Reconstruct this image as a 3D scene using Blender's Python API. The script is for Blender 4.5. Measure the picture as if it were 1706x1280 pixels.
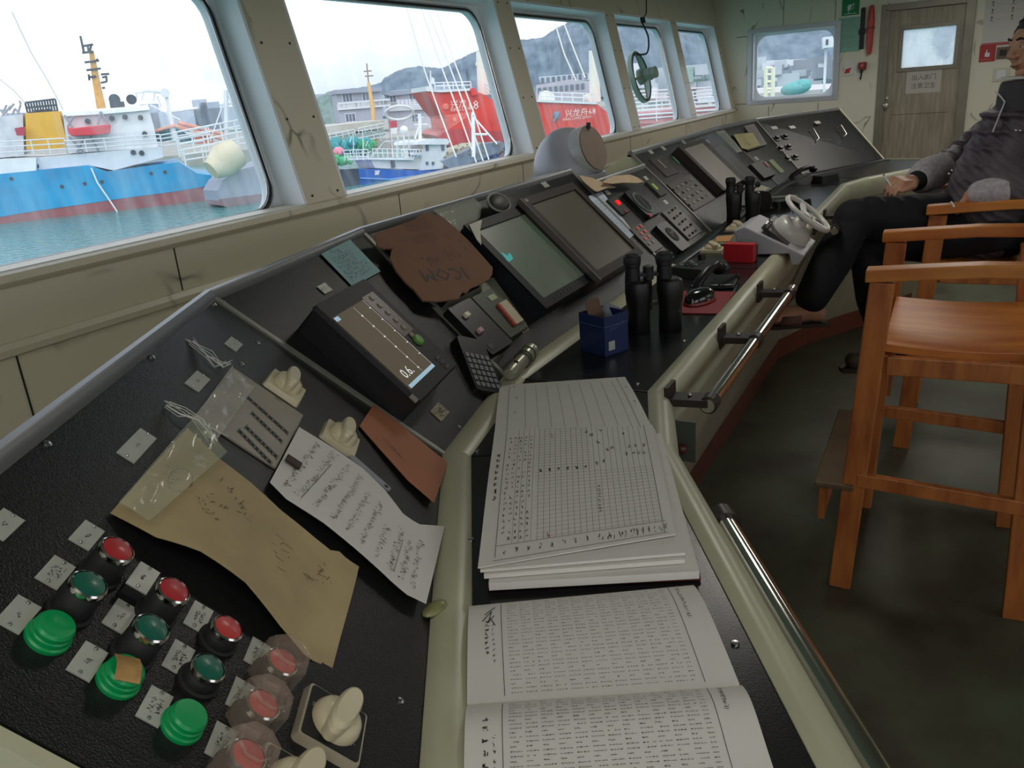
import bpy, math, random
from mathutils import Vector, Matrix, noise
random.seed(7)
S = bpy.context.scene
for o in list(bpy.data.objects): bpy.data.objects.remove(o, do_unlink=True)
COL = S.collection
# ---------------------------------------------------------------- camera
CX, CY, FPX, EYE = 853.0, 640.0, 1371.9, 1.5
YAW, PIT, ROL = .4963, .33828, -.079516
_f = Vector((-math.sin(YAW), math.cos(YAW), 0)); _r = Vector((math.cos(YAW), math.sin(YAW), 0)); _z = Vector((0, 0, 1))
CD = _f*math.cos(PIT) - _z*math.sin(PIT); _u = _z*math.cos(PIT) + _f*math.sin(PIT)
CR = _r*math.cos(ROL) + _u*math.sin(ROL); CU = _u*math.cos(ROL) - _r*math.sin(ROL)
CO = Vector((0, 0, EYE))
cd = bpy.data.cameras.new('camera'); cam = bpy.data.objects.new('camera', cd); COL.objects.link(cam)
cd.sensor_width = 36; cd.lens = FPX*36/1706; cd.clip_start = .03; cd.clip_end = 4000
M = Matrix((CR, CU, -CD)).transposed().to_4x4(); M.translation = CO; cam.matrix_world = M
S.camera = cam
# ---------------------------------------------------------------- sky, exposure, ceiling light
S.view_settings.view_transform = 'Standard'; S.view_settings.look = 'None'
S.view_settings.gamma = 1; S.view_settings.use_curve_mapping = False
S.view_settings.exposure = 0.0
S.cycles.use_denoising = True; S.cycles.max_bounces = 8; S.cycles.diffuse_bounces = 5; S.cycles.transparent_max_bounces = 16
S.cycles.sample_clamp_indirect = 4; S.cycles.caustics_reflective = False; S.cycles.caustics_refractive = False
W = bpy.data.worlds.new('overcast_sky'); S.world = W; W.use_nodes = True
nt = W.node_tree; bg = nt.nodes['Background']
tc = nt.nodes.new('ShaderNodeTexCoord'); mp = nt.nodes.new('ShaderNodeMapping'); mp.inputs['Scale'].default_value = (1.2, 1.2, 3.5)
nz = nt.nodes.new('ShaderNodeTexNoise'); nz.inputs['Scale'].default_value = 1.6; nz.inputs['Detail'].default_value = 5
cr = nt.nodes.new('ShaderNodeValToRGB'); cr.color_ramp.elements[0].position = .30; cr.color_ramp.elements[1].position = .52
cr.color_ramp.elements[0].color = (.50, .535, .60, 1); cr.color_ramp.elements[1].color = (.93, .95, 1, 1)
nt.links.new(tc.outputs['Generated'], mp.inputs['Vector']); nt.links.new(mp.outputs[0], nz.inputs['Vector'])
nt.links.new(nz.outputs['Fac'], cr.inputs[0]); nt.links.new(cr.outputs[0], bg.inputs['Color'])
bg.inputs['Strength'].default_value = 1.6
sl = bpy.data.lights.new('soft_sun', 'SUN'); sl.energy = 1.7; sl.angle = 1.4; sl.color = (1, .98, .95)
so = bpy.data.objects.new('soft_sun', sl); COL.objects.link(so); so.rotation_euler = Vector((.45, -.55, .70)).to_track_quat('Z', 'Y').to_euler()
CEIL_W = 6.0      # watts of the wheelhouse ceiling lamp and the two added fill lamps
# ---------------------------------------------------------------- frames and pixel helpers
def ray(x, y): return (CD*FPX + CR*(x-CX) - CU*(y-CY)).normalized()
def pd(x, y, d): return CO + CD*d + CR*((x-CX)/FPX*d) - CU*((y-CY)/FPX*d)
def pz(x, y, z):
    v = ray(x, y); return CO + v*((z-EYE)/v.z)
def ppl(x, y, p, n):
    v = ray(x, y); return CO + v*((Vector(p)-CO).dot(n)/v.dot(n))
class Fr:
    def __init__(s, o, u, v):
        s.o = Vector(o); s.u = Vector(u).normalized(); v = Vector(v); s.v = (v - s.u*v.dot(s.u)).normalized(); s.n = s.u.cross(s.v)
    def p(s, a, b, c=0): return s.o + s.u*a + s.v*b + s.n*c
    def px(s, x, y, h=0):
        q = ppl(x, y, s.o + s.n*h, s.n) - s.o; return q.dot(s.u), q.dot(s.v)
    def sub(s, a, b, c=0, rot=0):
        cs, sn = math.cos(rot), math.sin(rot)
        return Fr(s.p(a, b, c), s.u*cs + s.v*sn, s.v*cs - s.u*sn)
WORLD = Fr((0, 0, 0), (1, 0, 0), (0, 1, 0))
ORG = {}
def curve_text(body, res=2):
    k = (body, res)
    if k not in curve_text.c:
        c = bpy.data.curves.new('t', 'FONT'); c.body = body; c.resolution_u = res; c.align_x = 'CENTER'; c.align_y = 'CENTER'; c.space_line = .9
        o = bpy.data.objects.new('t', c); COL.objects.link(o)
        m = bpy.data.meshes.new_from_object(o.evaluated_get(bpy.context.evaluated_depsgraph_get()))
        curve_text.c[k] = ([v.co.copy() for v in m.vertices], [tuple(p.vertices) for p in m.polygons])
        bpy.data.objects.remove(o); bpy.data.meshes.remove(m); bpy.data.curves.remove(c)
    return curve_text.c[k]
curve_text.c = {}
class MB:
    def __init__(s, fr=WORLD): s.v = []; s.f = []; s.m = []; s.fr = fr; s.mi = 0
    def add(s, vs, fs, mi=None):
        n = len(s.v); s.v += [Vector(v) for v in vs]; mi = s.mi if mi is None else mi
        for f in fs: s.f.append(tuple(i+n for i in f)); s.m.append(mi)
        return s
    def box(s, a0, a1, b0, b1, c0, c1, mi=None):
        P = s.fr.p
        a0, a1 = min(a0, a1), max(a0, a1); b0, b1 = min(b0, b1), max(b0, b1); c0, c1 = min(c0, c1), max(c0, c1)
        vs = [P(a, b, c) for c in (c0, c1) for b in (b0, b1) for a in (a0, a1)]
        return s.add(vs, [(0, 2, 3, 1), (4, 5, 7, 6), (0, 1, 5, 4), (2, 6, 7, 3), (0, 4, 6, 2), (1, 3, 7, 5)], mi)
    def prism(s, pts, c0, c1, mi=None, top=None):
        P = s.fr.p
        if sum(pts[i][0]*pts[(i+1) % len(pts)][1]-pts[(i+1) % len(pts)][0]*pts[i][1] for i in range(len(pts))) < 0: pts = pts[::-1]
        if c0 > c1: c0, c1 = c1, c0
        n = len(pts); vs = [P(a, b, c0) for a, b in pts] + [P(a, b, c1) for a, b in (top or pts)]
        fs = [tuple(range(n-1, -1, -1)), tuple(range(n, 2*n))] + [(i, (i+1) % n, n+(i+1) % n, n+i) for i in range(n)]
        return s.add(vs, fs, mi)
    def ppx(s, pix, c0, c1, mi=None, h=None):
        h = max(c0, c1) if h is None else h
        return s.prism([s.fr.px(x, y, h) for x, y in pix], c0, c1, mi)
    def rr(s, ca, cb, w, h, r, c0, c1, mi=None, k=5, ins=0):
        def rp(w, h, r):
            q = []
            for sx, sy, t in ((1, 1, 0), (-1, 1, 90), (-1, -1, 180), (1, -1, 270)):
                for j in range(k+1):
                    t2 = math.radians(t+90*j/k); q.append((ca+sx*(w/2-r)+r*math.cos(t2), cb+sy*(h/2-r)+r*math.sin(t2)))
            return q
        return s.prism(rp(w, h, r), c0, c1, mi, top=rp(w-2*ins, h-2*ins, max(r-ins, r*.4)) if ins else None)
    def ring(s, ca, cb, w, h, iw, ih, r, c0, c1, mi=None, k=6):
        P = s.fr.p; inn = []; cor = []
        for sx, sy, t in ((1, 1, 0), (-1, 1, 90), (-1, -1, 180), (1, -1, 270)):
            cor.append((ca+sx*w/2, cb+sy*h/2))
            for j in range(k+1):
                t2 = math.radians(t+90*j/k); inn.append((ca+sx*(iw/2-r)+r*math.cos(t2), cb+sy*(ih/2-r)+r*math.sin(t2)))
        ni = len(inn); vs = [P(*q, c) for c in (c0, c1) for q in cor+inn]; o = 4+ni; fs = []
        for c in range(4):
            b = 4+c*(k+1)
            for j in range(k): fs += [(o+c, o+b+j+1, o+b+j)[::-1], (c, b+j+1, b+j)]
            nb = 4+((c+1) % 4)*(k+1)
            fs += [(o+c, o+(c+1) % 4, o+nb, o+b+k), (c, b+k, nb, (c+1) % 4), (c, (c+1) % 4, o+(c+1) % 4, o+c)]
        for i in range(ni): fs.append((4+(i+1) % ni, 4+i, o+4+i, o+4+(i+1) % ni))
        return s.add(vs, fs, mi)
    def lathe(s, a, b, prof, n=24, mi=None, fr=None, sq=1):
        P = (fr or s.fr).p; vs = []; fs = []
        for r, c in prof:
            for i in range(n):
                t = 2*math.pi*i/n; vs.append(P(a+r*math.cos(t), b+r*math.sin(t)*sq, c))
        k = len(prof)
        for j in range(k-1):
            for i in range(n): fs.append((j*n+i, j*n+(i+1) % n, (j+1)*n+(i+1) % n, (j+1)*n+i))
        fs.append(tuple(range(n-1, -1, -1))); fs.append(tuple(range((k-1)*n, k*n)))
        return s.add(vs, fs, mi)
    def tube(s, pts, r, n=10, mi=None, closed=False):
        pts = [Vector(p) for p in pts]; k = len(pts); rs = r if isinstance(r, (list, tuple)) else [r]*k
        up = Vector((.13, .21, .97)); vs = []; fs = []
        for i, p in enumerate(pts):
            q0 = pts[i-1] if i or closed else p; q1 = pts[(i+1) % k] if i < k-1 or closed else p
            t = (q1-q0).normalized(); x = up.cross(t)
            if x.length < 1e-3: x = Vector((1, 0, 0)).cross(t)
            x.normalize(); y = t.cross(x); up = y if y.length else up
            for j in range(n):
                g = 2*math.pi*j/n; vs.append(p + (x*math.cos(g)+y*math.sin(g))*rs[i])
        for i in range(k if closed else k-1):
            for j in range(n): fs.append((i*n+j, i*n+(j+1) % n, ((i+1) % k)*n+(j+1) % n, ((i+1) % k)*n+j))
        if not closed: fs += [tuple(range(n-1, -1, -1)), tuple(range((k-1)*n, k*n))]
        return s.add(vs, fs, mi)
    def ftube(s, pts, r, n=10, mi=None, closed=False): return s.tube([s.fr.p(*p) for p in pts], r, n, mi, closed)
    def beam(s, p, q, w, h, up=(0, 0, 1), mi=None, w2=None):
        p, q = Vector(p), Vector(q); t = (q-p).normalized(); x = t.cross(Vector(up)).normalized(); y = x.cross(t); vs = []
        for c, ww in ((p, w), (q, w2 or w)):
            for sx, sy in ((-1, -1), (1, -1), (1, 1), (-1, 1)): vs.append(c + x*sx*ww/2 + y*sy*h/2)
        return s.add(vs, [(3, 2, 1, 0), (4, 5, 6, 7), (0, 1, 5, 4), (1, 2, 6, 5), (2, 3, 7, 6), (3, 0, 4, 7)], mi)
    def sheet(s, fn, na, nb, th=0, mi=None, n=None):
        g = [[Vector(fn(i/na, j/nb)) for i in range(na+1)] for j in range(nb+1)]
        vs = [p for r_ in g for p in r_]; fs = [(j*(na+1)+i, j*(na+1)+i+1, (j+1)*(na+1)+i+1, (j+1)*(na+1)+i) for j in range(nb) for i in range(na)]
        if th:
            k = len(vs); d = Vector(n or (0, 0, 1))*-th; vs += [p+d for p in vs]
            fs += [tuple(reversed([i+k for i in f])) for f in fs]
            bd = [i for i in range(na+1)] + [j*(na+1)+na for j in range(1, nb+1)] + [nb*(na+1)+i for i in range(na-1, -1, -1)] + [j*(na+1) for j in range(nb-1, 0, -1)]
            for i in range(len(bd)): a, b = bd[i], bd[(i+1) % len(bd)]; fs.append((b, a, a+k, b+k))
        return s.add(vs, fs, mi)
    def ball(s, c, rx, ry=None, rz=None, n=16, m=10, mi=None, fr=None):
        f = fr or Fr(c, (1, 0, 0), (0, 1, 0)); ry = ry or rx; rz = rz or rx
        if fr is not None: f = Fr(c, fr.u, fr.v)
        vs = [f.p(rx*math.sin(math.pi*j/m)*math.cos(2*math.pi*i/n), ry*math.sin(math.pi*j/m)*math.sin(2*math.pi*i/n), rz*math.cos(math.pi*j/m)) for j in range(1, m) for i in range(n)]
        vs += [f.p(0, 0, rz), f.p(0, 0, -rz)]; fs = []
        for j in range(m-2):
            for i in range(n): fs.append((j*n+i, (j+1)*n+i, (j+1)*n+(i+1) % n, j*n+(i+1) % n))
        t = (m-1)*n
        for i in range(n): fs += [(t, i, (i+1) % n), (t+1, (m-2)*n+(i+1) % n, (m-2)*n+i)]
        return s.add(vs, fs, mi)
    def text(s, body, size, a, b, c, rot=0, mi=1, res=1, sx=1, al='C', mirror=False):
        vs, fs = curve_text(body, res); cs, sn = math.cos(rot), math.sin(rot); out = []
        off = 0 if al == 'C' else (min(v.x for v in vs) if al == 'L' else max(v.x for v in vs))
        for v in vs:
            x, y = (v.x-off)*size*sx, v.y*size; out.append(s.fr.p(a+x*cs-y*sn, b+x*sn+y*cs, c))
        return s.add(out, fs, mi)
    def quad2(s, a0, b0, a1, b1, w, c, mi=None):   # a flat ink stroke
        d = Vector((a1-a0, b1-b0)); L = d.length or 1e-6; nx, ny = -d.y/L*w/2, d.x/L*w/2; P = s.fr.p
        return s.add([P(a0+nx, b0+ny, c), P(a0-nx, b0-ny, c), P(a1-nx, b1-ny, c), P(a1+nx, b1+ny, c)], [(0, 1, 2, 3)], mi)
    def scrawl(s, a, b, length, size, rot, c, mi=1, w=.0006, dens=.5):   # one line of illegible handwriting
        cs, sn = math.cos(rot), math.sin(rot); x = 0
        while x < length:
            for _ in range(random.choice((2, 3, 3))):
                x0 = x+random.uniform(-.1, .5)*size; y0 = random.uniform(-.5, .5)*size; x1 = x0+random.uniform(-.25, .35)*size; y1 = y0+random.uniform(-.7, .5)*size
                s.quad2(a+x0*cs-y0*sn, b+x0*sn+y0*cs, a+x1*cs-y1*sn, b+x1*sn+y1*cs, w, c, mi)
            x += size*dens*random.uniform(.8, 1.5)
        return s
    def build(s, name, mats, parent=None, smooth=None, bevel=0, org=None, rec=False):
        me = bpy.data.meshes.new(name); root = parent
        if parent is not None: O = ORG[parent.name]
        elif org is not None: O = Vector(org)
        else:
            xs = [v.x for v in s.v]; ys = [v.y for v in s.v]; O = Vector(((min(xs)+max(xs))/2, (min(ys)+max(ys))/2, min(v.z for v in s.v)))
        me.from_pydata([v-O for v in s.v], [], s.f); me.update()
        for m in (mats if isinstance(mats, (list, tuple)) else [mats]): me.materials.append(m)
        me.polygons.foreach_set('material_index', s.m)
        if smooth:
            me.polygons.foreach_set('use_smooth', [True]*len(s.f)); me.set_sharp_from_angle(angle=math.radians(smooth if smooth > 1 else 40))
        o = bpy.data.objects.new(name, me); COL.objects.link(o)
        if parent is not None: o.parent = parent
        else: o.location = O
        ORG[o.name] = O
        if bevel:
            b = o.modifiers.new('bevel', 'BEVEL'); b.width = bevel; b.segments = 2; b.limit_method = 'ANGLE'; b.angle_limit = .7
        return o
def tag(o, label=None, cat=None, group=None, kind=None):
    if label: o['label'] = label
    if cat: o['category'] = cat
    if group: o['group'] = group
    if kind: o['kind'] = kind
    return o
def thing(name, label, cat, loc, group=None):
    o = bpy.data.objects.new(name, None); COL.objects.link(o); o.location = Vector(loc); o.empty_display_size = .02; ORG[o.name] = Vector(loc)
    return tag(o, label, cat, group)
def struct(name, loc=(0, 0, 0)):
    o = bpy.data.objects.new(name, None); COL.objects.link(o); o.location = Vector(loc); ORG[o.name] = Vector(loc); o['kind'] = 'structure'; return o
# ---------------------------------------------------------------- materials
def lin(c): return tuple(((x/255)/12.92 if x/255 <= .04045 else ((x/255+.055)/1.055)**2.4) for x in c) + (1,)
def mat(name, col, rough=.5, metal=0, var=0, vs=30, bump=0, bs=200, emit=None, es=1, alpha=None, spec=None, coat=0, stretch=None, col2=None, trans=0):
    m = bpy.data.materials.new(name); m.use_nodes = True; t = m.node_tree; b = t.nodes['Principled BSDF']
    b.inputs['Base Color'].default_value = lin(col); b.inputs['Roughness'].default_value = rough; b.inputs['Metallic'].default_value = metal
    if spec is not None: b.inputs['Specular IOR Level'].default_value = spec
    if coat: b.inputs['Coat Weight'].default_value = coat; b.inputs['Coat Roughness'].default_value = .15
    if trans: b.inputs['Transmission Weight'].default_value = trans
    if var or bump:
        g = t.nodes.new('ShaderNodeTexCoord'); mp_ = t.nodes.new('ShaderNodeMapping'); t.links.new(g.outputs['Object'], mp_.inputs['Vector'])
        if stretch: mp_.inputs['Scale'].default_value = stretch
    if var:
        n = t.nodes.new('ShaderNodeTexNoise'); n.inputs['Scale'].default_value = vs; n.inputs['Detail'].default_value = 6; t.links.new(mp_.outputs[0], n.inputs['Vector'])
        r = t.nodes.new('ShaderNodeValToRGB'); c = lin(col); c2 = lin(col2) if col2 else tuple(x*(1-var) for x in c[:3])+(1,)
        r.color_ramp.elements[0].position = .35; r.color_ramp.elements[1].position = .65
        r.color_ramp.elements[0].color = c2; r.color_ramp.elements[1].color = c
        t.links.new(n.outputs['Fac'], r.inputs[0]); t.links.new(r.outputs[0], b.inputs['Base Color'])
    if bump:
        n = t.nodes.new('ShaderNodeTexNoise'); n.inputs['Scale'].default_value = bs; n.inputs['Detail'].default_value = 2; t.links.new(mp_.outputs[0], n.inputs['Vector'])
        q = t.nodes.new('ShaderNodeBump'); q.inputs['Strength'].default_value = bump; q.inputs['Distance'].default_value = .002
        t.links.new(n.outputs['Fac'], q.inputs['Height']); t.links.new(q.outputs[0], b.inputs['Normal'])
    if emit: b.inputs['Emission Color'].default_value = lin(emit); b.inputs['Emission Strength'].default_value = es
    if alpha is not None: b.inputs['Alpha'].default_value = alpha
    return m
def nd(t, k, **kw):
    n = t.nodes.new(k)
    for a, v in kw.items(): setattr(n, a, v)
    return n
def mat_marble(name, col, vein, scale=3.0, rot=(0, 0, 0)):
    m = mat(name, col, .38); t = m.node_tree; b = t.nodes['Principled BSDF']
    g = nd(t, 'ShaderNodeNewGeometry'); mp_ = nd(t, 'ShaderNodeMapping'); mp_.inputs['Rotation'].default_value = rot; mp_.inputs['Scale'].default_value = (2.0, .9, .9)
    t.links.new(g.outputs['Position'], mp_.inputs['Vector'])
    w = nd(t, 'ShaderNodeTexNoise'); w.inputs['Scale'].default_value = 3.0; w.inputs['Detail'].default_value = 3
    t.links.new(mp_.outputs[0], w.inputs['Vector'])
    v = nd(t, 'ShaderNodeTexVoronoi', feature='DISTANCE_TO_EDGE'); v.inputs['Scale'].default_value = scale
    mx = nd(t, 'ShaderNodeMix', data_type='VECTOR'); mx.inputs['Factor'].default_value = .25
    t.links.new(mp_.outputs[0], mx.inputs[4]); t.links.new(w.outputs['Color'], mx.inputs[5]); t.links.new(mx.outputs[1], v.inputs['Vector'])
    r = nd(t, 'ShaderNodeValToRGB'); r.color_ramp.elements[0].position = 0; r.color_ramp.elements[0].color = (1, 1, 1, 1); r.color_ramp.elements[1].position = .022; r.color_ramp.elements[1].color = (0, 0, 0, 1)
    t.links.new(v.outputs['Distance'], r.inputs[0])
    k = nd(t, 'ShaderNodeTexNoise'); k.inputs['Scale'].default_value = 5; t.links.new(mp_.outputs[0], k.inputs['Vector'])
    kr = nd(t, 'ShaderNodeValToRGB'); kr.color_ramp.elements[0].position = .5; kr.color_ramp.elements[1].position = .66; t.links.new(k.outputs['Fac'], kr.inputs[0])
    ml = nd(t, 'ShaderNodeMath', operation='MULTIPLY'); t.links.new(r.outputs[0], ml.inputs[0]); t.links.new(kr.outputs[0], ml.inputs[1])
    mc = nd(t, 'ShaderNodeMix', data_type='RGBA'); mc.inputs[6].default_value = lin(col); mc.inputs[7].default_value = lin(vein)
    t.links.new(ml.outputs[0], mc.inputs[0]); t.links.new(mc.outputs[2], b.inputs['Base Color']); return m
def mat_glass(name, dirt=.12, tint=(.94, .97, 1)):
    m = bpy.data.materials.new(name); m.use_nodes = True; t = m.node_tree; t.nodes.clear(); o = nd(t, 'ShaderNodeOutputMaterial')
    tr = nd(t, 'ShaderNodeBsdfTransparent'); tr.inputs[0].default_value = tint + (1,)
    gl = nd(t, 'ShaderNodeBsdfGlossy'); gl.inputs['Roughness'].default_value = .02; lw = nd(t, 'ShaderNodeLayerWeight'); lw.inputs[0].default_value = .5; pw = nd(t, 'ShaderNodeMath', operation='POWER'); pw.inputs[1].default_value = 5; fz = nd(t, 'ShaderNodeMath', operation='MULTIPLY_ADD'); fz.inputs[1].default_value = .30; fz.inputs[2].default_value = .004; t.links.new(lw.outputs['Facing'], pw.inputs[0]); t.links.new(pw.outputs[0], fz.inputs[0])
    a = nd(t, 'ShaderNodeMixShader'); t.links.new(fz.outputs[0], a.inputs[0]); t.links.new(tr.outputs[0], a.inputs[1]); t.links.new(gl.outputs[0], a.inputs[2])
    df = nd(t, 'ShaderNodeBsdfTranslucent'); df.inputs[0].default_value = (.9, .92, .95, 1)
    d2 = nd(t, 'ShaderNodeBsdfTransparent'); g = nd(t, 'ShaderNodeNewGeometry'); mp_ = nd(t, 'ShaderNodeMapping'); mp_.inputs['Scale'].default_value = (2, 6, 1.1)
    n = nd(t, 'ShaderNodeTexNoise'); n.inputs['Scale'].default_value = 2.2; n.inputs['Detail'].default_value = 7; n.inputs['Roughness'].default_value = .65
    t.links.new(g.outputs['Position'], mp_.inputs[0]); t.links.new(mp_.outputs[0], n.inputs['Vector'])
    r = nd(t, 'ShaderNodeMapRange'); r.inputs['From Min'].default_value = .42; r.inputs['From Max'].default_value = .8; r.inputs['To Max'].default_value = dirt*3; r.inputs['To Min'].default_value = dirt*.35
    t.links.new(n.outputs['Fac'], r.inputs[0]); c = nd(t, 'ShaderNodeMixShader'); t.links.new(r.outputs[0], c.inputs[0])
    t.links.new(a.outputs[0], c.inputs[1]); t.links.new(df.outputs[0], c.inputs[2]); t.links.new(c.outputs[0], o.inputs[0]); return m
def mat_clear(name, col=(225, 222, 210), a=.35, rough=.12):
    m = mat(name, col, rough, alpha=a, spec=.6, bump=.5, bs=60); return m
MT = {}
def mm(k, *a, **kw):
    if k not in MT: MT[k] = mat(k, *a, **kw)
    return MT[k]
wall_m = mat_marble('cream_marble_laminate', (218, 208, 188), (120, 112, 98), 3.0, (.5, .3, .5))
wallf_m = mat_marble('pale_marble_laminate', (226, 222, 204), (105, 92, 74), 2.6, (.4, .9, .3))
reveal_m = mat('white_reveal_laminate', (240, 243, 248), .35, var=.04, vs=4)
rim_m = mat('aluminium_rim', (190, 192, 196), .28, .7)
rubber_m = mat('black_rubber', (28, 28, 30), .6)
panel_m = mat('black_textured_paint', (30, 30, 31), .27, bump=.7, bs=620, spec=.32)
panel_m.node_tree.nodes['Bump'].inputs['Distance'].default_value = .0007
desk_m = mat('black_desk_laminate', (34, 34, 36), .24, bump=.08, bs=600, spec=.4)
cream_m = mat('cream_metal_paint', (196, 194, 166), .32, var=.07, vs=9, bump=.06, bs=40)
apron_m = mat('beige_apron_laminate', (176, 164, 138), .42, var=.22, vs=5, stretch=(1, 1, .2))
kick_m = mat('red_brown_kickboard', (120, 60, 44), .5, var=.3, vs=14)
plate_m = mat('engraved_plate', (186, 188, 178), .35, .1, var=.08, vs=60)
ink_m = mat('dark_ink', (38, 36, 40), .6)
inkp_m = mat('faded_print', (88, 84, 84), .7)
chrome_m = mat('chrome', (215, 212, 205), .13, 1)
steel_m = mat('screw_steel', (190, 190, 190), .25, 1)
black_m = mat('black_plastic', (20, 20, 22), .38)
blackm_m = mat('matt_black_plastic', (30, 30, 32), .6)
knob_m = mat('ivory_plastic', (216, 204, 172), .35, coat=.2)
paper_m = mat('white_paper', (226, 222, 216), .75, var=.03, vs=30)
white_m = mat('white_paint', (225, 228, 232), .45, var=.05, vs=3)
kraft_m = mat('kraft_paper', (186, 166, 124), .72, var=.16, vs=16, bump=.5, bs=18)
card_m = mat('corrugated_cardboard', (138, 98, 76), .8, var=.12, vs=20)
sticky_m = mat_clear('clear_film', (225, 228, 205), .3, .1)
wood_m = mat('varnished_pine', (214, 138, 62), .38, var=.3, vs=4, stretch=(1.2, 7, 7), col2=(190, 108, 44), coat=.15)
wooddk_m = mat('shaded_pine', (198, 122, 62), .45, var=.4, vs=4, stretch=(7, 7, 1.2), col2=(160, 88, 44), coat=.1)  # same pine made darker for the dimmer light on legs and rails
# ================================================================ the wheelhouse
YF, YN, XA, ZC = 7.6, -1.75, 2.3, 2.2
MB().box(-1.78, XA, YN-.1, YF+.1, -.06, 0).build('floor', mat('green_deck_paint', (84, 92, 72), .42, var=.35, vs=3.5, col2=(64, 58, 48), bump=.5, bs=14))['kind'] = 'structure'
MB().box(-2.05, XA+.1, YN-.1, YF+.1, ZC, ZC+.06).build('ceiling', mat('ceiling_cream', (168, 164, 152), .6))['kind'] = 'structure'
T13 = math.radians(13.1)
FW = Fr((-1.7, 0, 1.235), (0, 1, 0), (-math.sin(T13), 0, math.cos(T13)))    # inclined window wall, n points inboard
VT = .692
wins = [(.50, 1.949), (2.13, 3.54), (3.69, 4.909), (5.054, 6.212), (6.344, 7.467)]
wins_all = [(-1.30, .33)] + wins
w = struct('wall_front')
b = MB(FW)
edges = [YN] + [e for q in wins_all for e in q] + [YF]
for i in range(0, len(edges), 2): b.box(edges[i], edges[i+1], 0, VT, -.09, 0)
b.box(YN, YF, VT, 1.0, -.09, 0)
b.build('window_band', wall_m, w)
b = MB(); b.box(-1.78, -1.70, YN, YF, 1.09, 1.235); b.box(-1.78, -1.705, YN, YF, 0, 1.09)
for y in (.2, .98, 1.97, 2.95, 4.4, 5.6, 6.8): b.box(-1.7045, -1.7035, y, y+.004, 0, 1.06, 1); b.box(-1.7005, -1.6992, y+.45, y+.454, 1.09, 1.235, 1)
b.build('lower_panelling', [wall_m, blackm_m], w)
b = MB(); pr = [(-1.702, 1.235), (-1.685, 1.23), (-1.68, 1.215), (-1.69, 1.205), (-1.702, 1.2)]
b.fr = Fr((0, YN, 0), (1, 0, 0), (0, 0, 1)); b.prism(pr, 0, -(YF-YN)); b.build('sill_trim', wall_m, w, smooth=40)
b = MB(Fr((0, YN, 0), (1, 0, 0), (0, 0, 1))); b.prism([(-1.705, 1.095), (-1.693, 1.092), (-1.686, 1.08), (-1.69, 1.066), (-1.705, 1.06)], 0, -(YF-YN)); b.build('panel_moulding', wall_m, w, smooth=40)
b = MB(FW)
for y0, y1 in wins_all:
    for yy in (y0-.03, y1+.03):
        for vv in (.02, .25, .47, .67): b.lathe(yy, vv, [(.004, 0), (.004, .002), (.0015, .003)], 8)
    for k in range(4): b.lathe(y0+.1+k*(y1-y0-.2)/3, -.018, [(.004, 0), (.004, .003), (.0015, .004)], 8)
b.build('cover_strip_screw', blackm_m, w)['kind'] = 'stuff'
glass_m = mat_glass('salt_stained_glass', .055); glass1_m = mat_glass('hazed_glass', .08)
for i, (y0, y1) in enumerate(wins_all):
    wn = struct('window_%d' % (i if i else 9), FW.p((y0+y1)/2, 0, 0))
    b = MB(FW); D = -.088
    b.box(y0, y0+.012, 0, VT, D, -.001); b.box(y1-.012, y1, 0, VT, D, -.001); b.box(y0, y1, VT-.012, VT, D, -.001); b.box(y0, y1, -.004, .002, D, -.001)
    b.build('window_reveal', reveal_m, wn)
    ca, cb, w_, h_ = (y0+y1)/2-.008, VT/2-.012, y1-y0-.002, VT
    b = MB(FW); b.ring(ca, cb, w_, h_+.04, w_-.07, h_-.045, .09, -.115, -.085); b.build('window_frame', reveal_m, wn, smooth=30)
    b = MB(FW); [b.ftube([(ca+sx*(w_/2-i_-r_)+r_*math.cos(math.radians(t_+15*j)), cb+sy*(h_/2-i_+.010-r_)+r_*math.sin(math.radians(t_+15*j)), -.083) for sx, sy, t_ in ((1, 1, 0), (-1, 1, 90), (-1, -1, 180), (1, -1, 270)) for j in range(7)], q_, 8, mi_, True) for i_, r_, q_, mi_ in ((.031, .094, .005, 1), (.022, .100, .004, 0), (.039, .086, .004, 0))]
    b.build('window_gasket', [rim_m, rubber_m], wn, smooth=30)
    b = MB(FW); b.box(y0+.012, y1-.012, -.02, VT-.012, -.108, -.103); b.build('window_pane', glass1_m if i == 1 else glass_m, wn)
# ---- far wall with side window and door
FF = Fr((0, YF, 0), (1, 0, 0), (0, 0, 1))      # n points towards the camera
wf = struct('wall_far', (0, YF, 0)); b = MB(FF)
WX0, WX1, WZ0, WZ1 = -1.565, -.905, 1.283, 1.822; DX0, DX1, DZ = -.545, .02, 1.895
b.prism([(-1.705, 0), (WX0, 0), (WX0, ZC), (-1.93, ZC), (-1.705, 1.235)], -.09, 0)
for q in ((WX0, WX1, 0, WZ0), (WX0, WX1, WZ1, ZC), (WX1, DX0, 0, ZC), (DX0, DX1, DZ, ZC), (DX1, XA, 0, ZC)): b.box(q[0], q[1], q[2], q[3], -.09, 0)
b.build('panelling', wallf_m, wf)
b = MB(FF)
for x in (-1.42, -1.02): b.box(x, x+.004, 0, WZ0-.05, 0, .001); b.box(x+.1, x+.104, WZ1+.04, ZC, 0, .001)
b.box(-1.7, WX0-.04, 1.80, 1.804, 0, .001); b.box(-1.7, WX0-.04, 1.262, 1.266, 0, .001); b.build('panel_joint', blackm_m, wf)
wn = struct('window_6', FF.p((WX0+WX1)/2, WZ0, 0)); b = MB(FF)
b.ring((WX0+WX1)/2, (WZ0+WZ1)/2, WX1-WX0+.07, WZ1-WZ0+.06, WX1-WX0, WZ1-WZ0, .015, 0, .008); b.build('window_frame', rim_m, wn, smooth=30)
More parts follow.
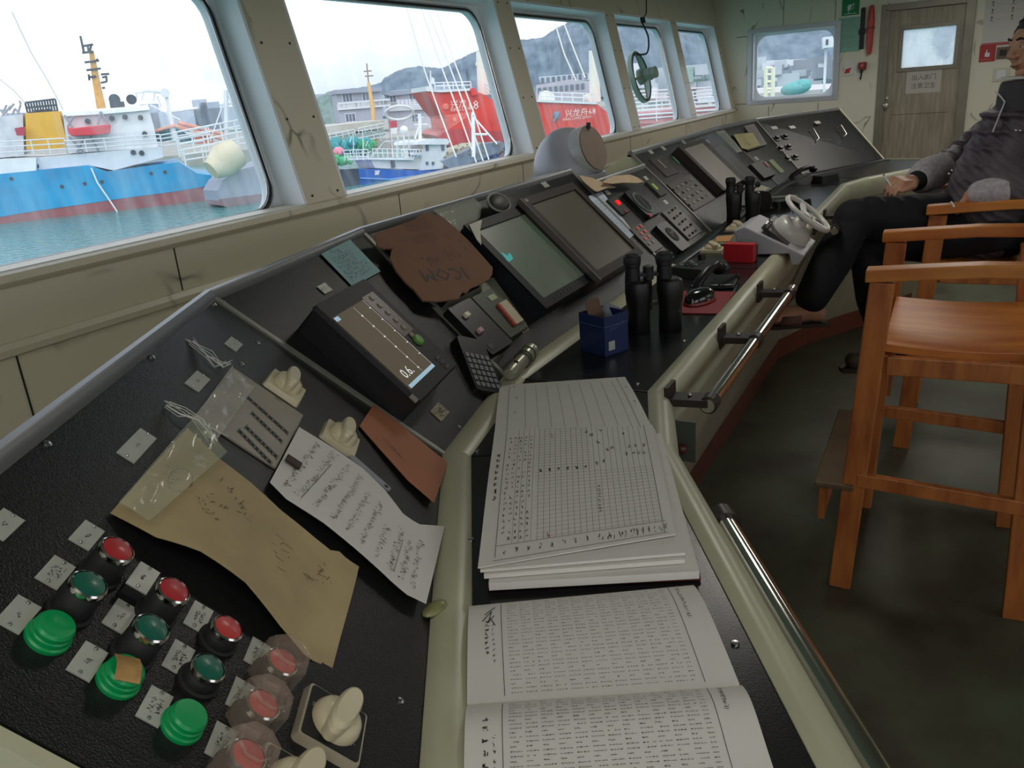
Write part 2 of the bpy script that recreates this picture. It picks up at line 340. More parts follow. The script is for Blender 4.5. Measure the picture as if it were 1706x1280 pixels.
b = MB(FF); b.box(WX0, WX0+.01, WZ0, WZ1, -.088, 0); b.box(WX1-.01, WX1, WZ0, WZ1, -.088, 0); b.box(WX0, WX1, WZ0, WZ0+.01, -.088, 0); b.box(WX0, WX1, WZ1-.01, WZ1, -.088, 0); b.build('window_reveal', reveal_m, wn)
b = MB(FF); b.ring((WX0+WX1)/2, (WZ0+WZ1)/2, WX1-WX0, WZ1-WZ0, WX1-WX0-.05, WZ1-WZ0-.05, .09, -.11, -.08); b.build('window_gasket', reveal_m, wn, smooth=30)
b = MB(FF); b.box(WX0+.01, WX1-.01, WZ0+.01, WZ1-.01, -.104, -.1); b.build('window_pane', glass_m, wn)
door_m = mat('brown_grey_door', (168, 158, 140), .42, .1, var=.28, vs=7, stretch=(6, 1, .6), col2=(142, 132, 116))
frame_m = mat('door_frame_steel', (138, 132, 120), .4, .35, var=.15, vs=8)
dr = struct('door_1', (-.26, YF, 0)); b = MB(FF)
b.box(DX0, DX0+.035, 0, DZ, -.09, .012); b.box(DX1-.012, DX1+.055, 0, DZ+.02, -.02, .018); b.box(DX0, DX1, DZ-.012, DZ+.035, -.09, .012); b.box(DX0-.03, DX0+.004, 0, DZ+.035, -.02, .014)
b.build('door_frame', frame_m, dr, bevel=.003)
b = MB(FF); gx0, gx1, gz0, gz1 = -.412, -.043, 1.455, 1.738
L0, L1 = DX0+.035, DX1-.012
for q in ((L0, gx0, .12, DZ-.012), (gx1, L1, .12, DZ-.012), (gx0, gx1, .12, gz0), (gx0, gx1, gz1, DZ-.012)): b.box(*q, -.06, -.02)
b.build('door_leaf', door_m, dr)
b = MB(FF); b.ring((gx0+gx1)/2, (gz0+gz1)/2, gx1-gx0+.05, gz1-gz0+.05, gx1-gx0-.006, gz1-gz0-.006, .004, -.02, -.006, 0); b.box(L0+.06, L1-.06, 1.105, 1.108, -.02, -.0185, 1); b.build('vision_panel_trim', [frame_m, blackm_m], dr, bevel=.002)
b = MB(FF); b.box(gx0, gx1, gz0, gz1, -.045, -.04); b.build('door_pane', mat_glass('frosted_door_glass', .7), dr)
b = MB(FF); b.lathe(-.498, 1.185, [(.022, -.02), (.022, -.012), (.01, -.01), (.01, .015), (.02, .02), (.024, .035), (.018, .045), (.001, .047)], 20); b.lathe(-.498, 1.235, [(.012, -.02), (.012, -.008), (.004, -.006)], 16); b.build('door_knob', chrome_m, dr, smooth=40)
b = MB(FF); b.box(DX0, DX1, 0, .12, -.09, .01); b.build('door_sill', frame_m, dr)
# ---- unseen port / aft walls with their openings, so the daylight is right
wa = struct('wall_aft', (XA, 0, 0)); b = MB(Fr((XA, 0, 0), (0, 1, 0), (0, 0, 1)))
ops = [(-1.2, .6), (1.2, 2.6), (3.2, 4.6)]
ed = [YN]+[e for q in ops for e in q]+[YF]
for i in range(0, len(ed), 2): b.box(ed[i], ed[i+1], 0, ZC, 0, .08)
for q in ops: b.box(q[0], q[1], 0, 1.1, 0, .08); b.box(q[0], q[1], 1.95, ZC, 0, .08)
b.build('panelling', wallf_m, wa)
wb = struct('wall_near', (0, YN, 0)); b = MB(Fr((0, YN, 0), (1, 0, 0), (0, 0, 1)))
for q in ((-2, -1.5, 0, ZC), (-1.5, -.8, 0, 1.2), (-1.5, -.8, 1.9, ZC), (-.8, -.5, 0, ZC), (-.5, .3, 1.95, ZC), (.3, .8, 0, ZC), (.8, 1.9, 0, 1.1), (.8, 1.9, 1.9, ZC), (1.9, XA, 0, ZC)): b.box(*q, 0, .08)
b.build('panelling', wallf_m, wb)
# ---- wheelhouse lamp over the console middle; the end two are added, unseen fill
for i, (x, y) in enumerate(((.1, -.3), (-.63, 2.83), (.1, 5.8))):
    t = thing('ceiling_or_fill_lamp', ['added square fill lamp above the near end of the console', 'flat square ceiling lamp above the middle of the console', 'added square fill lamp nearest the grey door'][i], 'lamp', (x, y, ZC-.05), 'wheelhouse ceiling lamps')
    b = MB(); b.box(x-.16, x+.16, y-.24, y+.24, ZC-.03, ZC); b.build('lamp_housing', white_m, t)
    b = MB(); b.box(x-.14, x+.14, y-.22, y+.22, ZC-.045, ZC-.03); b.build('lamp_diffuser', mat('lamp_diffuser%d' % i, (240, 238, 225), .5, emit=(255, 246, 225), es=.25), t)
    l = bpy.data.lights.new('ceiling_or_fill_light', 'AREA'); l.shape = 'RECTANGLE'; l.size, l.size_y = (.28, .44) if i == 1 else (.8, 1.0); l.energy = CEIL_W*(1.2, .8, 2.4)[i]; l.color = (1, .95, .86)
    o = bpy.data.objects.new('ceiling_or_fill_light', l); COL.objects.link(o); o.location = (x, y, ZC-.06)
# ================================================================ the U-shaped control console
def V2(*p): return Vector(p)
Fp = [V2(-.284, .309), V2(-.693, 1.025), V2(-.775, 1.401), V2(-.775, 2.50), V2(-.775, 3.09), V2(-.775, 4.46), V2(-.72, 4.90), V2(-.36, 5.60)]
Tp = [V2(-.563, .155), V2(-.96, .85), V2(-1.085, 1.39), V2(-1.085, 2.50), V2(-1.085, 3.09), V2(-1.085, 4.47), V2(-1.02, 5.06), V2(-.665, 5.87)]
Ep = [V2(.111, .297), V2(-.385, 1.165), V2(-.465, 1.40), V2(-.478, 2.50), V2(-.480, 3.09), V2(-.47, 4.46), V2(-.39, 4.695), V2(.106, 5.563)]
def miters(P):
    out = []
    for i in range(len(P)):
        ns = []
        for a, b_ in ((i-1, i), (i, i+1)):
            if a >= 0 and b_ < len(P): t = (P[b_]-P[a]).normalized(); ns.append(V2(t.y, -t.x))
        m = sum(ns, V2(0, 0)).normalized(); out.append(m/max(.5, m.dot(ns[0])))
    return out
mF, mT, mE = miters(Fp), miters(Tp), miters(Ep)
def q3(p, z): return Vector((p.x, p.y, z))
def lift(p, m, d, z): return q3(p+m*d, z)
def loft(b, A, B, mi=None, closed=True, caps=True):
    n = len(A); fs = [(i, (i+1) % n, n+(i+1) % n, n+i) for i in range(n if closed else n-1)]
    if caps and closed: fs += [tuple(range(n-1, -1, -1)), tuple(range(n, 2*n))]
    return b.add(list(A)+list(B), fs, mi)
def fr_seg(i): return Fr(q3(Fp[i], .95), q3(Fp[i+1]-Fp[i], 0), q3((Tp[i]-Fp[i]), .3))
FA = Fr((-.366, .452, .95), (-.496, .868, 0), (-.594, .398, .3)); FA = Fr((-.366, .452, .95), (-.327, .573, 0), (-.594, .398, .30))
FA2 = fr_seg(1); FB = Fr((-.775, 1.401, .95), (0, 1, 0), (-.31, 0, .30)); FA2F = fr_seg(5); FAF = fr_seg(6)
names = ['near wing console section with red and green push buttons', 'narrow corner console section under the depth sounder', 'straight console section carrying the two large monitors', 'central console section with the round dial behind the wheel stand', 'straight console section with the sloping screen beyond the wheel', 'narrow corner console section with the yellow notebook', 'far wing console section next to the grey door']
SEC = []
for i in range(7):
    c = (Fp[i]+Fp[i+1]+Ep[i]+Ep[i+1])/4
    t = thing('console_section', names[i], 'control console', (c.x, c.y, 0), 'sections of the control console'); SEC.append(t)
    low = (i == 3)
    def tp(k, f): return Fp[k]+(Tp[k]-Fp[k])*f
    f_ = .84 if low else 1.0; zt = .95+.30*f_
    def back(k, lo=low):
        T = tp(k, f_); m = mT[k]
        if lo: return [q3(Fp[k], .948), lift(T, m, 0, zt-.004), lift(T, m, -.02, zt-.03), lift(T, m, -.30, 1.0), lift(T, m, -.30, .03), lift(Fp[k], mF[k], -.05, .03)]
        return [q3(Fp[k], .948), lift(T, m, 0, zt-.004), lift(T, m, -.014, zt-.004), lift(T, m, -.16, 1.16), lift(T, m, -.16, .03), lift(Fp[k], mF[k], -.05, .03)]
    b = MB(); loft(b, back(i), back(i+1)); b.build('housing', cream_m, t)
    # sloping instrument panel
    b = MB(); up = Vector((0, 0, 1)); Fk = [fr_seg(i)]*2
    g = .006
    def pan(k, s_):
        d = fr_seg(i).u*s_*g; n = fr_seg(i).n
        a_, t_ = q3(Fp[k], .95), q3(tp(k, f_), zt); e_ = (t_-a_).normalized()
        return [a_+d+e_*.004, t_+d-e_*.012, t_+d-e_*.012-n*-.004, a_+d+e_*.004+n*.004]
    loft(b, pan(i, 1), pan(i+1, -1)); b.build('instrument_panel', panel_m, t)
    # rounded lip along the top edge
    b = MB()
    def lp(k):
        T = q3(tp(k, f_), zt); m = q3(mT[k], 0); e_ = (T-q3(Fp[k], .95)).normalized(); n = fr_seg(i).n
        return [T-e_*.013+n*.004, T-e_*.006+n*.011, T+n*.013+e_*.002, T+e_*.008+n*.008, T+e_*.010, T-m*.012-Vector((0, 0, .01)), T-e_*.013-n*.004]
    loft(b, lp(i), lp(i+1)); b.build('edge_lip', mm('lip_grey', (120, 122, 124), .3, .3), t, smooth=35)
    # cream rail at the foot of the panel
    b = MB()
    def rl(k): F, m = Fp[k], mF[k]; return [lift(F, m, -.006, .945), lift(F, m, .0, .957), lift(F, m, .012, .962), lift(F, m, .036, .957), lift(F, m, .046, .949), lift(F, m, .046, .93), lift(F, m, -.006, .93)]
    loft(b, rl(i), rl(i+1)); b.build('foot_rail', cream_m if i < 3 else desk_m, t, smooth=35)
    b = MB(); dk = lambda k: [lift(Fp[k], mF[k], .046, .951), lift(Ep[k], mE[k], -.001, .951), lift(Ep[k], mE[k], -.001, .93), lift(Fp[k], mF[k], .046, .93)]
    loft(b, dk(i), dk(i+1)); b.build('desk_top', desk_m, t)
    b = MB(); pf = [(-.004, .93), (-.004, .953), (.006, .958), (.020, .957), (.033, .949), (.041, .935), (.044, .915), (.040, .885), (.030, .865), (.0, .865)]
    loft(b, [lift(Ep[i], mE[i], d, z) for d, z in pf], [lift(Ep[i+1], mE[i+1], d, z) for d, z in pf]); b.build('nosing', cream_m, t, smooth=45)
    b = MB(); ap = [(.028, .866), (-.285, .11), (-.31, .11), (.0, .866)]
    loft(b, [lift(Ep[i], mE[i], d, z) for d, z in ap], [lift(Ep[i+1], mE[i+1], d, z) for d, z in ap]); b.build('apron', apron_m, t)
    b = MB(); kp = [(-.281, .112), (-.285, .0), (-.31, .0), (-.31, .112)]
    loft(b, [lift(Ep[i], mE[i], d, z) for d, z in kp], [lift(Ep[i+1], mE[i+1], d, z) for d, z in kp]); b.build('kickboard', kick_m, t)
    # cheeks of the wings
    if i in (0, 6):
        k = 0 if i == 0 else 7; s_ = -1 if i == 0 else 1; d = fr_seg(i).u*s_*.012
        P = [lift(Ep[k], mE[k], .03, .865), lift(Ep[k], mE[k], .03, .95), q3(Fp[k], .96), q3(Tp[k], 1.262), lift(Tp[k], mT[k], -.16, 1.16), lift(Tp[k], mT[k], -.16, 0), lift(Ep[k], mE[k], -.285, 0)]
        b = MB(); loft(b, P, [p+d for p in P]); b.build('end_cheek', cream_m, t)
for k, i in ((1, 0), (2, 1), (3, 2), (4, 3), (5, 4), (6, 5)):
    b = MB(); p_, q_ = lift(Fp[k], mF[k], .046, .9515), lift(Ep[k], mE[k], -.004, .9515); b.beam(p_, q_, .004, .002); b.build('desk_joint', blackm_m, SEC[i])
for i, L in ((0, ((1225, 1073), (835, 1030), (785, 900))), (2, ((1062, 640), (1140, 568))), (1, ((795, 752),)), (3, ((1195, 436), (1135, 440)))):
    b = MB()
    for x, y in L: p_ = pz(x, y, .9515); b.lathe(p_.x, p_.y, [(.0045, .951), (.004, .9535), (.0001, .954)], 10)
    b.build('desk_screw', steel_m, SEC[i], smooth=40)
# cream strips along the seams
for k, i in ((1, 0), (2, 1), (3, 2), (4, 3), (5, 4), (6, 5)):
    b = MB(); A, B = q3(Fp[k], .95), q3(Tp[k], 1.25); n = (fr_seg(i).n+fr_seg(min(i+1, 6)).n).normalized()
    if k in (3, 4): B = A+(B-A)*(.98)
    b.beam(A+n*.004, B+n*.004, .010, .008, n); b.build('seam_strip', mm('seam_alu', (150, 150, 140), .35, .4), SEC[i], smooth=30)
# ---------------------------------------------------------------- small fittings
def screw(b, a, bb, c=.004, r=.004, mi=0): b.lathe(a, bb, [(r, c), (r*.95, c+.0012), (r*.5, c+.0022), (.0001, c+.0024)], 10, mi)
def nameplate(par, fr, a, bb, w=.031, h=.018, c=.004, rows=1, body=None, raised=0, size=.0055):
    b = MB(fr)
    if raised: b.box(a-w/2+.001, a+w/2-.001, bb-h/2+.001, bb+h/2-.001, c-.001, c+raised, 1); c += raised
    b.box(a-w/2, a+w/2, bb-h/2, bb+h/2, c, c+.0012, 0)
    for s_ in (-1, 1): screw(b, a+s_*(w/2-.003), bb, c+.001, .0014, 2)
    if body: b.text(body, size, a, bb, c+.0015, 0, 1)
    else:
        for r in range(rows):
            n = 4 if rows > 1 else 2
            for j in range(n): b.scrawl(a-.0065*(n/4)+j*.0034, bb+(rows-1)*.0026-r*.0052, .0022, .0030, 0, c+.0015, 1, .0005, .4)
    return b.build('nameplate', [plate_m, ink_m, steel_m], par)
CAPS = {'red': (178, 48, 50), 'green': (22, 98, 80), 'lit': (10, 170, 96), 'redlit': (196, 66, 64)}
def push_button(par, fr, a, bb, kind='red', h=.028, r=.0118, body=True):
    f = fr.sub(a, bb, .004)
    b = MB(f)
    if body: b.lathe(0, 0, [(r*1.45, 0), (r*1.45, .003), (r*1.25, .004), (r*1.2, h-.006), (r*1.05, h-.004)], 28)
    o = b.build('push_button' if body else 'push_button', blackm_m, par, smooth=40)
    b = MB(f); b.lathe(0, 0, [(r*1.02, h-.008), (r*1.16, h-.006), (r*1.16, h-.001), (r*1.04, h), (r*1.0, h-.002)], 28); b.build('bezel_ring', chrome_m, o, smooth=40)
    b = MB(f); b.lathe(0, 0, [(r*.98, h-.006), (r*.98, h-.0005), (r*.6, h+.0006), (.0001, h+.001)], 28); b.build('button_cap', mm('cap_'+kind, CAPS[kind], .35, coat=.2), o, smooth=40)
    return o
def lamp_dome(par, fr, a, bb, r=.0145, h=.014):
    b = MB(fr.sub(a, bb, .004)); b.lathe(0, 0, [(r*1.1, 0), (r*1.1, .003), (r, .004), (r, h*.55), (r*.93, h*.6), (r*.95, h*.66), (r*.95, h-.002), (r*.85, h), (.0001, h+.0005)], 32)
    return b.build('indicator_lamp', mm('green_lens', (8, 150, 84), .35, emit=(0, 190, 90), es=.03, coat=.2), par, smooth=35)
def guarded_button(par, fr, a, bb):
    o = push_button(par, fr, a, bb, 'redlit', .020, .0125)
    b = MB(fr.sub(a, bb, .004)); R = .0215
    ln = [(R*math.cos(math.radians(22.5+45*j)), R*math.sin(math.radians(22.5+45*j))) for j in range(8)]; l2 = [(x*.86, y*.86) for x, y in ln]
    n = 8; vs = [b.fr.p(x, y, .001) for x, y in ln]+[b.fr.p(x, y, .026) for x, y in ln]+[b.fr.p(x, y, .032) for x, y in l2]+[b.fr.p(x*.72, y*.72, .032) for x, y in l2]+[b.fr.p(x*.72, y*.72, .029) for x, y in l2]
    fs = []
    for L in range(4): fs += [(L*n+i, L*n+(i+1) % n, (L+1)*n+(i+1) % n, (L+1)*n+i) for i in range(n)]
    fs.append(tuple(range(4*n, 5*n))); b.add(vs, fs); b.build('guard_cover', mat_clear('guard_acrylic', (206, 184, 168), .22, .06) if 'g' not in MT else MT['g'], o, smooth=20)
    b = MB(fr.sub(a, bb, .004)); b.box(-.026, -.019, -.008, .008, .004, .012); b.build('cover_hinge', MT.setdefault('g', bpy.data.materials['guard_acrylic']), o); return o
def cam_switch(par, fr, a, bb, w=.058, rot=0, glassy=False, knob_rot=.6, h=.008):
    f = fr.sub(a, bb, .004, rot)
    b = MB(f); b.rr(0, 0, w, w, .005, 0, h, 0, ins=.002)
    if glassy:
        b.rr(0, 0, w-.008, w-.008, .003, h, h+.0012, 1)
        for x, y in ((-.018, .012), (-.018, -.004), (-.014, -.018), (.004, .022)): b.scrawl(x, y, .004, .004, 0, h+.0016, 2, .0006, .4)
    o = b.build('cam_switch', [mm('switch_rim', (176, 166, 146), .3) if glassy else knob_m, blackm_m, plate_m], par, smooth=30)
    f2 = fr.sub(a, bb, .004+h, rot+knob_rot)
    b = MB(f2); R = w*.36
    b.lathe(0, 0, [(R, 0), (R*1.02, .004), (R*.9, .010), (R*.72, .013), (.0001, .014)], 32)
    n = 28; prof = []
    for c, sc in ((.004, 1.0), (.013, 1.0), (.018, .94), (.021, .78)):
        prof.append([f2.p(sc*R*1.34*math.copysign(abs(math.cos(t))**.8, math.cos(t)) + R*.12, sc*R*.5*math.sin(t), c) for t in [2*math.pi*i/n for i in range(n)]])
    for j in range(3): b.add(prof[j]+prof[j+1], [(i, (i+1) % n, n+(i+1) % n, n+i) for i in range(n)])
    b.add(prof[3], [tuple(range(n))]); b.build('switch_knob', knob_m, o, smooth=50)
    b = MB(f2); b.lathe(R*1.1, 0, [(.0022, .018), (.0022, .0205), (.0001, .021)], 10); b.build('pointer_dot', blackm_m, o)
    return o
A_ = SEC[0]
def at(fr, x, y, h=.004): return fr.px(x, y, h)
for x, y, rows in ((144, 893, 1), (92, 955, 2), (30, 1025, 1), (200, 1028, 1), (145, 1103, 1), (257, 1178, 2), (330, 1029, 2), (297, 1097, 2), (428, 1090, 2), (400, 1160, 2), (368, 1238, 2), (5, 875, 1)):
    a, bb = at(FA, x, y); nameplate(A_, FA, a, bb, rows=rows)
a, bb = at(FA, 238, 964, .014); nameplate(A_, FA, a, bb, rows=1, raised=.010)
for x, y, w_, s in ((389, 574, .034, 0), (329, 636, .046, 0), (228, 743, .060, 0)):
    a, bb = at(FA, x, y); nameplate(A_, FA, a, bb, w=w_, h=.019)
for x, y, k, h in ((197, 914, 'red', .030), (291, 982, 'red', .030), (381, 1045, 'redlit', .018), (150, 972, 'green', .030), (255, 1045, 'green', .030), (350, 1111, 'green', .018)):
    a, bb = at(FA, x, y, h+.004); push_button(A_, FA, a, bb, k, h)
for x, y in ((91, 1046), (208, 1120), (314, 1195)):
    a, bb = at(FA, x, y, .014); lamp_dome(A_, FA, a, bb)
for x, y in ((472, 1101), (440, 1172), (415, 1257)):
    a, bb = at(FA, x, y, .024); guarded_button(A_, FA, a, bb)
a, bb = at(FA, 478, 642, .012); cam_switch(A_, FA, a, bb, .056, 0, False, .15)
a, bb = at(FA, 570, 727, .012); cam_switch(A_, FA, a, bb, .056, 0, False, .1)
a, bb = at(FA, 562, 1200, .016); cam_switch(A_, FA, a, bb, .062, .0, True, -.25)
a, bb = at(FA, 492, 1310, .016); cam_switch(A_, FA, a, bb, .062, .0, True, -.25)
b = MB(FA)
for x, y in ((79, 740), (253, 595), (667, 1168), (357, 507), (430, 572), (403, 607)): screw(b, *at(FA, x, y))
b.build('panel_screw', steel_m, A_, smooth=40)
b = MB(FA); b.box(-.131, -.129, .01, .43, .003, .0045); b.build('panel_joint', blackm_m, A_)
# tape stuck on the middle lamp
t_ = at(FA, 214, 1112, .021); b = MB(FA.sub(t_[0], t_[1], .0205, .4)); b.sheet(lambda s, t: b.fr.p((s-.5)*.022, (t-.5)*.018, .0022*math.cos((s-.5)*4)), 6, 4, .0006, n=FA.n)
tag(b.build('masking_tape', mm('tan_tape', (190, 150, 92), .7, var=.3, vs=80)), 'torn piece of tan tape stuck on the green lamp between two others', 'tape')
# slotted meter plate under film
TL, TR, BR, BL = (326, 694), (388, 613), (498, 706), (450, 796)
A0, A1, B0, B1 = .300, .467, .233, .341
b = MB(FA); b.box(A0, A1, B0, B1, .004, .0075)
o = b.build('meter_plate', mm('brushed_plate', (150, 142, 130), .4, .35, var=.12, vs=20, stretch=(1, 1, 1)), A_, bevel=.001)
for (x0, y0, x1, y1) in ((413, 662, 480, 722), (420, 688, 470, 736), (410, 711, 462, 762), (398, 717, 452, 772)):
    p0, p1 = at(FA, x0, y0, .008), at(FA, x1, y1, .008); b = MB(FA); b.quad2(p0[0], p0[1], p1[0], p1[1], .007, .0078, 0)
    for j in range(9):
        s = j/8; q = (p0[0]+(p1[0]-p0[0])*s, p0[1]+(p1[1]-p0[1])*s); b.box(q[0]-.0045, q[0]+.0045, q[1]-.001, q[1]+.001, .0078, .0084, 1 if j % 3 else 2)
    b.build('meter_slot', [blackm_m, mm('slot_scale', (120, 116, 104), .6), mm('slot_green', (40, 90, 80), .5)], o)
# ---- corner section: depth sounder, notice, plates
A2_ = SEC[1]
def rect(fr, pts, h):
    q = [fr.px(x, y, h) for x, y in pts]; a0 = (q[0][0]+q[3][0])/2; a1 = (q[1][0]+q[2][0])/2; b1 = (q[0][1]+q[1][1])/2; b0 = (q[2][1]+q[3][1])/2
    return a0, a1, b0, b1
def notice(name, fr, pts, h, mats, label, cat='notice', rows=8, head=None, th=.0004, ink=.0007, size=.006, curl=0, rowrot=0):
    q = [fr.px(x, y, h+th) for x, y in pts]     # order: TL TR BR BL in the sense of the panel
    def f(s, t):
        a = (1-t)*((1-s)*q[3][0]+s*q[2][0]) + t*((1-s)*q[0][0]+s*q[1][0]); bb = (1-t)*((1-s)*q[3][1]+s*q[2][1]) + t*((1-s)*q[0][1]+s*q[1][1]); return a, bb
    b = MB(fr); b.sheet(lambda s, t: fr.p(*f(s, t), h+th+curl*math.sin(math.pi*s)*math.sin(math.pi*t)), 8, 8, th, 0, fr.n)
    for r in range(rows):
        t = .86-(r+ (1 if head else 0))*(.78/(rows+(1 if head else 0))); p0 = f(.1, t); p1 = f(random.uniform(.7, .92), t); L = math.hypot(p1[0]-p0[0], p1[1]-p0[1])
        b.scrawl(p0[0], p0[1], L, size, math.atan2(p1[1]-p0[1], p1[0]-p0[0]), h+th+.0006+curl*math.sin(math.pi*t)*.9, 1, ink, .8)
    if head: p = f(.25, .88); b.scrawl(p[0], p[1], .035, size*1.8, 0, h+th+.0009, 1, ink*1.6, .7)
    o = b.build(name, mats); return tag(o, label, cat)
teal_p = mm('teal_paper', (150, 190, 190), .6, var=.08, vs=20); blue_p = mm('blue_white_paper', (186, 200, 214), .6, var=.1, vs=14)
notice('operating_notice', FA2, [(535, 423), (583, 399), (634, 452), (588, 478)], .005, [teal_p, ink_m], 'pale teal instruction notice taped above the depth sounder', rows=8, head=True)
a, bb = at(FA2, 541, 481); nameplate(A2_, FA2, a, bb, w=.03, h=.019, rows=1)
a, bb = at(FA2, 732, 687); b = MB(FA2); b.box(a-.021, a+.021, bb-.013, bb+.013, .004, .006)
for r in (-1, 1):
    for j in range(6): b.scrawl(a-.018+j*.006, bb+r*.005, .004, .008, 0, .0063, 1, .0011, .35)
b.build('data_plate', [mm('bronze_plate', (150, 140, 112), .4, .2), ink_m], A2_)
b = MB(FA2)
for x, y in ((373, 504), (765, 712), (735, 600)): screw(b, *at(FA2, x, y))
b.build('panel_screw', steel_m, A2_, smooth=40)
H = .052
a0, a1, b0, b1 = rect(FA2, [(530, 508), (604, 464), (758, 605), (699, 677)], H+.006)
t = thing('depth_sounder', 'black depth sounder reading 0.6 with a soft key strip, in the corner panel', 'echo sounder', FA2.p((a0+a1)/2, (b0+b1)/2, .004))
b = MB(FA2); ca, cb = (a0+a1)/2, (b0+b1)/2; b.rr(ca, cb, a1-a0, b1-b0, .008, .004, H, ins=0); b.build('case', mm('sounder_case', (34, 34, 38), .45), t, smooth=30)
b = MB(FA2); b.rr(ca, cb, a1-a0+.004, b1-b0+.004, .008, H, H+.008, ins=.003); b.build('front_bezel', mm('sounder_bezel', (46, 45, 48), .5, spec=.25), t, smooth=30)
s0, s1, t0, t1 = rect(FA2, [(559, 529), (605, 497), (720, 610), (684, 654)], H+.009)
b = MB(FA2); b.box(s0, s1, t0, t1, H+.0078, H+.009); o = b.build('sounder_screen', mm('sounder_lcd', (84, 76, 64), .5, emit=(112, 100, 80), es=.30, spec=.2), t)
b = MB(FA2); e = H+.0096; la = s0+(s1-s0)*.62
for k in range(6): b.box(la-.002, la+.002, t0+(t1-t0)*(.1+.15*k), t0+(t1-t0)*(.1+.15*k)+.003, e-.0003, e)
b.quad2(la, t0+.01, la, t1-.004, .0006, e)
b.quad2(s1-.0012, t0, s1-.0012, t1, .0008, e)
for k in range(5): b.box(s1-.006, s1-.002, t0+(t1-t0)*(.2+.17*k), t0+(t1-t0)*(.2+.17*k)+.002, e-.0003, e)
lw_ = mm('lcd_white', (235, 235, 235), .5, emit=(235, 235, 235), es=.55); b.build('screen_readout', lw_, o)
b = MB(FA2); b.box(s0, s0+.014, t1-.010, t1-.002, e-.0003, e); b.build('status_tag', mm('lcd_blue', (170, 205, 225), .5, emit=(170, 205, 225), es=.45), o)
b = MB(FA2); b.box(s0+.004, s1, t0, t0+.007, e-.0003, e); b.build('status_bar', mm('lcd_blue', (170, 205, 225), .5), o)
b = MB(FA2); b.text('0.6.', .026, s0+.034, t0+.024, e, 0, 0, 2); b.build('depth_figure', lw_, o)
k0, k1 = s1+.004, a1-.004
b = MB(FA2); b.box(k0-.001, k1-.014, cb-.015, t1+.004, H+.0078, H+.0092)
o = b.build('key_strip', mm('key_strip', (66, 34, 30), .35), t)
for k in range(6):
    b = MB(FA2); b.rr((k0+k1)/2-.006, t1-.006-k*.0185, .010, .011, .003, H+.009, H+.0115, ins=.001); b.build('soft_key', mm('softkey', (128, 112, 88), .4), o, smooth=30)
b = MB(FA2); b.lathe((k0+k1)/2-.004, cb-.034, [(.011, H+.008), (.011, H+.012), (.009, H+.014), (.0001, H+.0142)], 24); b.build('power_key', mm('green_key', (98, 150, 62), .4), t, smooth=40)
for k in range(3):
    b = MB(FA2); b.rr((k0+k1)/2-.002, b0+.032-k*.011, .016, .007, .002, H+.008, H+.010, ins=.0006); b.build('menu_key', mm('dim_key', (48, 46, 48), .5), t, smooth=30)
b = MB(FA2)
for k in range(3): b.box(k0-.004-k*.002, k0-.0034-k*.002, t0, t1, H+.008, H+.0088)
b.build('bezel_groove', mm('groove_green', (40, 70, 44), .4), t)
b = MB(FA2); q = FA2.px(690, 668, H+.009); b.box(q[0]-.002, q[0]+.012, q[1]-.004, q[1]+.010, H+.008, H+.0095); b.build('card_cover', mm('card_cover', (120, 116, 108), .4), t)
# ---- straight section with the two monitors
B_ = SEC[2]
Hm = .035
def monitor(name, label, outer, scr, Hm, th, mats, tilt=0):
    a0, a1, b0, b1 = rect(FB, outer, Hm); t = thing(name, label, 'monitor', FB.p((a0+a1)/2, (b0+b1)/2, .004)); ca, cb = (a0+a1)/2, (b0+b1)/2
    b = MB(FB); b.rr(ca, cb, a1-a0, b1-b0, .010, .0042, Hm, ins=.001); b.build('monitor_case', mats[0], t, smooth=30)
    s0, s1, u0, u1 = rect(FB, scr, Hm); b = MB(FB)
    b.ring(ca, cb, a1-a0-.002, b1-b0-.002, s1-s0, u1-u0, .004, Hm, Hm+.006) if abs((s0+s1)/2-ca) < .004 else b.ring((s0+s1)/2, (u0+u1)/2, 2*min((s0+s1)/2-a0, a1-(s0+s1)/2), 2*min((u0+u1)/2-b0, b1-(u0+u1)/2), s1-s0, u1-u0, .004, Hm, Hm+.006)
    b.build('monitor_bezel', mats[1], t, smooth=30)
    b = MB(FB); b.box(s0-.001, s1+.001, u0-.001, u1+.001, Hm, Hm+.0012); b.build('monitor_screen', mats[2], t)
    return t, (s0, s1, u0, u1), (a0, a1, b0, b1)
scr1 = mat('chart_screen', (70, 84, 74), .3, var=.35, vs=9, col2=(84, 76, 74), emit=(84, 98, 80), es=.30)
t, q, qo = monitor('chart_monitor', 'chart display monitor with a green grey screen and one turquoise mark', [(782, 374), (878, 340), (982, 468), (901, 527)], [(802, 384), (875, 356), (969, 460), (894, 505)], .040, 0, [mm('monitor_navy', (24, 26, 34), .4), mm('bezel_navy', (22, 23, 28), .5, spec=.25), scr1])
b = MB(FB); e = .0416
m_ = FB.px(848, 430, e); pts = [(-.024, -.008), (-.018, .006), (-.012, .0), (-.006, .020), (.004, .004), (.010, .010), (.018, .008), (.012, -.004), (.004, -.006)]
b.prism([(m_[0]+x*1.2, m_[1]+y*1.2) for x, y in pts], e-.0002, e); b.build('turquoise_mark', mm('turquoise', (60, 170, 170), .5, emit=(40, 180, 180), es=.35), t)
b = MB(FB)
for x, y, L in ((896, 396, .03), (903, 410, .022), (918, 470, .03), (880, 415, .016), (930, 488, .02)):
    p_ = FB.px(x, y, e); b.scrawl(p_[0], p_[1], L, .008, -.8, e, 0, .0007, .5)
b.build('reflection_strokes', mm('painted_reflection', (130, 134, 124), .5, emit=(120, 124, 112), es=.1), t)  # pale strokes painted on the screen as reflections
b = MB(FB)
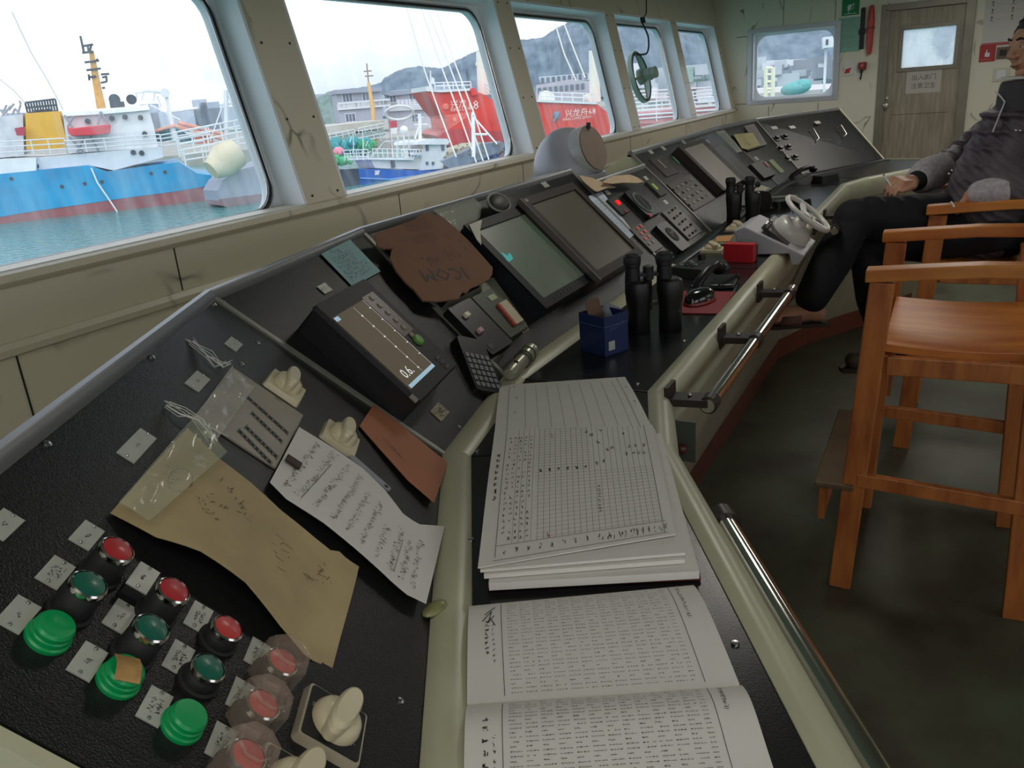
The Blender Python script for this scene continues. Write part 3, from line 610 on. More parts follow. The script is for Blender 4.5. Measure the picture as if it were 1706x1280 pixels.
for k in range(6): b.rr(qo[0]+.07+k*.02, qo[2]+.014, .008, .004, .001, .040, .0475)
b.build('menu_key', mm('dim_key', (90, 88, 80), .5), t)
scr2 = mat('dark_screen', (64, 60, 50), .4, var=.12, vs=6, emit=(70, 64, 46), es=.2)
t, q, qo = monitor('radar_monitor', 'larger raised radar monitor with a blank brown screen beyond the chart display', [(874, 333), (962, 300), (1055, 424), (998, 480)], [(893, 340), (962, 314), (1047, 418), (985, 459)], .058, 0, [mm('monitor_brown', (50, 42, 40), .4), mm('bezel_brown', (48, 40, 37), .5, spec=.25), scr2])
b = MB(FB); b.box(qo[0]-.003, qo[0]+.001, qo[2], qo[3], .050, .0655); b.build('bright_edge', mm('edge_grey', (120, 112, 108), .3, .4), t)
b = MB(FB); b.box(qo[0]+.012, qo[0]+.030, qo[3]-.016, qo[3]-.006, .064, .0645); b.build('maker_badge', mm('edge_grey2', (130, 122, 116), .4), t)
a, bb = at(FB, 908, 308); nameplate(B_, FB, a, bb, w=.035, h=.02)
# flat plate with two white keys (alarm unit) and the light grey base plate
pl = rect(FB, [(705, 503), (838, 447), (905, 560), (770, 640)], .005)
b = MB(FB); b.ppx([(700, 512), (737, 512), (748, 500), (764, 496), (800, 478), (806, 468), (822, 462), (878, 540), (815, 610), (770, 612), (738, 560)], .004, .0065); b.build('equipment_plate', mm('silver_grain', (140, 140, 122), .45, .35, bump=.8, bs=350), B_)
KH = .026
kp_ = [(743, 517), (777, 494), (861, 570), (822, 590)]
a0, a1, b0, b1 = rect(FB, kp_, KH); t = thing('alarm_unit', 'black flat alarm unit with one white and one pink key', 'alarm unit', FB.p((a0+a1)/2, (b0+b1)/2, .0065))
b = MB(FB); b.rr((a0+a1)/2, (b0+b1)/2, a1-a0, b1-b0, .008, .0066, KH, ins=.002); b.build('case', black_m, t, smooth=30)
for x, y, m_ in ((779, 523, mm('white_key', (226, 224, 190), .4)), (801, 549, mm('pink_key', (196, 150, 156), .4))):
    p_ = FB.px(x, y, KH+.006); b = MB(FB); b.rr(p_[0], p_[1], .017, .012, .002, KH-.001, KH+.007, ins=.001); b.build('key', m_, t, smooth=30)
b = MB(FB); p_ = FB.px(818, 577, KH); b.rr(p_[0], p_[1], .018, .014, .002, KH-.001, KH+.001, ins=.0005); b.build('label_strip', mm('dim_label', (60, 58, 58), .5), t)
a0, a1, b0, b1 = rect(FB, [(793, 490), (822, 477), (876, 545), (845, 572)], KH); t = thing('call_panel', 'narrow panel of cream call keys with red ends beside the chart display', 'call panel', FB.p((a0+a1)/2, (b0+b1)/2, .0065))
b = MB(FB); b.rr((a0+a1)/2, (b0+b1)/2, a1-a0, b1-b0, .006, .0066, KH, ins=.002); b.build('case', mm('call_case', (56, 62, 46), .45), t, smooth=30)
p_ = FB.px(820, 497, KH); b = MB(FB); b.box(p_[0]-.012, p_[0]+.016, p_[1]-.006, p_[1]+.008, KH-.001, KH+.002); b.build('display_window', mm('lcd_green', (140, 152, 112), .3, emit=(140, 155, 110), es=.12), t)
p0, p1 = FB.px(838, 507, KH), FB.px(862, 536, KH)
for k in range(6):
    s = k/5; ca, cb = p0[0]+(p1[0]-p0[0])*s, p0[1]+(p1[1]-p0[1])*s
    b = MB(FB); b.box(ca-.016, ca+.018, cb-.0055, cb+.0055, KH-.001, KH+.005, 0); b.box(ca-.026, ca-.0165, cb-.0055, cb+.0055, KH-.001, KH+.006, 1); b.build('call_key', [mm('cream_key', (206, 190, 158), .45), mm('red_end', (176, 70, 56), .45)], t, bevel=.001)
b = MB(FB)
for k in range(6): b.rr(p1[0]-.014+(k % 3)*.012, p1[1]-.018-(k//3)*.010, .006, .005, .001, KH-.001, KH+.001)
b.build('number_key', mm('dim_key2', (110, 110, 96), .5), t)
# radio behind a torn cardboard cover
b = MB(FB); q = [FB.px(x, y, .03) for x, y in ((640, 420), (770, 395), (805, 480), (705, 498))]
b.rr((q[0][0]+q[1][0]+q[2][0])/3, .30, .18, .15, .008, .0042, .028, ins=.002)
t = tag(b.build('radio_receiver', black_m, smooth=30), 'black radio set mostly hidden behind the torn cardboard', 'radio')
cp = [(623, 390), (650, 380), (689, 367), (700, 358), (711, 354), (738, 362), (750, 372), (761, 382), (782, 402), (800, 422), (821, 446), (820, 458), (815, 465), (795, 476), (784, 480), (778, 488), (771, 486), (764, 498), (730, 502), (705, 501), (690, 482), (676, 470), (660, 450), (650, 430), (653, 416), (656, 414), (640, 414), (630, 410)]
b = MB(FB); b.ppx(cp, .034, .038, 0)
pc = lambda x, y: FB.px(x, y, .0385)
b.text('ICOM', .050, *pc(740, 456), .0386, math.pi-.24, 1, 1, 1.15)
for x, y, L, s_ in ((730, 432, .05, .020), (800, 408, .07, .024), (768, 424, .04, .022)):
    p_ = pc(x, y); b.scrawl(p_[0], p_[1], L, s_, math.pi-.2, .0386, 1, .0015, .6)
for k in range(9): p_ = pc(640+k*1.0, 400-k*1.3); b.quad2(*pc(668+k*3.1, 372+k*3.4+ (8 if k > 4 else 0)), *pc(708+k*3.1, 362+k*3.4+(8 if k > 4 else 0)), .0012, .0385, 2)
tag(b.build('cardboard_cover', [card_m, ink_m, mm('faded_brown_print', (104, 74, 54), .8)], smooth=25), 'torn brown cardboard sheet with ICOM written upside down in marker', 'cardboard')
b = MB(FB); pts = [(738, 362), (722, 350), (735, 346), (790, 330), (803, 342), (800, 362), (776, 380), (766, 386)]
b.ppx(pts, .010, .0125); tag(b.build('plastic_wrapper', sticky_m), 'crumpled clear plastic sheet between the cardboard and the microphone', 'plastic sheet')
b = MB(FB); b.ppx([(782, 374), (803, 366), (800, 384), (802, 408), (794, 398)], .0475, .049); tag(b.build('paper_scrap', mm('cream_paper', (222, 218, 200), .7)), 'curved white paper scrap at the top corner of the chart display', 'paper')
# hand microphone lying on the top edge
t = thing('hand_microphone', 'dark oval hand microphone on its clip above the chart display', 'microphone', FB.p(*FB.px(828, 345, .02), .006))
f = FB.sub(*FB.px(829, 341, .03), .034, .15)
b = MB(f); b.ball(f.o, .050, .029, .016, 22, 12, fr=f); b.build('mic_body', mm('mic_brown', (58, 56, 48), .5), t, smooth=50)
b = MB(f); b.ftube([(.050*math.cos(x)*1.0, .029*math.sin(x)*1.0, .003) for x in [2*math.pi*i/28 for i in range(28)]], .003, 8, closed=True); b.build('mic_rim', mm('mic_rim', (140, 140, 126), .4), t, smooth=50)
b = MB(f); b.rr(-.02, -.024, .04, .030, .006, -.026, .0, ins=.002); b.build('mic_clip', black_m, t, smooth=30)
# ================================================================ papers on the near panel
def pxs(fr, pts, h): return [fr.px(x, y, h) for x, y in pts]
# kraft envelope: bulges off the panel, top tucked in a plastic pouch
def warp_sheet(name, fr, L, R, h0, hf, mats, th=.0006, na=10, thn=True, marks=None):
    # L, R: matching pixel chains of the two long edges; hf(s, t): height above panel
    l, r = pxs(fr, L, h0), pxs(fr, R, h0); n = len(l)-1
    def chain(c, t):
        x = t*n; i = min(int(x), n-1); f = x-i; return c[i][0]*(1-f)+c[i+1][0]*f, c[i][1]*(1-f)+c[i+1][1]*f
    def uv(s, t): a, c = chain(l, t), chain(r, t); return a[0]*(1-s)+c[0]*s, a[1]*(1-s)+c[1]*s
    b = MB(fr); b.sheet(lambda s, t: fr.p(*uv(s, t), hf(s, t)), na, 18, th, 0, fr.n)
    if marks: marks(b, uv, hf)
    return b.build(name, mats, smooth=60)
pencil_m = mm('pencil', (84, 72, 54), .8)
def mk(b, uv, hf):
    def ln(s, t, L, sz, rot, w=.0007):
        a, c = uv(s, t); b.scrawl(a, c, L, sz, rot, hf(s, t)+.0012, 1, w, .6)
    ln(.72, .30, .02, .010, 1.0); ln(.50, .30, .02, .012, 1.1); ln(.36, .32, .03, .008, 1.2); ln(.62, .42, .03, .012, 1.0)
    ln(.45, .60, .045, .020, .3, .0006); ln(.55, .70, .045, .022, -.2, .0006); ln(.65, .84, .02, .012, 1.0)
    a, c = uv(.5, .11)
    for k in range(16): x0, x1 = math.pi*2*k/16, math.pi*2*(k+1)/16; b.quad2(a+.022*math.cos(x0), c+.011*math.sin(x0), a+.022*math.cos(x1), c+.011*math.sin(x1), .0006, hf(.5, .11)+.0012, 1)
    b.scrawl(a-.02, c, .03, .012, .5, hf(.5, .11)+.0012, 1, .0006, .5)
o = warp_sheet('kraft_envelope', FA, [(196, 838), (262, 893), (330, 925), (405, 976), (470, 1040), (520, 1075), (571, 1094)], [(322, 700), (370, 755), (420, 800), (470, 850), (530, 898), (565, 920), (600, 942)], .020,
    lambda s, t: .008+.014*math.sin(math.pi*min(1, t*1.1))+.004*math.sin(s*3+t*5)+(.006 if t > .8 else 0)*s, [kraft_m, pencil_m], marks=mk)
tag(o, 'brown kraft envelope with pencil scribbles hanging on the near panel', 'envelope')
o = warp_sheet('plastic_pouch', FA, [(194, 842), (215, 858), (240, 880)], [(322, 696), (345, 722), (372, 762)], .020, lambda s, t: .0245+.004*math.sin(s*9)*math.sin(t*6)+.004*t, [mat_clear('pouch_film', (222, 226, 200), .2, .07)], na=16)
tag(o, 'shiny clear plastic pouch over the upper end of the kraft envelope', 'plastic pouch')
# stretched plastic film strands
for k, (pts, lb) in enumerate((([(322, 568, .006), (345, 592, .010), (372, 612, .012), (384, 606, .010)], 'thin strand of clear tape reaching up from the slotted meter plate'), ([(277, 676, .006), (300, 690, .012), (330, 700, .016), (362, 735, .014)], 'twisted strand of clear tape between the envelope and the meter plate'))):
    b = MB(FA); P = [FA.p(*FA.px(x, y, h), h) for x, y, h in pts]; b.tube(P, .0011, 6)
    for j in range(5): b.tube([p + Vector((random.uniform(-.01, .01), random.uniform(-.01, .01), random.uniform(0, .005))) for p in P], .0005, 4)
    tag(b.build('tape_strand', mm('tape_white', (215, 215, 210), .25), smooth=50), lb, 'tape')
b = MB(FA); q = pxs(FA, [(320, 700), (388, 608), (424, 645), (360, 735)], .014)
def fq(s, t): return (q[0][0]*(1-s)+q[1][0]*s)*(1-t)+(q[3][0]*(1-s)+q[2][0]*s)*t, (q[0][1]*(1-s)+q[1][1]*s)*(1-t)+(q[3][1]*(1-s)+q[2][1]*s)*t
b.sheet(lambda s, t: FA.p(*fq(s, t), .013+.003*math.sin(s*11+t*3)*math.sin(t*7)), 14, 8, .0005, 0, FA.n)
tag(b.build('tape_patch', mat_clear('tape_film', (230, 226, 214), .30, .06), smooth=60), 'crinkled clear tape across the top of the slotted meter plate', 'tape')
# white handwritten note
def mk2(b, uv, hf):
    for i in range(10):
        t = .10+.084*i; s0 = .10; a, c = uv(s0, t); a2, c2 = uv(.9, t-.0); L = math.hypot(a2-a, c2-c)*(1 if i in (0, 1, 2, 3) else random.uniform(.5, .9)); r = math.atan2(c2-c, a2-a)
        b.scrawl(a, c, L, .0065, r, hf(.4, t)+.0016, 1, .0010, .75)
        if i in (1, 7): b.quad2(a+.006*math.sin(r), c-.006*math.cos(r), a+L*.8*math.cos(r)+.006*math.sin(r), c+L*.8*math.sin(r)-.006*math.cos(r), .0006, hf(.4, t)+.0014, 1)
o = warp_sheet('handwritten_note', FA, [(455, 797), (480, 828), (540, 870), (590, 912), (640, 955), (680, 990), (710, 1006)], [(503, 706), (560, 745), (605, 780), (640, 815), (672, 855), (700, 873), (741, 877)], .018,
    lambda s, t: .012+.006*math.sin(math.pi*t)+.010*max(0, t-.75)*4*.6, [paper_m, ink_m], marks=mk2)
tag(o, 'white sheet of handwritten lines running from the meter plate to the rail', 'handwritten note')
b = MB(FA); q = FA.px(486, 770, .018); b.box(q[0]-.004, q[0]+.012, q[1]-.012, q[1]+.008, .016, .019); tag(b.build('bulldog_clip', mm('rusty_clip', (62, 44, 38), .5, .5), bevel=.001), 'small dark clip holding the handwritten note', 'clip')
def mk3(b, uv, hf):
    for i in range(3): a, c = uv(.25, .42+.07*i); b.scrawl(a, c, .028, .005, .9, hf(.5, .5)+.001, 1, .0006, .7)
o = warp_sheet('orange_card', FA, [(602, 706), (640, 752), (680, 800), (722, 839)], [(625, 671), (665, 703), (705, 738), (745, 773)], .012, lambda s, t: .008+.006*t, [mm('orange_card', (176, 112, 80), .65, var=.08, vs=20), ink_m], th=.0012, marks=mk3)
tag(o, 'plain orange brown card leaning beside the second ivory rotary switch', 'card')
b = MB(FA); p0, p1 = FA.px(590, 762, .010), FA.px(630, 797, .010); f = FA.sub(p0[0], p0[1], .006, math.atan2(p1[1]-p0[1], p1[0]-p0[0])); b.fr = f
b.rr(.03, 0, .07, .014, .005, 0, .003); b.lathe(.058, 0, [(.003, .003), (.003, .0035), (.0001, .0036)], 12, 1)
tag(b.build('key_tag', [mm('grey_tag', (150, 150, 160), .4), blackm_m], smooth=30), 'flat grey key tag sticking out from under the handwritten note', 'tag')
b = MB(); c = pz(724, 1014, .963); f = Fr(c, (.2, .98, 0), (-.98, .2, .1)); b.ball(c, .018, .010, .005, 16, 8, fr=f); tag(b.build('tape_blob', mm('old_tape', (150, 150, 104), .3, var=.3, vs=60), smooth=50), 'yellowed lump of tape on the rail below the handwritten note', 'tape')
# handset with keypad hung at the corner
KH2 = .030
f0, f1 = FB.px(800, 562, KH2), FB.px(806, 645, KH2)
t = thing('keypad_handset', 'black handset with a full keypad hanging beside the depth sounder', 'handset', FB.p(*f0, .005))
f = FB.sub((f0[0]+f1[0])/2, (f0[1]+f1[1])/2, .006, 0)
q = pxs(FB, [(765, 575), (800, 560), (833, 628), (800, 668)], KH2+.006)
b = MB(FB); cx_, cy_ = sum(x for x, y in q)/4, sum(y for x, y in q)/4
ang = math.atan2((q[0][1]-q[3][1]), (q[0][0]-q[3][0]))-math.pi/2; Lh = math.hypot(q[0][0]-q[3][0], q[0][1]-q[3][1]); Wh = math.hypot(q[1][0]-q[0][0], q[1][1]-q[0][1])
f = FB.sub(cx_, cy_, .006, ang); b.fr = f
b.rr(0, 0, Wh, Lh+.01, .016, 0, KH2, ins=.005); b.build('handset_body', black_m, t, smooth=35)
for r in range(6):
    for c in range(5):
        b = MB(f); b.rr(-Wh*.32+c*Wh*.16, Lh*.14-r*Lh*.105, Wh*.11, Lh*.07, .001, KH2-.001, KH2+.0015); b.build('key', mm('key_grey', (120, 120, 124), .4), t)
# small torch on the rail
t = thing('torch', 'short silver grey torch lying on the rail beside the keypad handset', 'torch', pz(862, 603, .962))
P0, P1 = pz(848, 624, .978), pz(884, 585, .978)
b = MB(); d = (P1-P0); b.tube([P0, P0+d*.08, P0+d*.10, P0+d*.55, P0+d*.6, P0+d*.82, P0+d*.86, P1, P1+d*.01], [.011, .014, .0145, .0145, .016, .016, .018, .0185, .015], 24); b.build('torch_body', mm('torch_silver', (172, 172, 150), .3, .5), t, smooth=40)
for k in (.58, .66, .84):
    b = MB(); b.tube([P0+d*k, P0+d*(k+.02)], .0188, 24); b.build('torch_ring', mm('torch_ring', (84, 84, 72), .4, .4), t, smooth=40)
b = MB(); b.ball(P0+d*.25+Vector((.004, 0, .014)), .006, .003, .003); b.build('torch_switch', blackm_m, t, smooth=50)
# ================================================================ middle section (round dial)
C_ = SEC[3]
notice('title_strip', FB, [(980, 327), (1003, 319), (1058, 390), (1036, 408)], .005, [blue_p, ink_m], 'narrow white and blue notice strip beside the blank monitor', rows=12, size=.005)
for x, y in ((1012, 321), (1109, 337), (1076, 297)): a, bb = at(FB, x, y); nameplate(C_, FB, a, bb, w=.03, h=.018)
def part_box(par, name, fr, pts, h0, h1, m, r=.004, ins=.001):
    a0, a1, b0, b1 = rect(fr, pts, h1); b = MB(fr); b.rr((a0+a1)/2, (b0+b1)/2, abs(a1-a0), abs(b1-b0), r, h0, h1, ins=ins); o = b.build(name, m, par, smooth=30); return o, (min(a0, a1), max(a0, a1), min(b0, b1), max(b0, b1))
o, q = part_box(C_, 'alarm_box', FB, [(1014, 330), (1029, 326), (1048, 352), (1034, 360)], .004, .014, mm('dark_olive', (46, 46, 36), .45))
b = MB(FB); p_ = FB.px(1030, 337, .016); b.rr(p_[0], p_[1], .022, .020, .004, .014, .018, ins=.002); b.build('warning_lamp', mm('red_lamp', (230, 30, 40), .3, emit=(255, 20, 30), es=.9), o, smooth=30)
b = MB(FB); p_ = FB.px(1042, 352, .014); b.rr(p_[0], p_[1], .018, .014, .002, .014, .016); b.build('warning_lamp', mm('dim_red', (120, 34, 38), .4), o)
o, q = part_box(C_, 'dial_housing', FB, [(1044, 318), (1066, 309), (1100, 352), (1078, 366)], .004, .020, black_m, .022)
c_ = FB.px(1071, 337, .022); b = MB(FB.sub(*c_, .020)); b.lathe(0, 0, [(.046, 0), (.046, .003), (.043, .004), (.0425, .0025)], 40); b.build('dial_ring', mm('dial_ring', (130, 142, 144), .35, .3), o, smooth=35)
b = MB(FB.sub(*c_, .020)); b.lathe(0, 0, [(.0405, .002), (.0405, .0030), (.0001, .0031)], 40)
for k in range(36): x = math.pi*2*k/36; b.quad2(.034*math.cos(x), .034*math.sin(x), .040*math.cos(x), .040*math.sin(x), .0007 if k % 3 else .0014, .0035, 1)
b.quad2(-.004, -.03, .004, .03, .0012, .0036, 1); b.build('dial_face', [mm('dial_dark', (34, 40, 38), .6, spec=.2), plate_m], o)
b = MB(FB); p_ = FB.px(1083, 359, .022); b.rr(p_[0], p_[1], .016, .016, .003, .020, .024, ins=.001); b.build('red_key', mm('red_key', (180, 50, 62), .4), o)
o, q = part_box(C_, 'status_display', FB, [(1078, 302), (1090, 297), (1111, 322), (1100, 328)], .004, .012, mm('status_case', (44, 48, 38), .5), .003)
b = MB(FB); p_ = FB.px(1091, 311, .012); b.rr(p_[0], p_[1], .020, .030, .002, .012, .0135); b.build('lit_window', mm('lime_label', (150, 176, 84), .5, emit=(140, 170, 70), es=.2), o)
o, q = part_box(C_, 'led_panel', FB, [(1050, 380), (1070, 371), (1102, 412), (1088, 423)], .004, .010, mm('led_case', (52, 48, 44), .4), .003)
for k in range(4):
    for j in range(2):
        b = MB(FB); p_ = FB.px(1062+k*6.5+j*6, 381+k*8.5-j*4, .010); b.rr(p_[0], p_[1], .013, .012, .001, .010, .012); b.build('led_key', mm('led_red', (188, 78, 64), .4, emit=(200, 60, 40), es=.12) if k < 3 else mm('key_grey2', (120, 116, 108), .4), o)
o, q = part_box(C_, 'selector_panel', FB, [(1106, 350), (1128, 341), (1170, 386), (1144, 402)], .004, .010, mm('selector_case', (54, 52, 46), .4), .003)
for k in range(5):
    for j in range(3):
        b = MB(FB); p_ = FB.px(1115+k*8.5+j*5, 354+k*9.5-j*4, .011); b.lathe(p_[0], p_[1], [(.0045, .010), (.004, .016), (.0001, .0165)], 12); b.build('selector_knob', [mm('key_grey3', (140, 138, 128), .4), black_m][(k+j) % 2], o, smooth=40)
o, q = part_box(C_, 'meter_case', FB, [(1096, 373), (1110, 366), (1152, 412), (1130, 420)], .004, .022, black_m, .014)
c_ = (q[0]*.5+q[1]*.5, q[2]*.45+q[3]*.55); b = MB(FB.sub(*c_, .022)); b.lathe(0, 0, [(.030, 0), (.030, .002), (.0001, .0021)], 32); b.quad2(-.016, -.012, .012, .012, .001, .0024, 1); b.quad2(-.02, .006, .02, .006, .0008, .0024, 1); b.build('meter_face', [mm('meter_face', (48, 52, 46), .6, spec=.2), plate_m], o, smooth=40)
b = MB(FB); [screw(b, *at(FB, x, y)) for x, y in ((1000, 322), (1057, 402), (1170, 392), (1068, 420), (1092, 425))]; b.build('panel_screw', steel_m, C_, smooth=40)
# torn cardboard flaps lying over the top edge
for k, (L, lb) in enumerate((([(964, 292), (985, 296), (1003, 303), (1026, 312), (1012, 313), (996, 319), (990, 317), (982, 311), (972, 302)], 'left one of two torn cardboard flaps below the grey hood'), ([(1003, 304), (1012, 297), (1022, 293), (1050, 291), (1063, 296), (1073, 303), (1063, 305), (1040, 304), (1020, 306)], 'wider torn cardboard flap under the round end of the grey hood'))):
    f = FB.sub(0, 0, .02+.012*k, 0); b = MB(f); b.ppx(L, 0, .003); tag(b.build('cardboard_flap', mm('pale_card', (186, 164, 134), .75, var=.08, vs=30)), lb, 'cardboard')
# ================================================================ far straight section
D_ = SEC[4]
for x, y in ((1084, 253), (1105, 247), (1139, 237), (1179, 236)): a, bb = at(FB, x, y); nameplate(D_, FB, a, bb, w=.038, h=.022)
redp = mm('reddish_panel', (48, 38, 36), .45)
o, q = part_box(D_, 'inset_panel', FB, [(1083, 264), (1100, 258), (1132, 284), (1112, 298)], .004, .008, redp, .003)
for x0, y0, x1, y1, m_ in ((1096, 266, 1110, 280, plate_m), (1121, 261, 1132, 272, mm('green_lens2', (60, 150, 70), .4, emit=(50, 160, 70), es=.2))):
    b = MB(FB); p0, p1 = FB.px(x0, y0, .010), FB.px(x1, y1, .010); b.quad2(*p0, *p1, .010, .010, 0); b.quad2(*p1, *p0, .010, .0101, 0); b.build('indicator_strip', m_, o)
o, q = part_box(D_, 'key_panel', FB, [(1107, 308), (1150, 290), (1192, 330), (1160, 350)], .004, .010, redp, .003)
for k in range(4):
    for j in range(5):
        b = MB(FB); p_ = FB.px(1122+k*9+j*7.2, 316+k*8.5-j*4.0, .011); b.rr(p_[0], p_[1], .012, .010, .001, .010, .014); b.build('panel_key', mm('key_pale', (150, 142, 132), .4) if (k*5+j) % 3 else black_m, o)
scr3 = mat('grey_lcd', (122, 114, 102), .4, var=.1, vs=9, emit=(110, 100, 88), es=.16)
def mon2(name, label, outer, inner, h, sc, frm):
    a0, a1, b0, b1 = rect(FB, outer, h); t = thing(name, label, 'monitor', FB.p((a0+a1)/2, (b0+b1)/2, .004)); b = MB(FB)
    b.rr((a0+a1)/2, (b0+b1)/2, a1-a0, b1-b0, .008, .0042, h, ins=.002); b.build('monitor_case', frm, t, smooth=30)
    s0, s1, u0, u1 = rect(FB, inner, h); b = MB(FB); b.box(s0, s1, u0, u1, h-.001, h+.001); b.build('monitor_screen', sc, t)
mon2('sloping_display', 'wide grey display with a dark frame on the far straight section', [(1132, 243), (1172, 230), (1240, 296), (1206, 322)], [(1142, 247), (1172, 239), (1232, 300), (1208, 318)], .035, scr3, mm('monitor_brown2', (42, 36, 34), .5, spec=.25))
mon2('small_display', 'darker narrow display beyond the wide grey one', [(1184, 243), (1205, 236), (1258, 296), (1240, 306)], [(1187, 246), (1204, 240), (1250, 292), (1238, 302)], .020, mat('dark_lcd', (62, 60, 54), .3, emit=(60, 60, 54), es=.08), black_m)
# telephones and clutter against the panel foot
def blob_phone(name, label, x, y, z, rot, L=.17, m=black_m):
    c = pz(x, y, z); f = Fr(c, (math.cos(rot), math.sin(rot), .3), (-math.sin(rot), math.cos(rot), .1)); t = thing(name, label, 'handset', c - Vector((0, 0, .012)))
    b = MB(f); b.ftube([(-L*.42, 0, .0), (-L*.3, 0, .022), (0, 0, .030), (L*.3, 0, .022), (L*.42, 0, .0)], [.012, .013, .012, .013, .012], 14); b.build('grip', m, t, smooth=50)
    for s_ in (-1, 1): b = MB(f); b.lathe(s_*L*.42, 0, [(.018, -.012), (.022, -.006), (.022, .006), (.012, .014), (.0001, .015)], 20); b.build('earpiece' if s_ < 0 else 'mouthpiece', m, t, smooth=40)
    return t, f
blob_phone('telephone_handset', 'black telephone handset hooked on the panel left of the far binoculars', 1140, 338, 1.03, 1.2)
t = thing('signal_lamp_unit', 'cluttered pale and black control unit at the foot of the panel beside the handset', 'control unit', pz(1180, 352, .962)); f = Fr(pz(1180, 352, .963), (.2, 1, 0), (-1, .2, 0))
b = MB(f); b.rr(0, 0, .12, .09, .008, 0, .03, ins=.004); b.build('unit_base', mm('unit_grey', (118, 106, 104), .45), t, smooth=30)
for k in range(7): b = MB(f); b.lathe(-.045+(k % 4)*.03, -.025+(k//4)*.04, [(.009, .03), (.009, .045+.004*(k % 3)), (.0001, .05+.004*(k % 3))], 14); b.build('unit_knob', black_m if k % 2 else mm('key_pale2', (176, 170, 160), .4), t, smooth=40)
# ---- far corner: notices, notebook
G_ = SEC[5]
notice('far_notice', FA2F, [(1192, 219), (1207, 217), (1237, 252), (1222, 256)], .014, [mm('grey_green_paper', (150, 160, 148), .6), ink_m], 'long grey green notice left of the yellow notebook', rows=9, size=.009, ink=.0016)
notice('far_notice', FA2F, [(1240, 210), (1256, 206), (1278, 240), (1262, 246)], .014, [mm('grey_pink_paper', (128, 120, 120), .6), ink_m], 'dull pink grey notice right of the yellow notebook', rows=8, size=.009, ink=.0014)
t = thing('notebook', 'yellow notebook hung on the panel between two notices', 'notebook', FA2F.p(*FA2F.px(1245, 236, .01), .005)); b = MB(FA2F)
b.ppx([(1220, 225), (1252, 220), (1268, 244), (1246, 251)], .006, .016); b.build('page_block', mm('dark_cover', (44, 40, 30), .6), t)
b = MB(FA2F); b.ppx([(1222, 224), (1254, 221), (1267, 242), (1245, 249), (1236, 247)], .0165, .018)
for k in range(4): p_ = FA2F.px(1232+k*4, 228+k*5, .0185); b.scrawl(p_[0], p_[1], .07, .012, .1, .0184, 1, .0014, .7)
b.build('cover_sheet', [mm('yellow_paper', (184, 172, 112), .6), pencil_m], t)
a, bb = at(FA2F, 1260, 264); nameplate(G_, FA2F, a, bb, w=.04, h=.022)
o, q = part_box(G_, 'alarm_bell_box', FA2F, [(1252, 272), (1272, 266), (1292, 290), (1272, 298)], .004, .035, mm('olive_box', (34, 32, 26), .5), .004)
b = MB(FA2F); p_ = FA2F.px(1277, 274, .037); b.rr(p_[0], p_[1], .030, .034, .003, .035, .040, ins=.001); b.build('red_key', mm('pink_red', (196, 92, 96), .4), o, smooth=30)
o, q = part_box(G_, 'strip_label', FA2F, [(1282, 267), (1288, 264), (1306, 286), (1300, 290)], .004, .008, mm('lime_strip', (128, 150, 96), .5), .001)
# ---- far wing
H_ = SEC[6]
for x, y, s_ in ((1290, 213, 0), (1320, 212, 0), (1362, 204, 0)): a, bb = at(FAF, x, y); nameplate(H_, FAF, a, bb, w=.05, h=.022)
for x, y in ((1296, 228), (1310, 225), (1302, 245), (1316, 242), (1313, 262), (1327, 259)):
    a, bb = at(FAF, x, y, .02); b = MB(FAF); b.rr(a, bb, .040, .034, .004, .004, .010); o = b.build('rocker_switch', mm('grey_switch', (104, 104, 100), .4), H_, smooth=30)
    b = MB(FAF); b.rr(a, bb+.002, .028, .020, .003, .010, .022, ins=.002); b.build('rocker', black_m, o, smooth=30)
for pts in (((1351, 216), (1355, 215), (1364, 231), (1361, 234)), ((1397, 210), (1401, 209), (1410, 224), (1407, 226))):
    P = [FAF.px(x, y, .02) for x, y in pts]; b = MB(FAF); b.ftube([(*P[0], .004), (*P[1], .022), (*P[2], .022), (*P[3], .004)], .004, 8); b.build('drawer_pull', chrome_m, H_, smooth=50)
b = MB(FAF); 
for k in range(5): p_ = FAF.px(1368+k*4, 233, .005); b.rr(*p_, .01, .006, .001, .004, .0055)
b.build('vent_slots', mm('dim_key3', (90, 90, 88), .5), H_)
# ================================================================ periscope hood behind the middle section
gp = mm('hood_grey', (150, 152, 160), .38, .2)
ox, oy = -1.245, 2.86
t = thing('periscope_hood', 'large grey ventilator elbow with a round brown end behind the console', 'ventilator hood', (ox, oy, 0))
R_ = .128; b = MB(); b.tube([(ox, oy, .0), (ox, oy, .60), (ox, oy, 1.19)], R_, 40); b.build('riser_pipe', gp, t, smooth=50)
b = MB(); b.tube([(ox, oy, 1.188), (ox, oy, 1.208)], R_+.010, 40); b.build('pipe_collar', gp, t, smooth=30)
nn_ = (CR*.72+CU*.16-CD*.62).normalized(); c0_ = Vector((ox, oy, 1.215))
b = MB(); b.ball(c0_, R_, R_, R_*1.22, 36, 24); b.build('elbow', gp, t, smooth=60)
b = MB(); b.tube([c0_+Vector((0, 0, .03)), c0_+Vector((0, 0, .04))+nn_*.06, c0_+Vector((0, 0, .045))+nn_*.105, c0_+Vector((0, 0, .045))+nn_*.115], [.100, .090, .086, .082], 36); b.build('mouth_ring', mm('hood_pale', (172, 174, 176), .35, .2), t, smooth=30)
b = MB(); b.tube([c0_+Vector((0, 0, .045))+nn_*.1155, c0_+Vector((0, 0, .045))+nn_*.120], .080, 36); b.build('end_disc', mm('disc_brown', (120, 104, 92), .5, var=.12, vs=8), t, smooth=30)
b = MB(); b.tube([c0_+Vector((0, 0, .115))+nn_*.10, c0_+Vector((0, 0, .137))+nn_*.10], .008, 10); b.build('thumb_screw', black_m, t)
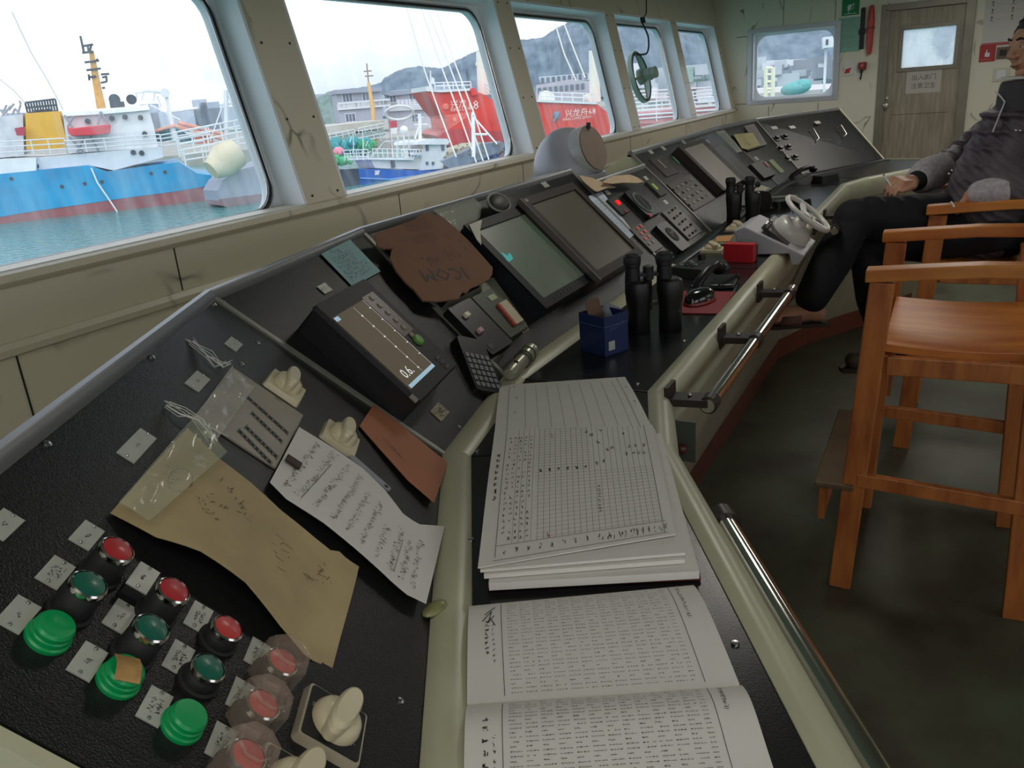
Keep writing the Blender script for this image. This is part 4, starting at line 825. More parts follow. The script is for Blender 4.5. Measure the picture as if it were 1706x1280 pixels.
b = MB(); b.tube([c0_+Vector((.10, .02, -.05)), c0_+Vector((.17, .05, -.05))], .030, 16); b.build('side_knob', mm('disc_brown', (120, 104, 92), .5), t, smooth=30)
# clear-view screen in the fourth window
g0 = FW.px(1068, 128, -.06); t = thing('clear_view_screen', 'round spinning clear-view screen with a green grey motor in the fourth window', 'clear-view screen', FW.p(g0[0], g0[1]-.2, -.06))
f = FW.sub(g0[0], g0[1], -.075); grn = mm('clearview_green', (140, 158, 146), .4, .2); b = MB(f); R_ = .155
vs = []; prof = [(R_, -.012), (R_+.008, -.008), (R_+.008, .018), (R_, .022), (R_-.012, .018), (R_-.014, -.006)]
n = 48; k = len(prof)
for r, c in prof: vs += [f.p(r*math.cos(2*math.pi*i/n), r*math.sin(2*math.pi*i/n), c) for i in range(n)]
b.add(vs, [(j*n+i, j*n+(i+1) % n, ((j+1) % k)*n+(i+1) % n, ((j+1) % k)*n+i) for j in range(k) for i in range(n)]); b.build('rim', grn, t, smooth=40)
b = MB(f); b.ftube([((R_-.006)*math.cos(x), (R_-.006)*math.sin(x), .022) for x in [2*math.pi*i/40 for i in range(40)]], .0035, 6, closed=True); b.build('rubber_ring', rubber_m, t, smooth=50)
b = MB(f); b.lathe(0, 0, [(.05, .0), (.05, .02), (.04, .04), (.036, .045), (.036, .065), (.040, .067), (.040, .085), (.036, .088), (.036, .12), (.030, .125), (.0001, .126)], 32); b.build('motor', grn, t, smooth=35)
for x in (math.pi/2+.1, -math.pi/2+.1, math.pi+.1): b = MB(f); b.beam(f.p(.03*math.cos(x), .03*math.sin(x), .03), f.p(.15*math.cos(x), .15*math.sin(x), .018), .022, .008, f.n, w2=.014); b.build('spoke', grn, t)
b = MB(); P = [f.p(-.01, .14, .02), FW.p(*FW.px(1078, 88, .0), .0), FW.p(*FW.px(1080, 62, .01), .01), FW.p(*FW.px(1071, 40, .0), .0), FW.p(*FW.px(1070, 33, .0), .004)]
S2 = []
for i in range(len(P)-1):
    for s in range(6):
        x = s/6; p0 = P[max(i-1, 0)]; p1 = P[i]; p2 = P[i+1]; p3 = P[min(i+2, len(P)-1)]
        S2.append(.5*((2*p1)+(p2-p0)*x+(2*p0-5*p1+4*p2-p3)*x*x+(3*p1-p0-3*p2+p3)*x**3))
b.tube(S2+[P[-1]], .0055, 8); b.build('motor_cable', rubber_m, t, smooth=60)
b = MB(FW); q = FW.px(1070, 34, .0); b.rr(q[0], q[1], .05, .035, .004, -.004, .012); b.build('cable_gland', rubber_m, t, smooth=30)
b = MB(); P = [FW.p(*FW.px(1070, 34, .003), .003), FW.p(*FW.px(1077, 22, .003), .003), FW.p(*FW.px(1077, 0, .003), .003), FW.p(*FW.px(1075, -14, .003), .003)]; b.tube(P, .003, 6); b.build('wall_cable', rubber_m, t)
# ================================================================ things on the far wall
def wall_rect(name, label, cat, x0, y0, x1, y1, mats, th=.004, draw=None, par=None):
    p0, p1 = FF.px(x0, y0), FF.px(x1, y1); a0, a1 = sorted((p0[0], p1[0])); b0, b1 = sorted((p0[1], p1[1])); b = MB(FF); b.box(a0, a1, b0, b1, .0005, th, 0)
    if draw: draw(b, a0, a1, b0, b1, th+.0008)
    return tag(b.build(name, mats), label, cat)
gsign = mm('sign_green', (20, 128, 74), .4)
def dg(b, a0, a1, b0, b1, c):
    a, w = (a0+a1)/2, a1-a0; b.lathe(a-.002, b0+(b1-b0)*.40, [(.022, c-.0008), (.022, c), (.0001, c)], 14, 1); b.quad2(a+.004, b0+.04, a+.022, b0+.085, .008, c, 1); b.quad2(a-.012, b0+.02, a-.02, b0+.045, .006, c, 1); b.quad2(a0+.02, b0+.012, a1-.02, b0+.012, .004, c, 1)
wall_rect('emergency_sign', 'green and white safety sign above the teal notice', 'sign', 1404, -6, 1431, 24, [gsign, white_m], .004, dg)
def dn(b, a0, a1, b0, b1, c):
    b.scrawl(a0+.03, b1-.02, .09, .016, 0, c, 1, .002, .7)
    for k in range(14):
        if k in (5, 9): continue
        b.scrawl(a0+.012, b1-.045-k*.0135, (a1-a0)*random.uniform(.6, .85), .006, 0, c, 1, .0012, .9)
wall_rect('teal_notice', 'pale teal notice sheet left of the red tube', 'notice', 1397, 31, 1433, 85, [mm('teal_notice', (140, 186, 172), .6), ink_m], .002, dn)
a, bb = FF.px(1437, 48); b = MB(FF); b.box(a-.017, a+.017, bb-.15, bb+.15, .0, .012); b.box(a-.023, a+.023, bb-.04, bb+.0, .0, .028); b.box(a-.012, a+.012, bb+.13, bb+.155, .012, .02)
tag(b.build('black_torch_holder', black_m, bevel=.003), 'slim black baton in its holder between the teal notice and red tube', 'baton')
a, bb = FF.px(1451, 50); t = thing('red_tube', 'long red tube with a tapered end hanging beside the door', 'signal tube', FF.p(a, bb-.16, .02)); b = MB(Fr(FF.p(a, bb+.18, .03), (1, 0, 0), (0, -1, 0)))
b.lathe(0, 0, [(.010, 0), (.016, .01), (.022, .05), (.026, .10), (.026, .16), (.024, .17), (.024, .28), (.020, .33), (.015, .36), (.0001, .362)], 24); b.build('tube_body', mm('signal_red', (200, 76, 70), .4), t, smooth=40)
b = MB(Fr(FF.p(a, bb+.18, .03), (1, 0, 0), (0, -1, 0))); b.lathe(0, 0, [(.0275, .155), (.0275, .175)], 24); b.build('strap', mm('signal_dark', (150, 46, 44), .4), t, smooth=30)
def dl(b, a0, a1, b0, b1, c): b.prism([(a0+.02, b0+.025), (a0+.06, b0+.03), (a0+.062, b0+.045), (a0+.075, b0+.07), (a0+.03, b0+.06)], c-.0004, c, 1); b.scrawl(a0+.004, b0+.012, .09, .01, 0, c, 2, .0014, .8); b.quad2(a0+.01, b0+.045, a0+.01, b0+.075, .004, c, 1)
wall_rect('extinguisher_label', 'white sticker with a small red pictogram below the teal notice', 'sticker', 1403, 103, 1428, 127, [paper_m, mm('sign_red', (200, 50, 52), .45), ink_m], .002, dl)
a, bb = FF.px(1437, 110); t = thing('alarm_call_point', 'small red alarm box with a hanging black lever beside the door', 'alarm box', FF.p(a, bb-.03, .02)); b = MB(FF); b.rr(a, bb, .062, .058, .008, 0, .04, ins=.003); b.build('box', mm('box_red', (140, 40, 38), .45), t, smooth=30)
b = MB(FF); b.lathe(a, bb+.004, [(.015, .04), (.013, .046), (.0001, .047)], 16); b.build('button', mm('box_pink', (190, 110, 104), .4), t, smooth=30)
b = MB(FF); b.box(a-.014, a+.006, bb-.05, bb-.029, .005, .03); b.ftube([(a-.004, bb-.045, .02), (a-.002, bb-.075, .024), (a-.008, bb-.09, .02), (a-.004, bb-.10, .018)], .006, 8); b.build('lever', black_m, t, smooth=40)
def dd(b, a0, a1, b0, b1, c): m = (a0+a1)/2; b.text('出入此门', .044, m, b0+(b1-b0)*.66, c, 0, 1, 2); b.text('注意卫生', .044, m, b0+(b1-b0)*.30, c, 0, 1, 2)
p0, p1 = FF.px(1511, 118), FF.px(1566, 153); b = MB(FF); b.box(p0[0], p1[0], p1[1], p0[1], -.0195, -.0185, 0); dd(b, p0[0], p1[0], p1[1], p0[1], -.0180); tag(b.build('door_note', [mm('note_grey', (196, 190, 182), .7), mm('note_ink', (84, 78, 74), .7)]), 'grey white paper with two lines of Chinese on the door', 'notice')
# right of the door
def dp(b, a0, a1, b0, b1, c):
    for i in range(5):
        for j in range(2):
            x, y = a0+.05+j*.13, b1-.05-i*.052; b.lathe(x, y+.012, [(.007, c-.0004), (.007, c), (.0001, c)], 8, 1); b.quad2(x, y+.006, x, y-.010, .005, c, 1); b.quad2(x-.010, y-.016, x, y-.006, .004, c, 1); b.quad2(x+.010, y-.016, x, y-.006, .004, c, 1); b.scrawl(x+.02, y, .05, .006, 0, c, 1, .0012, .8)
    b.box(a0, a1, b0+.004, b0+.026, c-.0004, c, 2)
wall_rect('safety_poster', 'pale poster of small safety figures right of the door', 'poster', 1646, -30, 1706, 73, [mm('poster_pale', (214, 210, 208), .6), mm('poster_ink', (120, 96, 98), .6), mm('poster_pink', (186, 84, 88), .5)], .002, dp)
def dr_(b, a0, a1, b0, b1, c): m = (a0+a1)/2; b.box(m-.016, m+.016, b0+.035, b0+.065, c-.0004, c, 1); b.box(m-.010, m-.002, b0+.065, b0+.085, c-.0004, c, 1); b.scrawl(a0+.01, b0+.016, .07, .008, 0, c, 1, .0014, .8)
wall_rect('fire_sign', 'small red square sign under the safety poster', 'sign', 1633, 76, 1657, 102, [mm('sign_red2', (178, 36, 44), .45), white_m], .003, dr_)
wall_rect('socket_plate', 'brown wall plate beside the small red sign', 'wall plate', 1661, 79, 1681, 97, [mm('brown_plate', (104, 84, 64), .4), ink_m], .012, lambda b, a0, a1, b0, b1, c: b.box(a0+.02, a1-.02, b0+.02, b1-.02, c-.0004, c, 1))
wall_rect('light_switch', 'cream light switch below the brown wall plate', 'light switch', 1655, 114, 1680, 134, [mm('switch_cream', (206, 206, 184), .4), white_m], .012, lambda b, a0, a1, b0, b1, c: b.box(a0+.025, a1-.025, b0+.015, b1-.015, c-.0004, c+.004, 1))
# ================================================================ on the desk
ZD = .951
def sheetpx(b, pts, na=14, nb=14, th=.001, mi=0, fn=None):
    P = [pz(x, y, z) for x, y, z in pts]   # TL TR BR BL
    def f(s, t): p = (P[3]*(1-s)+P[2]*s)*(1-t)+(P[0]*(1-s)+P[1]*s)*t; return p+Vector((0, 0, fn(s, t))) if fn else p
    b.sheet(f, na, nb, th, mi, (0, 0, 1)); return f
def fline(b, f, s0, t0, s1, t1, w, mi, lift=.0006, n=8):
    P = [f(s0+(s1-s0)*k/n, t0+(t1-t0)*k/n)+Vector((0, 0, lift)) for k in range(n+1)]; d = (P[-1]-P[0]).normalized(); x = Vector((-d.y, d.x, 0))*w/2
    b.add([p+x for p in P]+[p-x for p in P], [(n+1+i, n+2+i, i+1, i) for i in range(n)], mi)
def fmark(b, f, s, t, ds, dt, size, mi, k=2, w=.0007):
    for _ in range(k):
        s0, t0, s1, t1 = s+random.uniform(0, ds), t+random.uniform(0, dt), s+random.uniform(0, ds), t+random.uniform(0, dt); fline(b, f, s0, t0, s1, t1, w, mi, .0008, 1)
rule_m = mm('table_rule', (128, 126, 134), .8)
# logbook
t = thing('logbook', 'open logbook with ruled grid pages and handwritten figures on the desk', 'logbook', pz(960, 830, ZD))
b = MB(); f = sheetpx(b, [(833, 642, .962), (1041, 628, .962), (1086, 712, .984), (824, 722, .984)], fn=lambda s, t: .004*math.sin(math.pi*t), th=.006)
for s in (.08, .93): fline(b, f, s, .0, s, .97, .0009, 1)
for k in range(9): fline(b, f, .20+.085*k, 0, .20+.085*k, .9, .0005, 1)
for s, tt in ((.10, .9), (.13, .6), (.12, .3), (.95, .7), (.96, .4)): fmark(b, f, s, tt, .02, .05, .01, 2, 4)
b.build('upper_page', [paper_m, rule_m, inkp_m], t, smooth=60)
for k, (dx, dy, z, nm) in enumerate(((6, 38, .956, 'cover'), (38, 8, .960, 'page_block'), (4, 12, .966, 'page'))):
    pass
b = MB(); sheetpx(b, [(845, 740, .957), (1100, 725, .957), (1168, 962, .957), (812, 978, .957)], th=.005, na=4, nb=4); b.build('back_cover', mm('maroon_cover', (96, 34, 36), .5), t, bevel=.001)
b = MB(); sheetpx(b, [(843, 735, .968), (1102, 722, .968), (1165, 952, .968), (814, 972, .968)], th=.010, na=4, nb=4); b.build('page_block', paper_m, t)
b = MB(); sheetpx(b, [(838, 728, .975), (1092, 716, .975), (1141, 932, .975), (806, 958, .975)], th=.0055, na=6, nb=6); b.build('loose_page', paper_m, t)
b = MB(); sheetpx(b, [(833, 724, .980), (1090, 713, .980), (1142, 921, .980), (800, 950, .980)], th=.0035, na=6, nb=6); b.build('loose_page', paper_m, t)
b = MB(); f = sheetpx(b, [(824, 719, .986), (1087, 706, .986), (1126, 890, .986), (796, 946, .983)], fn=lambda s, t: .004*math.sin(math.pi*t)**2+.002*math.sin(5*s)*t, th=.0015, na=20, nb=24)
fs_ = lambda s, t: f(s, t)
def F2(s, t): return f(s, t)
fline(b, f, .08, .04, .08, 1.0, .001, 1); fline(b, f, .945, .02, .945, 1.0, .001, 1); fline(b, f, .08, .10, .96, .10, .001, 1, n=16); fline(b, f, .07, .02, .96, .02, .001, 1, n=16)
for k in range(24): fline(b, f, .16+.0325*k, .10, .16+.0325*k, .99, .00045, 1)
for k in range(34):
    tt = .115+.0262*k; fline(b, f, .28, tt, .60 if k > 16 else .94, tt, .00045, 1)
for k in range(22):
    for c in range(5):
        if random.random() < .78: fmark(b, f, .10+.032*c, .12+.037*k, .018, .022, .01, 2, 3, .0008)
for k in range(6): fmark(b, f, .295+.052*k, .56, .016, .03, .01, 2, 7, .0011)
for k in range(10): fmark(b, f, .62+.0*k, .22+.02*k, .018, .012, .01, 2, 3, .001)
for s, tt in ((.62, .58), (.66, .6), (.64, .80), (.60, .88), (.69, .72), (.72, .73), (.80, .88), (.80, .66), (.84, .66), (.87, .66), (.90, .66), (.82, .74), (.86, .74), (.91, .74), (.66, .93), (.57, .92)): fmark(b, f, s, tt, .02, .04, .01, 2, 5, .0009)
for k in range(12): fmark(b, f, .62+.03*k, .03, .012, .05, .01, 2, 3, .0008); fmark(b, f, .12+.06*k, .04, .016, .04, .01, 2, 3, .0009)
for k, ch in enumerate('二〇二一年五月八日'):
    pass
for k in range(8): fmark(b, f, .035, .38+.05*k, .022, .035, .01, 2, 6, .001)
for k in range(2): fmark(b, f, .34, .10+k*.02, .014, .02, .01, 3, 4, .001); fmark(b, f, .36, .88+k*.03, .014, .02, .01, 4, 4, .001)
b.build('ruled_page', [paper_m, rule_m, ink_m, mm('red_ink', (196, 96, 92), .7), mm('brown_ink', (150, 118, 70), .7)], t, smooth=60)
# tide tables
def digits_rows(f, b, s0, s1, t0, t1, nrow, ncol, seed, mi=1, sz=.0032):
    rnd = random.Random(seed); glyph = {d: curve_text(d, 0) for d in '0123456789'}
    for r in range(nrow):
        tt = t0+(t1-t0)*r/(nrow-1); grp = r % 3
        for c in range(ncol):
            if grp == 2 and c % 5 > 1: continue
            if grp != 2 and c % 5 == 4: continue
            if rnd.random() < .04: continue
            s = s0+(s1-s0)*c/ncol; vs, fc = glyph[rnd.choice('0123456789')]; o_ = f(s, tt)+Vector((0, 0, .0007)); du = (f(min(s+.01, 1), tt)-f(s, tt)).normalized(); dv = (f(s, min(tt+.01, 1))-f(s, tt)).normalized(); sc = sz*(1.15 if grp == 2 else 1)
            b.add([o_+du*(-v.y*sc)+dv*(v.x*sc) for v in vs], fc, mi)
t = thing('tide_table', 'open tide table booklet of dense printed figures at the near end of the desk', 'tide table', pz(1000, 1150, ZD))
b = MB(); hump = lambda s, t: .012*math.exp(-((t)/.16)**2)*0+.010*math.sin(math.pi*min(1, (1-t)*1.0))**1.0*(.4+.6*(1-t))
f = sheetpx(b, [(782, 1010, .957), (1155, 975, .957), (1232, 1140, .960), (778, 1172, .960)], fn=lambda s, t: .009*math.sin(math.pi*min(1, max(0, (1-t)))**.7), th=.005, na=24, nb=20)
fline(b, f, .14, .03, .14, .95, .0006, 1); fline(b, f, .88, .03, .88, .97, .0006, 1)
digits_rows(f, b, .17, .86, .05, .93, 27, 62, 3)
for k in range(8): fmark(b, f, .07, .38+.045*k, .018, .03, .01, 1, 5, .0008); fmark(b, f, .10, .30+.05*k, .012, .03, .01, 1, 3, .0005)
for k in range(16): fmark(b, f, .905, .55+.025*k, .02, .018, .01, 1, 3, .0005)
for x in ((.06, .72, .10, .84), (.10, .84, .085, .70), (.085, .70, .11, .78), (.07, .80, .115, .90), (.115, .66, .09, .76)): fline(b, f, *x, .001, 1)
b.build('upper_page', [paper_m, mm('table_ink', (44, 42, 46), .8)], t, smooth=60)
b = MB(); f = sheetpx(b, [(778, 1176, .958), (1236, 1142, .958), (1310, 1340, .957), (770, 1380, .957)], fn=lambda s, t: .010*math.sin(math.pi*min(1, t)**2.2), th=.006, na=24, nb=20)
fline(b, f, .13, .03, .13, .98, .0006, 1); fline(b, f, .87, .03, .87, .98, .0006, 1)
digits_rows(f, b, .16, .85, .04, .95, 27, 62, 9, sz=.0036)
for k in range(6): fmark(b, f, .06, .30+.09*k, .022, .04, .01, 1, 6, .001); fmark(b, f, .095, .30+.06*k, .012, .04, .01, 1, 3, .0006)
for k in range(16): fmark(b, f, .90, .70+.016*k, .02, .012, .01, 1, 3, .0005)
b.build('lower_page', [paper_m, mm('table_ink', (44, 42, 46), .8)], t, smooth=60)
# blue open box used as a bin
t = thing('blue_carton', 'small dark blue open carton holding a strip of brown card', 'carton', pz(1003, 585, ZD))
f = Fr(pz(1008, 596, ZD), pz(1047, 583, ZD)-pz(1005, 597, ZD), (-.5, .7, 0)); w_ = .072; dp_ = .078; hh = .088; f.v = Vector((-f.u.y, f.u.x, 0)); f.n = Vector((0, 0, 1))
navy = mm('navy_card', (26, 42, 92), .45, var=.1, vs=20); b = MB(f)
for q in ((0, w_, 0, .0015), (0, w_, dp_-.0015, dp_), (0, .0015, 0, dp_), (w_-.0015, w_, 0, dp_)): b.box(*q, .001, hh)
b.box(0, w_, 0, dp_, .0005, .002); b.build('carton_walls', navy, t)
b = MB(f); b.box(.012, .030, -.0008, -.0002, .012, .032); b.build('white_label', plate_m, t)
b = MB(f); b.box(-.001, w_+.001, -.0012, -.0002, hh-.022, hh-.0215); b.box(-.0012, -.0002, -.001, dp_, hh-.022, hh-.0215)
for k in range(4): b.scrawl(.016+k*.010, .0, .006, .006, 0, 0, 0, .001) if 0 else None
b.build('carton_seam', mm('pale_line', (120, 128, 150), .5), t)
b = MB(f); f2 = Fr(f.p(0, -.0004, 0), f.u, (0, 0, 1)); b.fr = f2
for k in range(4): b.scrawl(.018+k*.011, .058-k*-.003, .007, .006, .2, .0006, 0, .001, .5)
b.build('carton_print', mm('pale_line', (120, 128, 150), .5), t)
b = MB(); p = f.p(.035, .04, .01); b.fr = Fr(p, (.3, .95, .05), (-.25, .0, 1)); b.rr(0, .045, .045, .125, .01, -.001, .001); tag(b.build('brown_card_strip', mm('brown_strip', (110, 84, 66), .7)), 'strip of brown card standing in the blue carton', 'card')
b = MB(); b.fr = Fr(f.p(.055, .05, .03), (1, .1, 0), (0, .3, 1)); b.prism([(-.02, 0), (.02, 0), (.028, .06), (.0, .07), (-.02, .055)], -.001, .001); tag(b.build('foil_wrapper', mm('foil', (150, 152, 160), .3, .6)), 'crumpled foil wrapper standing in the blue carton', 'wrapper')
# binoculars, standing on their objective ends
def binoculars(label, x, y, ang, sc=1.0, H=.185, grp=None):
    c = pz(x, y, ZD); t = thing('binoculars', label, 'binoculars', c)
    for k, s_ in enumerate((-1, 1)):
        f = Fr(c, (math.cos(ang), math.sin(ang), 0), (-math.sin(ang), math.cos(ang), 0)).sub(s_*.036*sc, 0)
        b = MB(f); r = sc; b.lathe(.012, -.006, [(.025*r, 0), (.027*r, .004), (.026*r, .05*r), (.029*r, .075*r), (.030*r, .10*r), (.027*r, .116*r), (.020*r, .121*r)], 28); b.lathe(0, 0, [(.018*r, .09), (.0165*r, .150*r), (.0185*r, .152*r), (.0185*r, .176*r), (.016*r, .178*r), (.014*r, .172*r)], 28); b.build('barrel', black_m, t, smooth=35)
        b = MB(f); b.lathe(0, 0, [(.0188*r, .158*r), (.0198*r, .160*r), (.0198*r, .172*r), (.0188*r, .174*r)], 28); b.build('eyecup', rubber_m, t, smooth=35)
    f = Fr(c, (math.cos(ang), math.sin(ang), 0), (-math.sin(ang), math.cos(ang), 0)); b = MB(f); b.box(-.03*sc, .03*sc, -.010*sc, .010*sc, .06*sc, .068*sc); b.box(-.03*sc, .03*sc, -.010*sc, .010*sc, .128*sc, .136*sc); b.lathe(0, 0, [(.008*sc, .05*sc), (.008*sc, .118*sc), (.012*sc, .12*sc), (.012*sc, .150*sc), (.006*sc, .152*sc)], 18); b.build('hinge_bridge', blackm_m, t, smooth=35)
    return t
binoculars('black binoculars standing on end behind the blue carton', 1082, 550, .48, 1.02)
binoculars('farther black binoculars standing on end before the steering wheel', 1232, 372, .35, 1.0)
# red mat with mouse
b = MB(); t0_ = [(1118, 484, ZD+.004), (1226, 486, ZD+.004), (1196, 522, ZD+.004), (1122, 521, ZD+.004)]; sheetpx(b, t0_, th=.003, na=3, nb=3); tag(b.build('mouse_mat', mm('red_mat', (156, 34, 42), .6, var=.1, vs=30), bevel=.001), 'red mouse mat under the black mouse', 'mouse mat')
c = pz(1166, 502, ZD+.006); t = thing('computer_mouse', 'black computer mouse with a red flank on the red mat', 'mouse', c); f = Fr(c, (.35, .94, 0), (-.94, .35, 0))
def dome(b, rx, ry, rz, z0, p=1.0):
    n, m = 28, 8; vs = [f.p(rx*math.cos(2*math.pi*i/n)*math.cos(math.pi/2*j/m)**.6, ry*math.sin(2*math.pi*i/n)*math.cos(math.pi/2*j/m)**.6, z0+rz*math.sin(math.pi/2*j/m)) for j in range(m) for i in range(n)]+[f.p(0, 0, z0+rz)]
    b.add(vs, [(j*n+i, j*n+(i+1) % n, (j+1)*n+(i+1) % n, (j+1)*n+i) for j in range(m-1) for i in range(n)]+[((m-1)*n+i, (m-1)*n+(i+1) % n, m*n) for i in range(n)])
b = MB(f); dome(b, .055, .031, .030, .004); b.build('mouse_shell', mm('gloss_black', (22, 22, 24), .12, coat=.5), t, smooth=60)
b = MB(f); dome(b, .0565, .0325, .017, .0); b.build('mouse_flank', mm('flank_red', (140, 40, 36), .35), t, smooth=60)
b = MB(f); b.ftube([(.036, -.004, .022), (.036, .004, .022)], .009, 14); b.build('scroll_wheel', rubber_m, t, smooth=40)
# radio base set with handset and coiled cord
c = pz(1165, 455, ZD); t = thing('vhf_radio', 'black radio telephone base with buttons behind the mouse', 'radio telephone', c); f = Fr(c, (.25, .97, 0), (-.97, .25, 0))
b = MB(f); b.prism([(-.085, -.06), (.085, -.06), (.085, .06), (-.085, .06)], .0, .030, top=[(-.075, -.05), (.075, -.05), (.075, .055), (-.075, .055)]); b.build('radio_base', mm('charcoal', (52, 54, 54), .4), t, bevel=.003)
for k in range(12): b = MB(f); b.rr(-.05+(k % 4)*.018, .03-(k//4)*.018, .012, .010, .002, .030, .034); b.build('key', mm('key_dk', (80, 82, 80), .4) if k % 3 else mm('key_lt', (150, 154, 146), .4), t)
b = MB(f); b.lathe(.05, .02, [(.012, .03), (.011, .046), (.0001, .047)], 18); b.build('volume_knob', black_m, t, smooth=40)
t2, f2 = blob_phone('radio_handset', 'black handset lying beside its radio base near the desk edge', 1178, 468, ZD+.020, 1.35, .18)
b = MB(); P = []
a_, e_ = pz(1200, 478, ZD+.012), pz(1228, 462, ZD+.012)
for k in range(150): s = k/149; p = a_.lerp(e_, s)+Vector((0, .02*math.sin(s*3), 0)); x = s*2*math.pi*16; P.append(p+Vector((.007*math.cos(x), 0, .007*math.sin(x)+.001)))
b.tube(P, .0016, 5); b.build('coiled_cord', rubber_m, t2, smooth=60)
b = MB(); sheetpx(b, [(1180, 458, ZD+.014), (1232, 456, ZD+.014), (1222, 474, ZD+.014), (1150, 476, ZD+.014)], th=.012, na=3, nb=3); tag(b.build('black_folder', mm('folder_black', (40, 42, 46), .3), bevel=.002), 'glossy black folder under the radio handset cord', 'folder')
# red box, sealed switches on small desk panel, papers
f = Fr(pz(1205, 437, ZD), pz(1254, 439, ZD)-pz(1205, 437, ZD), (-.5, 1, 0)); wd = (pz(1254, 439, ZD)-pz(1205, 437, ZD)).length; b = MB(f)
f.v = Vector((-f.u.y, f.u.x, 0)); f.n = Vector((0, 0, 1))
b.box(0, wd, 0, .035, .0005, .058, 0); tag(b.build('red_box', mm('bright_red', (196, 24, 40), .5), bevel=.001), 'bright red carton beside the ivory desk switch', 'carton')
b = MB(f); b.box(.0, wd, .0362, .05, .0005, .05); tag(b.build('black_box', blackm_m, bevel=.001), 'low dark box just behind the red carton', 'box')
E_ = SEC[4]; DF = Fr((0, 0, ZD), (0, 1, 0), (-1, 0, 0))
for x, y, sec in ((1188, 412, 3), (1228, 376, 4), (1265, 376, 4)):
    a, bb = DF.px(x, y, .012); cam_switch(SEC[sec], DF.sub(0, 0, -.004), a, bb, .075, 0, False, .5)
b = MB(); sheetpx(b, [(1185, 393, ZD+.002), (1250, 388, ZD+.002), (1252, 402, ZD+.002), (1170, 410, ZD+.002)], th=.0015, na=3, nb=3); tag(b.build('glass_plate', mm('glass_grey', (132, 136, 124), .15), bevel=.0005), 'flat grey glassy plate behind the red carton', 'plate')
b = MB(); sheetpx(b, [(1194, 394, ZD+.004), (1222, 392, ZD+.004), (1215, 402, ZD+.004), (1192, 402, ZD+.004)], th=.001, na=3, nb=3); tag(b.build('orange_paper', mm('orange_paper', (210, 152, 98), .6)), 'small orange paper lying on the grey plate', 'paper')
b = MB(); sheetpx(b, [(1246, 318, ZD+.07), (1270, 309, ZD+.085), (1287, 315, ZD+.075), (1270, 324, ZD+.06)], th=.001, fn=lambda s, t: .012*math.sin(math.pi*s)); o = tag(b.build('curled_paper', mm('cream_paper', (222, 218, 200), .7), smooth=60), 'curled white paper over the black dispenser', 'paper')
c = pz(1268, 355, ZD); t = thing('tape_dispenser', 'round black dispenser with a purple band beside the far binoculars', 'dispenser', c); f = Fr(c, (.4, .9, 0), (0, 0, 1)); b = MB(f.sub(0, .045, -.03)); b.lathe(0, 0, [(.02, 0), (.045, .0), (.045, .05), (.02, .05)], 28); b.build('spool', black_m, t, smooth=35)
b = MB(f.sub(0, .045, -.03)); b.lathe(0, 0, [(.047, .018), (.047, .034)], 28); b.build('purple_band', mm('purple', (96, 58, 72), .35), t, smooth=35)
b = MB(f.sub(0, 0, -.03)); b.rr(0, .008, .12, .016, .004, -.005, .055); b.build('base', black_m, t)
b = MB(); b.tube([c+Vector((-.02, -.01, .06)), c+Vector((-.03, -.02, .10)), c+Vector((-.02, .02, .115))], .004, 8); b.ball(c+Vector((-.02, .02, .115)), .012); b.build('stub_arm', blackm_m, t, smooth=50)
b = MB(); b.tube([pz(1272, 330, ZD+.012), pz(1328, 326, ZD+.012)], .004, 8); tag(b.build('pencil', mm('pale_pencil', (190, 188, 170), .5)), 'pale pencil lying behind the dispenser', 'pencil')
for k, (x, y, lb) in enumerate(((1302, 346, 'black pocket unit left of the steering wheel'), (1335, 344, 'black rounded unit behind the steering wheel'))):
    c = pz(x, y, ZD); f = Fr(c, (.5, .85, 0), (-.85, .5, 0)); b = MB(f); b.rr(0, 0, .09, .05, .012, 0, .03, ins=.006); tag(b.build('pocket_unit', black_m, smooth=35), lb, 'pocket radio')
blob_phone('desk_telephone_handset', 'black telephone handset on the far desk near the switches', 1335, 292, ZD+.018, .9, .20)
c = pz(1375, 303, ZD); b = MB(Fr(c, (.5, .85, 0), (-.85, .5, 0))); b.rr(0, 0, .14, .08, .012, 0, .035, ins=.008); tag(b.build('desk_telephone', black_m, smooth=35), 'low black telephone base at the far end of the desk', 'telephone')
# foam wedge and small beige bracket left of the binoculars
b = MB(); sheetpx(b, [(1145, 356, ZD+.03), (1160, 352, ZD+.03), (1186, 378, ZD+.012), (1172, 390, ZD+.012)], th=.012, na=3, nb=3); tag(b.build('beige_bracket', mm('beige_plastic', (166, 164, 146), .5), bevel=.002), 'sloping beige plastic bracket at the foot of the panel', 'bracket')
# ================================================================ steering stand
c = pz(1300, 412, ZD); st = thing('steering_stand', 'grey wedge stand with a small white steering wheel on the desk edge', 'steering stand', (-.50, 2.80, ZD))
gy = mm('stand_grey', (176, 174, 180), .4); y0, y1 = 2.68, 2.93
b = MB(Fr((0, y0, 0), (1, 0, 0), (0, 0, 1))); b.prism([(-.575, ZD+.001), (-.425, ZD+.009), (-.418, .925), (-.395, .925), (-.378, .955), (-.565, 1.045), (-.60, 1.03)], 0, -(y1-y0)); b.build('wedge_body', gy, st, bevel=.004)
axis = Vector((.60, .34, .72)).normalized()
cc = Vector((-.452, 2.81, .992)); f = Fr(cc, (0, 1, 0), axis.cross(Vector((0, 1, 0))))
b = MB(f); b.rr(-.01, .01, .20, .14, .01, -.008, .004); b.build('top_plate', mm('stand_dark', (52, 44, 46), .4), st, smooth=30)
ivory = mm('wheel_white', (206, 202, 196), .3, coat=.3)
